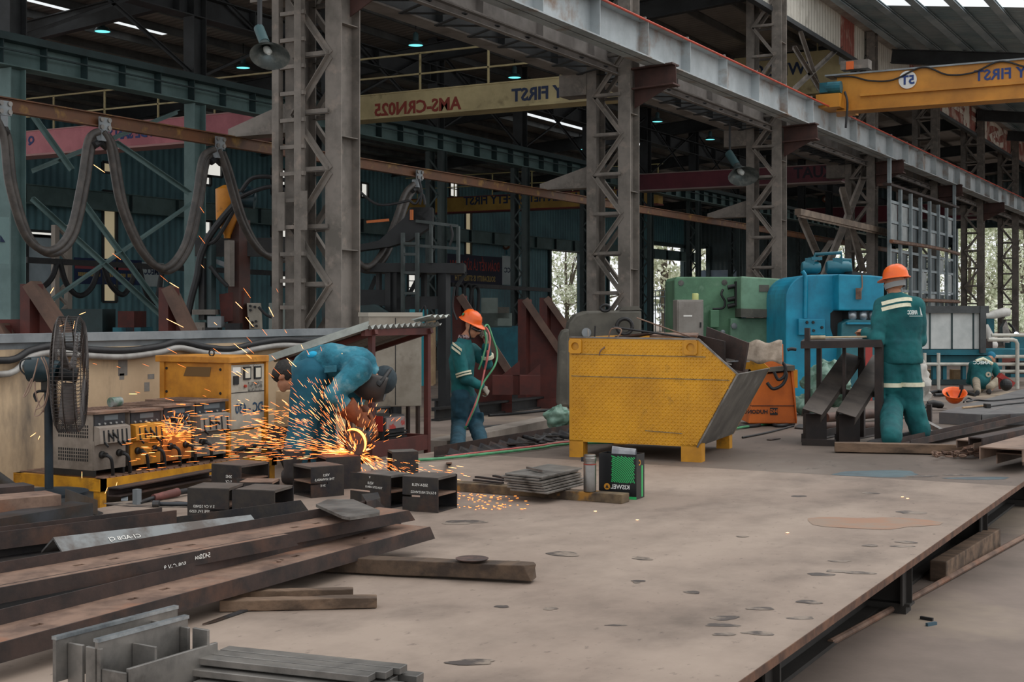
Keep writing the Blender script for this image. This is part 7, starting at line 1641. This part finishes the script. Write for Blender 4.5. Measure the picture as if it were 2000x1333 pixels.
loops = [([(-30, 200), (5, 260), (18, 360), (50, 460), (95, 490), (135, 455), (158, 360), (172, 275), (192, 257)], 'first'), ([(200, 257), (215, 290), (235, 400), (275, 490), (320, 524), (360, 480), (382, 390), (395, 310), (418, 292)], 'second'),
         ([(426, 292), (440, 330), (470, 430), (505, 488), (540, 502), (580, 490), (612, 460)], 'third'), ([(690, 505), (715, 522), (742, 500), (768, 440), (790, 380), (808, 360)], 'fourth')]
for pts, nm in loops:
    for k in (0, 1):
        hose([PX(x + 9 * k, y + 6 * k, XCB + .05 - .1 * k) for x, y in pts], .045, CBL, '%s hanging black cable loop from the left under the rusty beam, %s strand' % (nm, ['inner', 'outer'][k]), 'hanging_cable', 'cable', 'hanging cable loops', n=8)
# second run of cable loops far back along a dark rail
b = MB(); b.bar(PX(50, 508, -26), PX(555, 535, -26), .12, .14); solo('cable_rail', b, BLACKM, 'dark rail far back carrying small cable loops, above the banner', 'rail')
for k, pts in enumerate((((50, 560), (75, 566), (100, 545), (112, 511)), ((116, 508), (130, 555), (155, 578), (180, 560), (196, 511)), ((202, 516), (215, 555), (240, 576), (258, 550), (265, 520)), ((270, 514), (285, 570), (305, 590), (318, 517)))):
    hose([PX(x, y, -26) for x, y in pts], .07, BLACK, 'small dark cable loop far back, %s of four before the banner' % ['first', 'second', 'third', 'last'][k], 'hanging_cable', 'cable', 'far cable loops')

# ---- lamps
LAMPG = emit('teal_lamp_glow', '6fd8da', 1.6); SHADE = mat('lamp_shade_metal', '3f5c60', rough=.5)
def pendant(px, py, z, label):
    p = PZ(px, py, z); t = thing('pendant_lamp', label, 'lamp', tuple(p), group='pendant lamps')
    b = MB(); b.lathe([(.19, 0), (.2, .012), (.14, .1), (.07, .12), (.07, .3), (.03, .34)], p, n=20, cap=False); part('shade', b, SHADE, t, smooth=50)
    b = MB(); b.lathe([(.18, 0.006), (.18, .012)], p, n=20); part('glowing_disc', b, LAMPG, t)
    b = MB(); zr = zroof(p.x); b.bar(p + V((0, 0, .4)), (p.x, p.y, zr), .025); part('cord', b, BLACK, t)
for px, py, z, l in ((200, 62, 8, 'glowing teal pendant lamp at upper left'), (475, 133, 8, 'glowing teal pendant lamp left of the ladder column'), (812, 89, 8, 'glowing teal pendant lamp above the faded yellow crane'), (1132, 292, 8, 'tiny glowing lamp left of the skip column'),
                     (1284, 238, 8, 'glowing teal lamp right of the skip column, upper'), (1387, 273, 8, 'glowing teal lamp right of the skip column, lower'), (700, 188, 8, 'tiny glowing lamp against the edge of the ladder column'), (1005, 152, 8, 'unlit-looking small lamp above the faded crane railing')): pendant(px, py, z, l)
def floodlight(px, py, d_, label, s=1.0, hang=True):
    p = PD(px, py, d_); ax = (Rv * .35 - Fv * .55 - V((0, 0, .75))).normalized(); t = thing('flood_lamp', label, 'lamp', tuple(p))
    b = MB(); M = frame(V((0, 0, 1)).cross(ax).cross(ax), ax); M = Matrix((M.col[0], M.col[2], M.col[1])).transposed() if False else frame(V((0, 0, 1)), ax)
    b.lathe([(.05 * s, -.1 * s), (.07 * s, -.02 * s), (.12 * s, .06 * s), (.21 * s, .14 * s), (.23 * s, .16 * s), (.2 * s, .145 * s), (.11 * s, .07 * s), (.05 * s, .0)], p, M=Matrix((Rv, ax.cross(Rv), ax)).transposed(), n=24, cap=False); part('reflector', b, mat('ribbed_lamp_metal', '8a9494', '5f6a6c', scale=6, rough=.3, metal=.7), t, smooth=40)
    b = MB(); b.tube([p - ax * .08 * s, p - ax * .34 * s], .06 * s, 12); part('housing', b, SHADE, t, smooth=50)
    b = MB(); b.lathe([(.045 * s, 0), (.05 * s, .05 * s), (.02 * s, .09 * s)], p + ax * .03 * s, M=Matrix((Rv, ax.cross(Rv), ax)).transposed(), n=12); part('bulb', b, mat('glass_bulb', 'cfd6d4', rough=.2), t, smooth=True)
    b = MB(); q = p - ax * .3 * s; b.bar(q, q + V((0, 0, .5 * s)), .04); b.bar(q + V((0, 0, .5 * s)), q + V((0, 0, .5 * s)) + Rv * (.9 if s < 1.5 else .3), .04); part('bracket', b, DARKST, t)
floodlight(520, 92, 15.5, 'big ribbed flood lamp hanging left of the ladder column')
floodlight(1443, 330, 32, 'ribbed flood lamp hanging above the green press', 1.6)
for (px, py, d_, l) in ((1612, 389, 42, 'small round warning lamp on the dark wall above the blue press'), (988, 480, 55, 'small round lamp above the dark banner')):
    d_ = depth(PY(px, py, YE - .12)) if px > 1500 else depth(PX(px, py, XC + .1)); t = thing('wall_lamp', l, 'lamp', tuple(PD(px, py, d_))); b = MB(); b.lathe([(.22, 0), (.2, .06), (.1, .1)], PD(px, py, d_), M=frame(V((0, 0, 1)), -Fv), n=18); part('rim', b, mat('copper_rim', '8a5a44', rough=.35, metal=.5), t, smooth=50); b = MB(); b.ball(PD(px, py, d_ - .1), .11); part('lens', b, mat('pale_lens', 'd8d4cc', rough=.2), t, smooth=True); b = MB(); b.bar(PD(px, py, d_ + .05), PD(px + 2, py + 18, d_ + .05), .08); part('stem', b, TLS, t)

# ---- banners and signs
BNB = mat('blue_banner', '20355f', '1a2c50', scale=.6, rough=.7); BNN = mat('dark_navy_banner', '26283f', '1e2034', scale=.6, rough=.7); BNW = mat('pale_banner', 'b9c4c4', 'a5b1b2', scale=.6, rough=.7)
def banner(px0, px1, py0, py1, X, m, label, name='banner'):
    p, q = PX(px0, py0, X), PX(px1, py1, X); z0, z1 = PX((px0 + px1) / 2, py1, X).z, PX((px0 + px1) / 2, py0, X).z
    t = thing(name, label, 'banner', (X, (p.y + q.y) / 2, z0)); b = MB(); b.bx(X - .03, X, p.y, q.y, z0, z1); part('cloth', b, m, t); return t, p.y, q.y, z0, z1
def bt(t, s, y, z, h, m, X, wd=None): part('lettering', text_mb(s, h, (X + .003, y, z), (0, 1, 0), (0, 0, 1), (1, 0, 0), .008, bold=.008, width=wd), m, t, label='mirrored lettering')
XBN = XC + .04
t, y0, y1, z0, z1 = banner(146, 277, 506, 556, XBN, BNB, 'blue banner with red and yellow bands on the far left wall')
b = MB(); b.bx(XBN, XBN + .01, y0, y1, z0 + (z1 - z0) * .58, z0 + (z1 - z0) * .8); part('red_band', b, mat('faded_red_band', '96474d', rough=.7), t)
YT = mat('yellow_print', 'b39a5a', rough=.7)
for k in range(34):
    if k % 7 == 5: continue
    b = MB(); yy = y0 + (y1 - y0) * (.05 + .027 * k); b.bx(XBN, XBN + .008, yy, yy + (y1 - y0) * .018, z0 + (z1 - z0) * .30, z0 + (z1 - z0) * .44)
    part('letter_block', b, YT, t)
t, y0, y1, z0, z1 = banner(277, 320, 513, 560, XBN, BNW, 'pale logo panel at the right end of the blue banner'); bt(t, 'AMECC', (y0 + y1) / 2, (z0 + z1) / 2 + .1, .34, NAVP, XBN, (y1 - y0) * .8)
RT = mat('orange_red_print', 'a8433a', rough=.7)
t, y0, y1, z0, z1 = banner(868, 981, 499, 556, XBN, BNN, 'dark banner with orange-red slogan behind the raised platform')
bt(t, 'ĐOÀN KẾT LÀ SỨC MẠNH', (y0 + y1) / 2 + .1, z0 + (z1 - z0) * .62, .62, RT, XBN, (y1 - y0) * .86); bt(t, 'SOLIDARITY IS STRENGTH', (y0 + y1) / 2 + .1, z0 + (z1 - z0) * .2, .38, YT, XBN, (y1 - y0) * .7)
t, y0, y1, z0, z1 = banner(981, 1017, 501, 557, XBN, BNW, 'pale logo panel at the right end of the dark banner'); bt(t, 'AMECC', (y0 + y1) / 2, (z0 + z1) / 2, .36, NAVP, XBN, (y1 - y0) * .8)
t, y0, y1, z0, z1 = banner(-40, 18, 423, 515, -15, mat('pale_teal_sign', '7d9a9a', '6c8888', scale=1, rough=.6), 'pale teal sign board at the left picture edge', 'sign_board')
b = MB(); b.prism([(-14.995, PX(0, 470, -15).y, PX(0, 473, -15).z), (-14.995, PX(9, 470, -15).y, PX(0, 473, -15).z), (-14.995, PX(0, 470, -15).y, PX(0, 460, -15).z)], (.01, 0, 0)); part('emblem', b, NAVP, t)
b = MB(); b.bar(PX(-20, 515, -15), V((PX(-20, 515, -15).x, PX(-20, 515, -15).y, GROUND)), .1); part('post', b, TEALDK, t)
b = MB(); b.bx(PY(1370, 540, YE).x, PY(1440, 540, YE).x, YE - .05, YE, PY(1400, 552, YE).z, PY(1400, 528, YE).z); solo('sign_board', b, mat('blue_white_sign', '6f8296', '8b99a6', scale=.8, rough=.6), 'blue-grey sign far back just above the green press', 'sign')

# ---- red-brown triangular stands
RED2 = mat('red_oxide_stand', '5a261f', '45201c', scale=3, rough=.7)
def tri(pxs, d_, label, wd=.5):
    """upright triangular stand: tall side at left, slope down to the right"""
    (xa, ya), (xb, yb), (xc, yc) = pxs
    t = thing('triangular_stand', label, 'stand', tuple(V((PD((xa + xc) / 2, yc, d_).x, PD((xa + xc) / 2, yc, d_).y, GROUND))), group='red-brown triangular stands')
    b = MB(); A, C = PD(xa, ya, d_), PD(xb, yb, d_); b.sect(A, C, U_(.34, .12, .02), up=(0, 0, -1)); part('sloping_beam', b, mat('dusty_brown_top', '6b5347', '54423a', scale=3, rough=.75), t)
    b = MB(); P0 = V((A.x, A.y, GROUND)); b.bar(A, P0, .16, .2); part('post', b, RED2, t)
    b = MB(); b.prism([A - V((0, 0, .1)), C - V((0, 0, .1)), V((C.x, C.y, GROUND + .1)), P0 + V((0, 0, .1))], Fv * .02); part('web', b, RED2, t)
    b = MB(); b.bar(P0 + V((0, 0, .08)), V((C.x, C.y, GROUND + .08)), .2, .16); part('base', b, RED2, t)
for pxs, d_, l in ((((62, 555), (128, 655), (128, 790)), 15.8, 'red-brown triangular stand behind the low wall at the left'), (((330, 562), (372, 650), (372, 790)), 17, 'red-brown triangular stand beside the orange hopper machine'), (((0, 636), (16, 668), (16, 790)), 15.8, 'red-brown stand corner at the left picture edge'),
                   (((898, 578), (1000, 735), (1000, 760)), 22, 'red-brown triangular stand right behind the hose worker'), (((1025, 585), (1096, 690), (1096, 760)), 23, 'red-brown triangular stand left of the olive machine'), (((1066, 582), (1125, 665), (1125, 760)), 25, 'red-brown triangular stand against the bright doorway')): tri(pxs, d_, l)
b = MB(); b.bar(PD(0, 645, 16), PD(62, 645, 16), .1, .25); solo('red_beam', b, RED2, 'red-brown beam behind the low wall at the left edge', 'beam')
for k, (px, py) in enumerate(((990, 705), (1030, 712))):
    b = MB(); p = PD(px, py, 21.5); b.prism([PD(px - 28, 745, 21.5), PD(px + 25, 745, 21.5), PD(px + 25, py, 21.5), PD(px - 5, py + 25, 21.5)], Fv * .05); b.bar(PD(px - 28, 752, 21.5), PD(px + 25, 752, 21.5), .3, .3); solo('gusset_stand', b, RED2, ['low red-brown gusset stand behind the hose worker', 'low red-brown gusset stand left of the olive machine'][k], 'stand')
b = MB(); b.box(PD(955, 757, 25.5), (.38, .3, .42), rz=YAW); solo('grey_box', b, mat('grey_green_box', '566a6b', rough=.5), 'small grey-green box on the floor behind the hose worker', 'box')

# ---- automatic welding column with the orange hopper
wd_ = 19.0; W = lambda x, y, o=0.0: PD(x, y, wd_ + o)
wc = thing('hopper_welding_machine', 'dark welding machine with an orange hopper and cables, left of the ladder column', 'machine', tuple(V((W(440, 640).x, W(440, 640).y, GROUND))))
b = MB(); c = W(444, 400); pxm = wd_ / F_PX
b.lathe([(.045, -66 * pxm), (.05, -60 * pxm), (22 * pxm, -28 * pxm), (23 * pxm, 30 * pxm), (15 * pxm, 34 * pxm), (8 * pxm, 38 * pxm)], c, n=20); part('hopper', b, mat('orange_hopper', 'c47f1c', 'a96a1a', scale=3, rough=.5, c3='5e4020', scale3=4, ramp3=(.58, .72)), wc, label='orange hopper', smooth=40)
b = MB(); b.bar(W(467, 430, .1), V((W(467, 430, .1).x, W(467, 430, .1).y, GROUND)), .2, .24); part('mast', b, mat('brown_mast', '4a2a22', '38211c', scale=4, rough=.6), wc)
b = MB(); b.bar(W(384, 486, .2), W(556, 486, .2), .2, .22); b.bar(W(384, 472, .3), W(556, 472, .3), .1, .1); part('boom', b, BLACKM, wc)
b = MB(); b.tube([W(468, 388), W(498, 392)], .12, 14); b.ball(W(484, 382), .13); part('motor', b, mat('dark_teal_motor', '12323b'), wc, smooth=50)
for k, (a, c_) in enumerate((((398, 505), (398, 625)), ((412, 478), (412, 650)), ((448, 470), (448, 560)))): b = MB(); b.bar(W(*a, -.1), W(*c_, -.1), .1, .1); part('guide_rod', b, [BLACKM, TEALDK, COLM][k], wc)
b = MB(); b.prism([W(428, 575), W(478, 568), W(470, 625), W(432, 630)], Fv * .3); part('torch_head', b, RED2, wc)
for x0, x1, y0, y1, m in ((375, 420, 605, 615, COLM), (380, 400, 630, 650, COLM), (405, 432, 618, 640, CAP), (440, 468, 632, 648, BLACKM), (395, 425, 640, 655, BLACKM)): b = MB(); b.prism([W(x0, y1, -.2), W(x1, y1, -.2), W(x1, y0, -.2), W(x0, y0, -.2)], Fv * .3); part('carriage_block', b, m, wc)
b = MB(); b.prism([W(484, 620), W(508, 620), W(506, 592), W(482, 592)], Fv * .15); b.prism([W(487, 643), W(509, 643), W(508, 620), W(486, 620)], Fv * .15); cb2 = part('control_box', b, mat('pale_control_box', 'a09a8e', '878175', scale=4, rough=.5), wc)
for x, y in ((489, 598), (489, 606), (498, 600), (493, 630), (500, 628), (493, 638), (501, 637)): b = MB(); b.lathe([(.018, 0), (.018, .03)], W(x, y, -.002), M=frame(V((0, 0, 1)), -Fv), n=10); part('knob', b, BLACK, cb2)
for k, (pts, r) in enumerate(((((463, 395), (440, 420), (410, 460), (392, 500), (385, 540), (372, 590), (362, 650)), .05), (((470, 375), (490, 350), (520, 345), (556, 352)), .03), (((470, 385), (500, 372), (530, 365), (556, 372)), .03), (((410, 520), (430, 545), (445, 560)), .03), (((462, 400), (440, 440), (420, 470), (400, 478)), .03), (((505, 600), (520, 615), (535, 620), (548, 610)), .02))): b = MB(); b.tube(smooth_path([W(x, y, -.15) for x, y in pts]), r, 8); part('cable', b, BLACK, wc, smooth=True)
b = MB(); b.prism([W(405, 508), W(456, 530), W(450, 516), W(412, 503)], Fv * .03); part('pale_flap', b, CAP, wc)

# ---- raised platform with a ladder
rd_ = 21.0; W = lambda x, y, o=0.0: PD(x, y, rd_ + o)
DKM = mat('dark_machine_steel', '26282a', '1b1d1f', scale=3, rough=.55, metal=.2)
rp = thing('raised_platform', 'dark raised steel platform with ladder and railing, right of the ladder column', 'platform', tuple(V((W(830, 640).x, W(830, 640).y, GROUND))))
b = MB(); b.prism([W(700, 531), W(906, 534), W(906, 514), W(700, 514)], Fv * 1.2); part('deck', b, DKM, rp)
for x in (762, 772, 868): b = MB(); b.bar(W(x, 520, .1), V((W(x, 520, .1).x, W(x, 520, .1).y, GROUND)), .1 if x == 762 else .14, .14); part('post', b, DKM, rp)
for x, y0, y1 in ((740, 534, 600), (858, 534, 592), (828, 534, 590)): b = MB(); b.bar(W(x, y0, .4), W(x, y1, .4), .07, .07); part('upright', b, DKM, rp)
b = MB(); b.bar(W(706, 582, .2), W(770, 582, .2), .25, .25); b.bar(W(780, 592, .2), W(872, 592, .2), .15, .2); part('cross_beam', b, DKM, rp)
b = MB()
for x in (787, 815): b.bar(W(x, 455, -.1), W(x, 640, -.1), .05, .05)
for y in (476, 497, 533, 573, 615): b.bar(W(787, y, -.1), W(815, y, -.1), .04, .04)
part('ladder', b, mat('grey_green_tube', '3c4645', '2e3635', scale=4, rough=.5), rp)
b = MB()
for a, c_ in (((812, 432), (895, 442)), ((787, 478), (895, 486)), ((895, 442), (895, 514)), ((842, 435), (842, 514))): b.bar(W(*a, -.05), W(*c_, -.05), .045, .045)
part('railing', b, MATS['grey_green_tube'], rp)
b = MB(); b.prism([W(700, 478), W(740, 470), W(790, 425), W(800, 405), (W(845, 405)), W(845, 440), W(800, 470), W(760, 482), W(700, 490)], Fv * .4); part('boom', b, DKM, rp)
b = MB(); b.prism([W(803, 430), W(838, 430), W(838, 405), W(803, 405)], Fv * .5); part('drive_box', b, BLACKM, rp)
b = MB(); b.bar(W(804, 410, -.06), W(804, 430, -.06), .04); part('orange_strip', b, mat('orange_strip', 'b5622c', rough=.5), rp); b = MB(); b.bar(W(716, 434, -.06), W(760, 430, -.06), .06, .04); part('orange_strip', b, mat('orange_strip', 'b5622c', rough=.5), rp)
b = MB(); b.grid(lambda s, t_: W(762 + 55 * s, 512 - 16 * math.sin(math.pi * s), .1 + .6 * t_), 12, 6); part('copper_cover', b, mat('coppery_sheet', '8a6a55', '5b4a40', scale=6, rough=.3, metal=.7), rp, smooth=True)
for a, c_ in (((792, 590), (820, 536)), ((892, 560), (910, 532)), ((720, 575), (735, 540))): b = MB(); b.bar(W(*a, .5), W(*c_, .5), .1, .06); part('strut', b, DKM, rp)
for pts in (((818, 350), (824, 375), (820, 400)), ((800, 392), (812, 398), (825, 380), (830, 400)), ((880, 440), (884, 460), (878, 480)), ((815, 640), (822, 610), (830, 600), (832, 640)), ((888, 560), (884, 600), (892, 625)), ((700, 372), (740, 400), (800, 392))): b = MB(); b.tube(smooth_path([W(x, y, -.2) for x, y in pts]), .02, 6); part('cable', b, BLACK, rp, smooth=True)
b = MB(); b.prism([W(706, 640, -.5), W(757, 640, -.5), W(757, 612, -.5), (W(730, 595, -.5)), W(706, 597, -.5)], Fv * .8); solo('dark_chest', b, TEALDK, 'dark teal machine chest under the raised platform beside the ladder column', 'machine')

# ---- pale lathe-like machines in the far bay behind the hose worker
lm = thing('pale_machine', 'pale grey-green milling machine far behind the hose worker', 'machine', tuple(PD(960, 640, 40)))
for x0, x1, y0, y1, m in ((940, 972, 582, 640, mat('pale_green_grey', '7d8a83', '66726c', scale=1.5, rough=.5)), (972, 995, 600, 622, OLV), (935, 1090, 637, 718, TLS), (935, 1000, 612, 640, MATS['pale_green_grey'])): b = MB(); b.prism([PD(x0, y1, 40), PD(x1, y1, 40), PD(x1, y0, 40), PD(x0, y0, 40)], Fv * .8); part('block', b, m, lm)
b = MB(); b.bar(PX(880, 556, XB + .3), PX(1075, 567, XB + .3), .12, .12); solo('hose_rail', b, BLACKM, 'dark rail across the inner columns above the pale machine', 'rail')
for x, y0, y1 in ((895, 555, 620), (910, 555, 600), (925, 560, 610)): hose([PX(x, y1, XB + .42), PX(x - 3, y0 + 10, XB + .42), PX(x + 4, y0, XB + .42), PX(x + 10, y0 + 12, XB + .42), PX(x + 8, y1, XB + .42)], .05, BLACK, {895: 'leftmost', 910: 'middle', 925: 'rightmost'}[x] + ' thin dark hose arch hanging far behind the hose worker', 'hose_arch', 'hose', 'far hose arches')
for k, (x0, x1, y0, y1, m, l) in enumerate(((220, 275, 640, 690, TLS, 'teal low machine seen over the low wall, left of the hopper machine'), (230, 262, 608, 640, RED2, 'dark red block over the low wall, left of the hopper machine'), (50, 200, 604, 690, TEALDK, 'long dark machine bed over the low wall at the left'), (525, 556, 592, 690, mat('pale_lathe', '7a847f', rough=.5), 'pale machine peeking out left of the ladder column'), (800, 830, 595, 660, mat('bright_teal_cover', '1d8f9c', rough=.5), 'bright teal cover seen under the raised platform'), (830, 846, 615, 660, CARD, 'tan block seen under the raised platform'))):
    b = MB(); y1 = 754; b.prism([PD(x0, y1, 30), PD(x1, y1, 30), PD(x1, y0, 30), PD(x0, y0, 30)], Fv * 1.0); solo('far_machine', b, m, l, 'machine')
tw = thing('lattice_post', 'pale slim lattice post far back at the left, beside the grey shutter', 'post', tuple(PX(117, 600, -30))); b = MB()
for dx in (108, 133): p_ = PX(dx, 640, -30); b.bar((p_.x, p_.y, GROUND), PX(dx, 440, -30), .16, .16)
part('chord', b, mat('pale_post', 'a39a90', rough=.7), tw); b = MB()
for k in range(9):
    ya_, yb_ = 640 - 22 * k, 640 - 22 * (k + 1); b.bar(PX(110 if k % 2 else 131, ya_, -30), PX(131 if k % 2 else 110, yb_, -30), .1, .06)
part('lacing', b, MATS['pale_post'], tw)

# ---- trees outside
LEAF = mat('overexposed_leaves', 'e2e6cb', 'b9c4a5', scale=.5, rough=.7, c3='f6f4e6', scale3=.9, ramp3=(.5, .66)); BARK = mat('tree_bark', '6f6558', '544c43', scale=3, rough=.9)  # leaves near white: the overexposed daylight outside is put into their colour
def tree_proto(seed, h, r, n):
    rnd = random.Random(seed); fo = MB(); tr = MB(); cs = []
    for _ in range(16): a = rnd.uniform(0, 6.28); q = r * math.sqrt(rnd.random()); cs.append((V((q * math.cos(a), q * math.sin(a), h * rnd.uniform(.22, 1.0))), rnd.uniform(.28, .55) * r))
    for _ in range(n):
        c, rr_ = rnd.choice(cs); d = V((rnd.gauss(0, 1), rnd.gauss(0, 1), rnd.gauss(0, 1))).normalized(); p = c + d * rr_ * rnd.uniform(.5, 1.05)
        u = V((rnd.gauss(0, 1), rnd.gauss(0, 1), rnd.gauss(0, 1))).normalized(); v = u.cross(d).normalized(); s = rnd.uniform(.10, .24)
        fo.add([p - u * s, p + v * s * .45, p + u * s, p - v * s * .45], [(0, 1, 2, 3)])
    tr.tube(smooth_path([(0, 0, 0), (.1, .05, h * .3), (-.05, .1, h * .6), (0, 0, h * .85)]), [.22 - .0085 * i for i in range(19)], 8)
    for c, _ in cs[:8]: tr.tube([(0, 0, h * .3), c * .5 + V((0, 0, h * .22)), c], [.1, .06, .02], 6)
    return fo, tr
protos = []
def tree(loc, k, s, rz, label):
    o = protos[k] if len(protos) > k else None
    if o is None:
        t = thing('broadleaf_tree', label, 'tree', loc, rz, 'trees outside the hall'); fo, tr = tree_proto(20 + k, [8, 10, 6][k], [3.2, 4.2, 2.6][k], [3800, 5200, 2600][k])
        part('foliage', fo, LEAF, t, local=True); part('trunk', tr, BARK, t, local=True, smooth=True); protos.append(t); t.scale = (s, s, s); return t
    c = copy_tree(o, loc, rz, label); c.scale = (s, s, s); return c
for i, (px, d_, k, s, l) in enumerate(((1105, 92, 0, .85, 'tree in the left bright doorway'), (1180, 112, 1, .9, 'tree behind the skip column'), (1300, 112, 2, 1.5, 'tree in the middle doorway, left half'), (1350, 118, 0, 1.2, 'tree in the middle doorway, right half'),
                                       (1660, 125, 1, 1.0, 'tree seen behind the braces of the blue press'), (1760, 128, 0, 1.1, 'tree seen between the glazed panel posts'), (1830, 130, 1, .9, 'tree just left of the slim columns'), (1895, 122, 1, 1.0, 'tree between the panel frame and the first slim column'), (1950, 126, 0, 1.3, 'tree between the two slim columns at the right'), (2000, 118, 1, 1.05, 'tree at the right picture edge'), (2060, 125, 1, 1.1, 'tree half outside at the right picture edge'))):
    p = PD(px, 640, d_); tree((p.x, p.y, GROUND), k, s, i * 1.3, l)
hb = MB(); rnd = random.Random(4)
for _ in range(9000):
    px = rnd.uniform(1580, 2080); d_ = rnd.uniform(108, 116); p = PD(px, 640, d_); p.z = GROUND + abs(rnd.gauss(0, 1.1)); u = V((rnd.gauss(0, 1), rnd.gauss(0, 1), rnd.gauss(0, 1))).normalized(); v = u.orthogonal().normalized(); s = rnd.uniform(.12, .26); hb.add([p - u * s, p + v * s * .5, p + u * s, p - v * s * .5], [(0, 1, 2, 3)])
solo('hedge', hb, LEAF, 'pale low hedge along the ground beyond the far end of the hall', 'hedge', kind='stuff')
gt = thing('mesh_fence', 'dark mesh fence and gate outside the middle doorway', 'fence', tuple(PX(1310, 640, XC - 2)))
b = MB()
for px in range(1262, 1345, 9): p = PX(px, 600, XC - 2); b.bar((p.x, p.y, GROUND), (p.x, p.y, PX(px, 568, XC - 2).z), .05)
part('bars', b, TEALDK, gt); b = MB()
for py in (568, 580, 596, 606): b.bar(PX(1262, py, XC - 2), PX(1345, py, XC - 2), .06)
part('rails', b, TEALDK, gt)
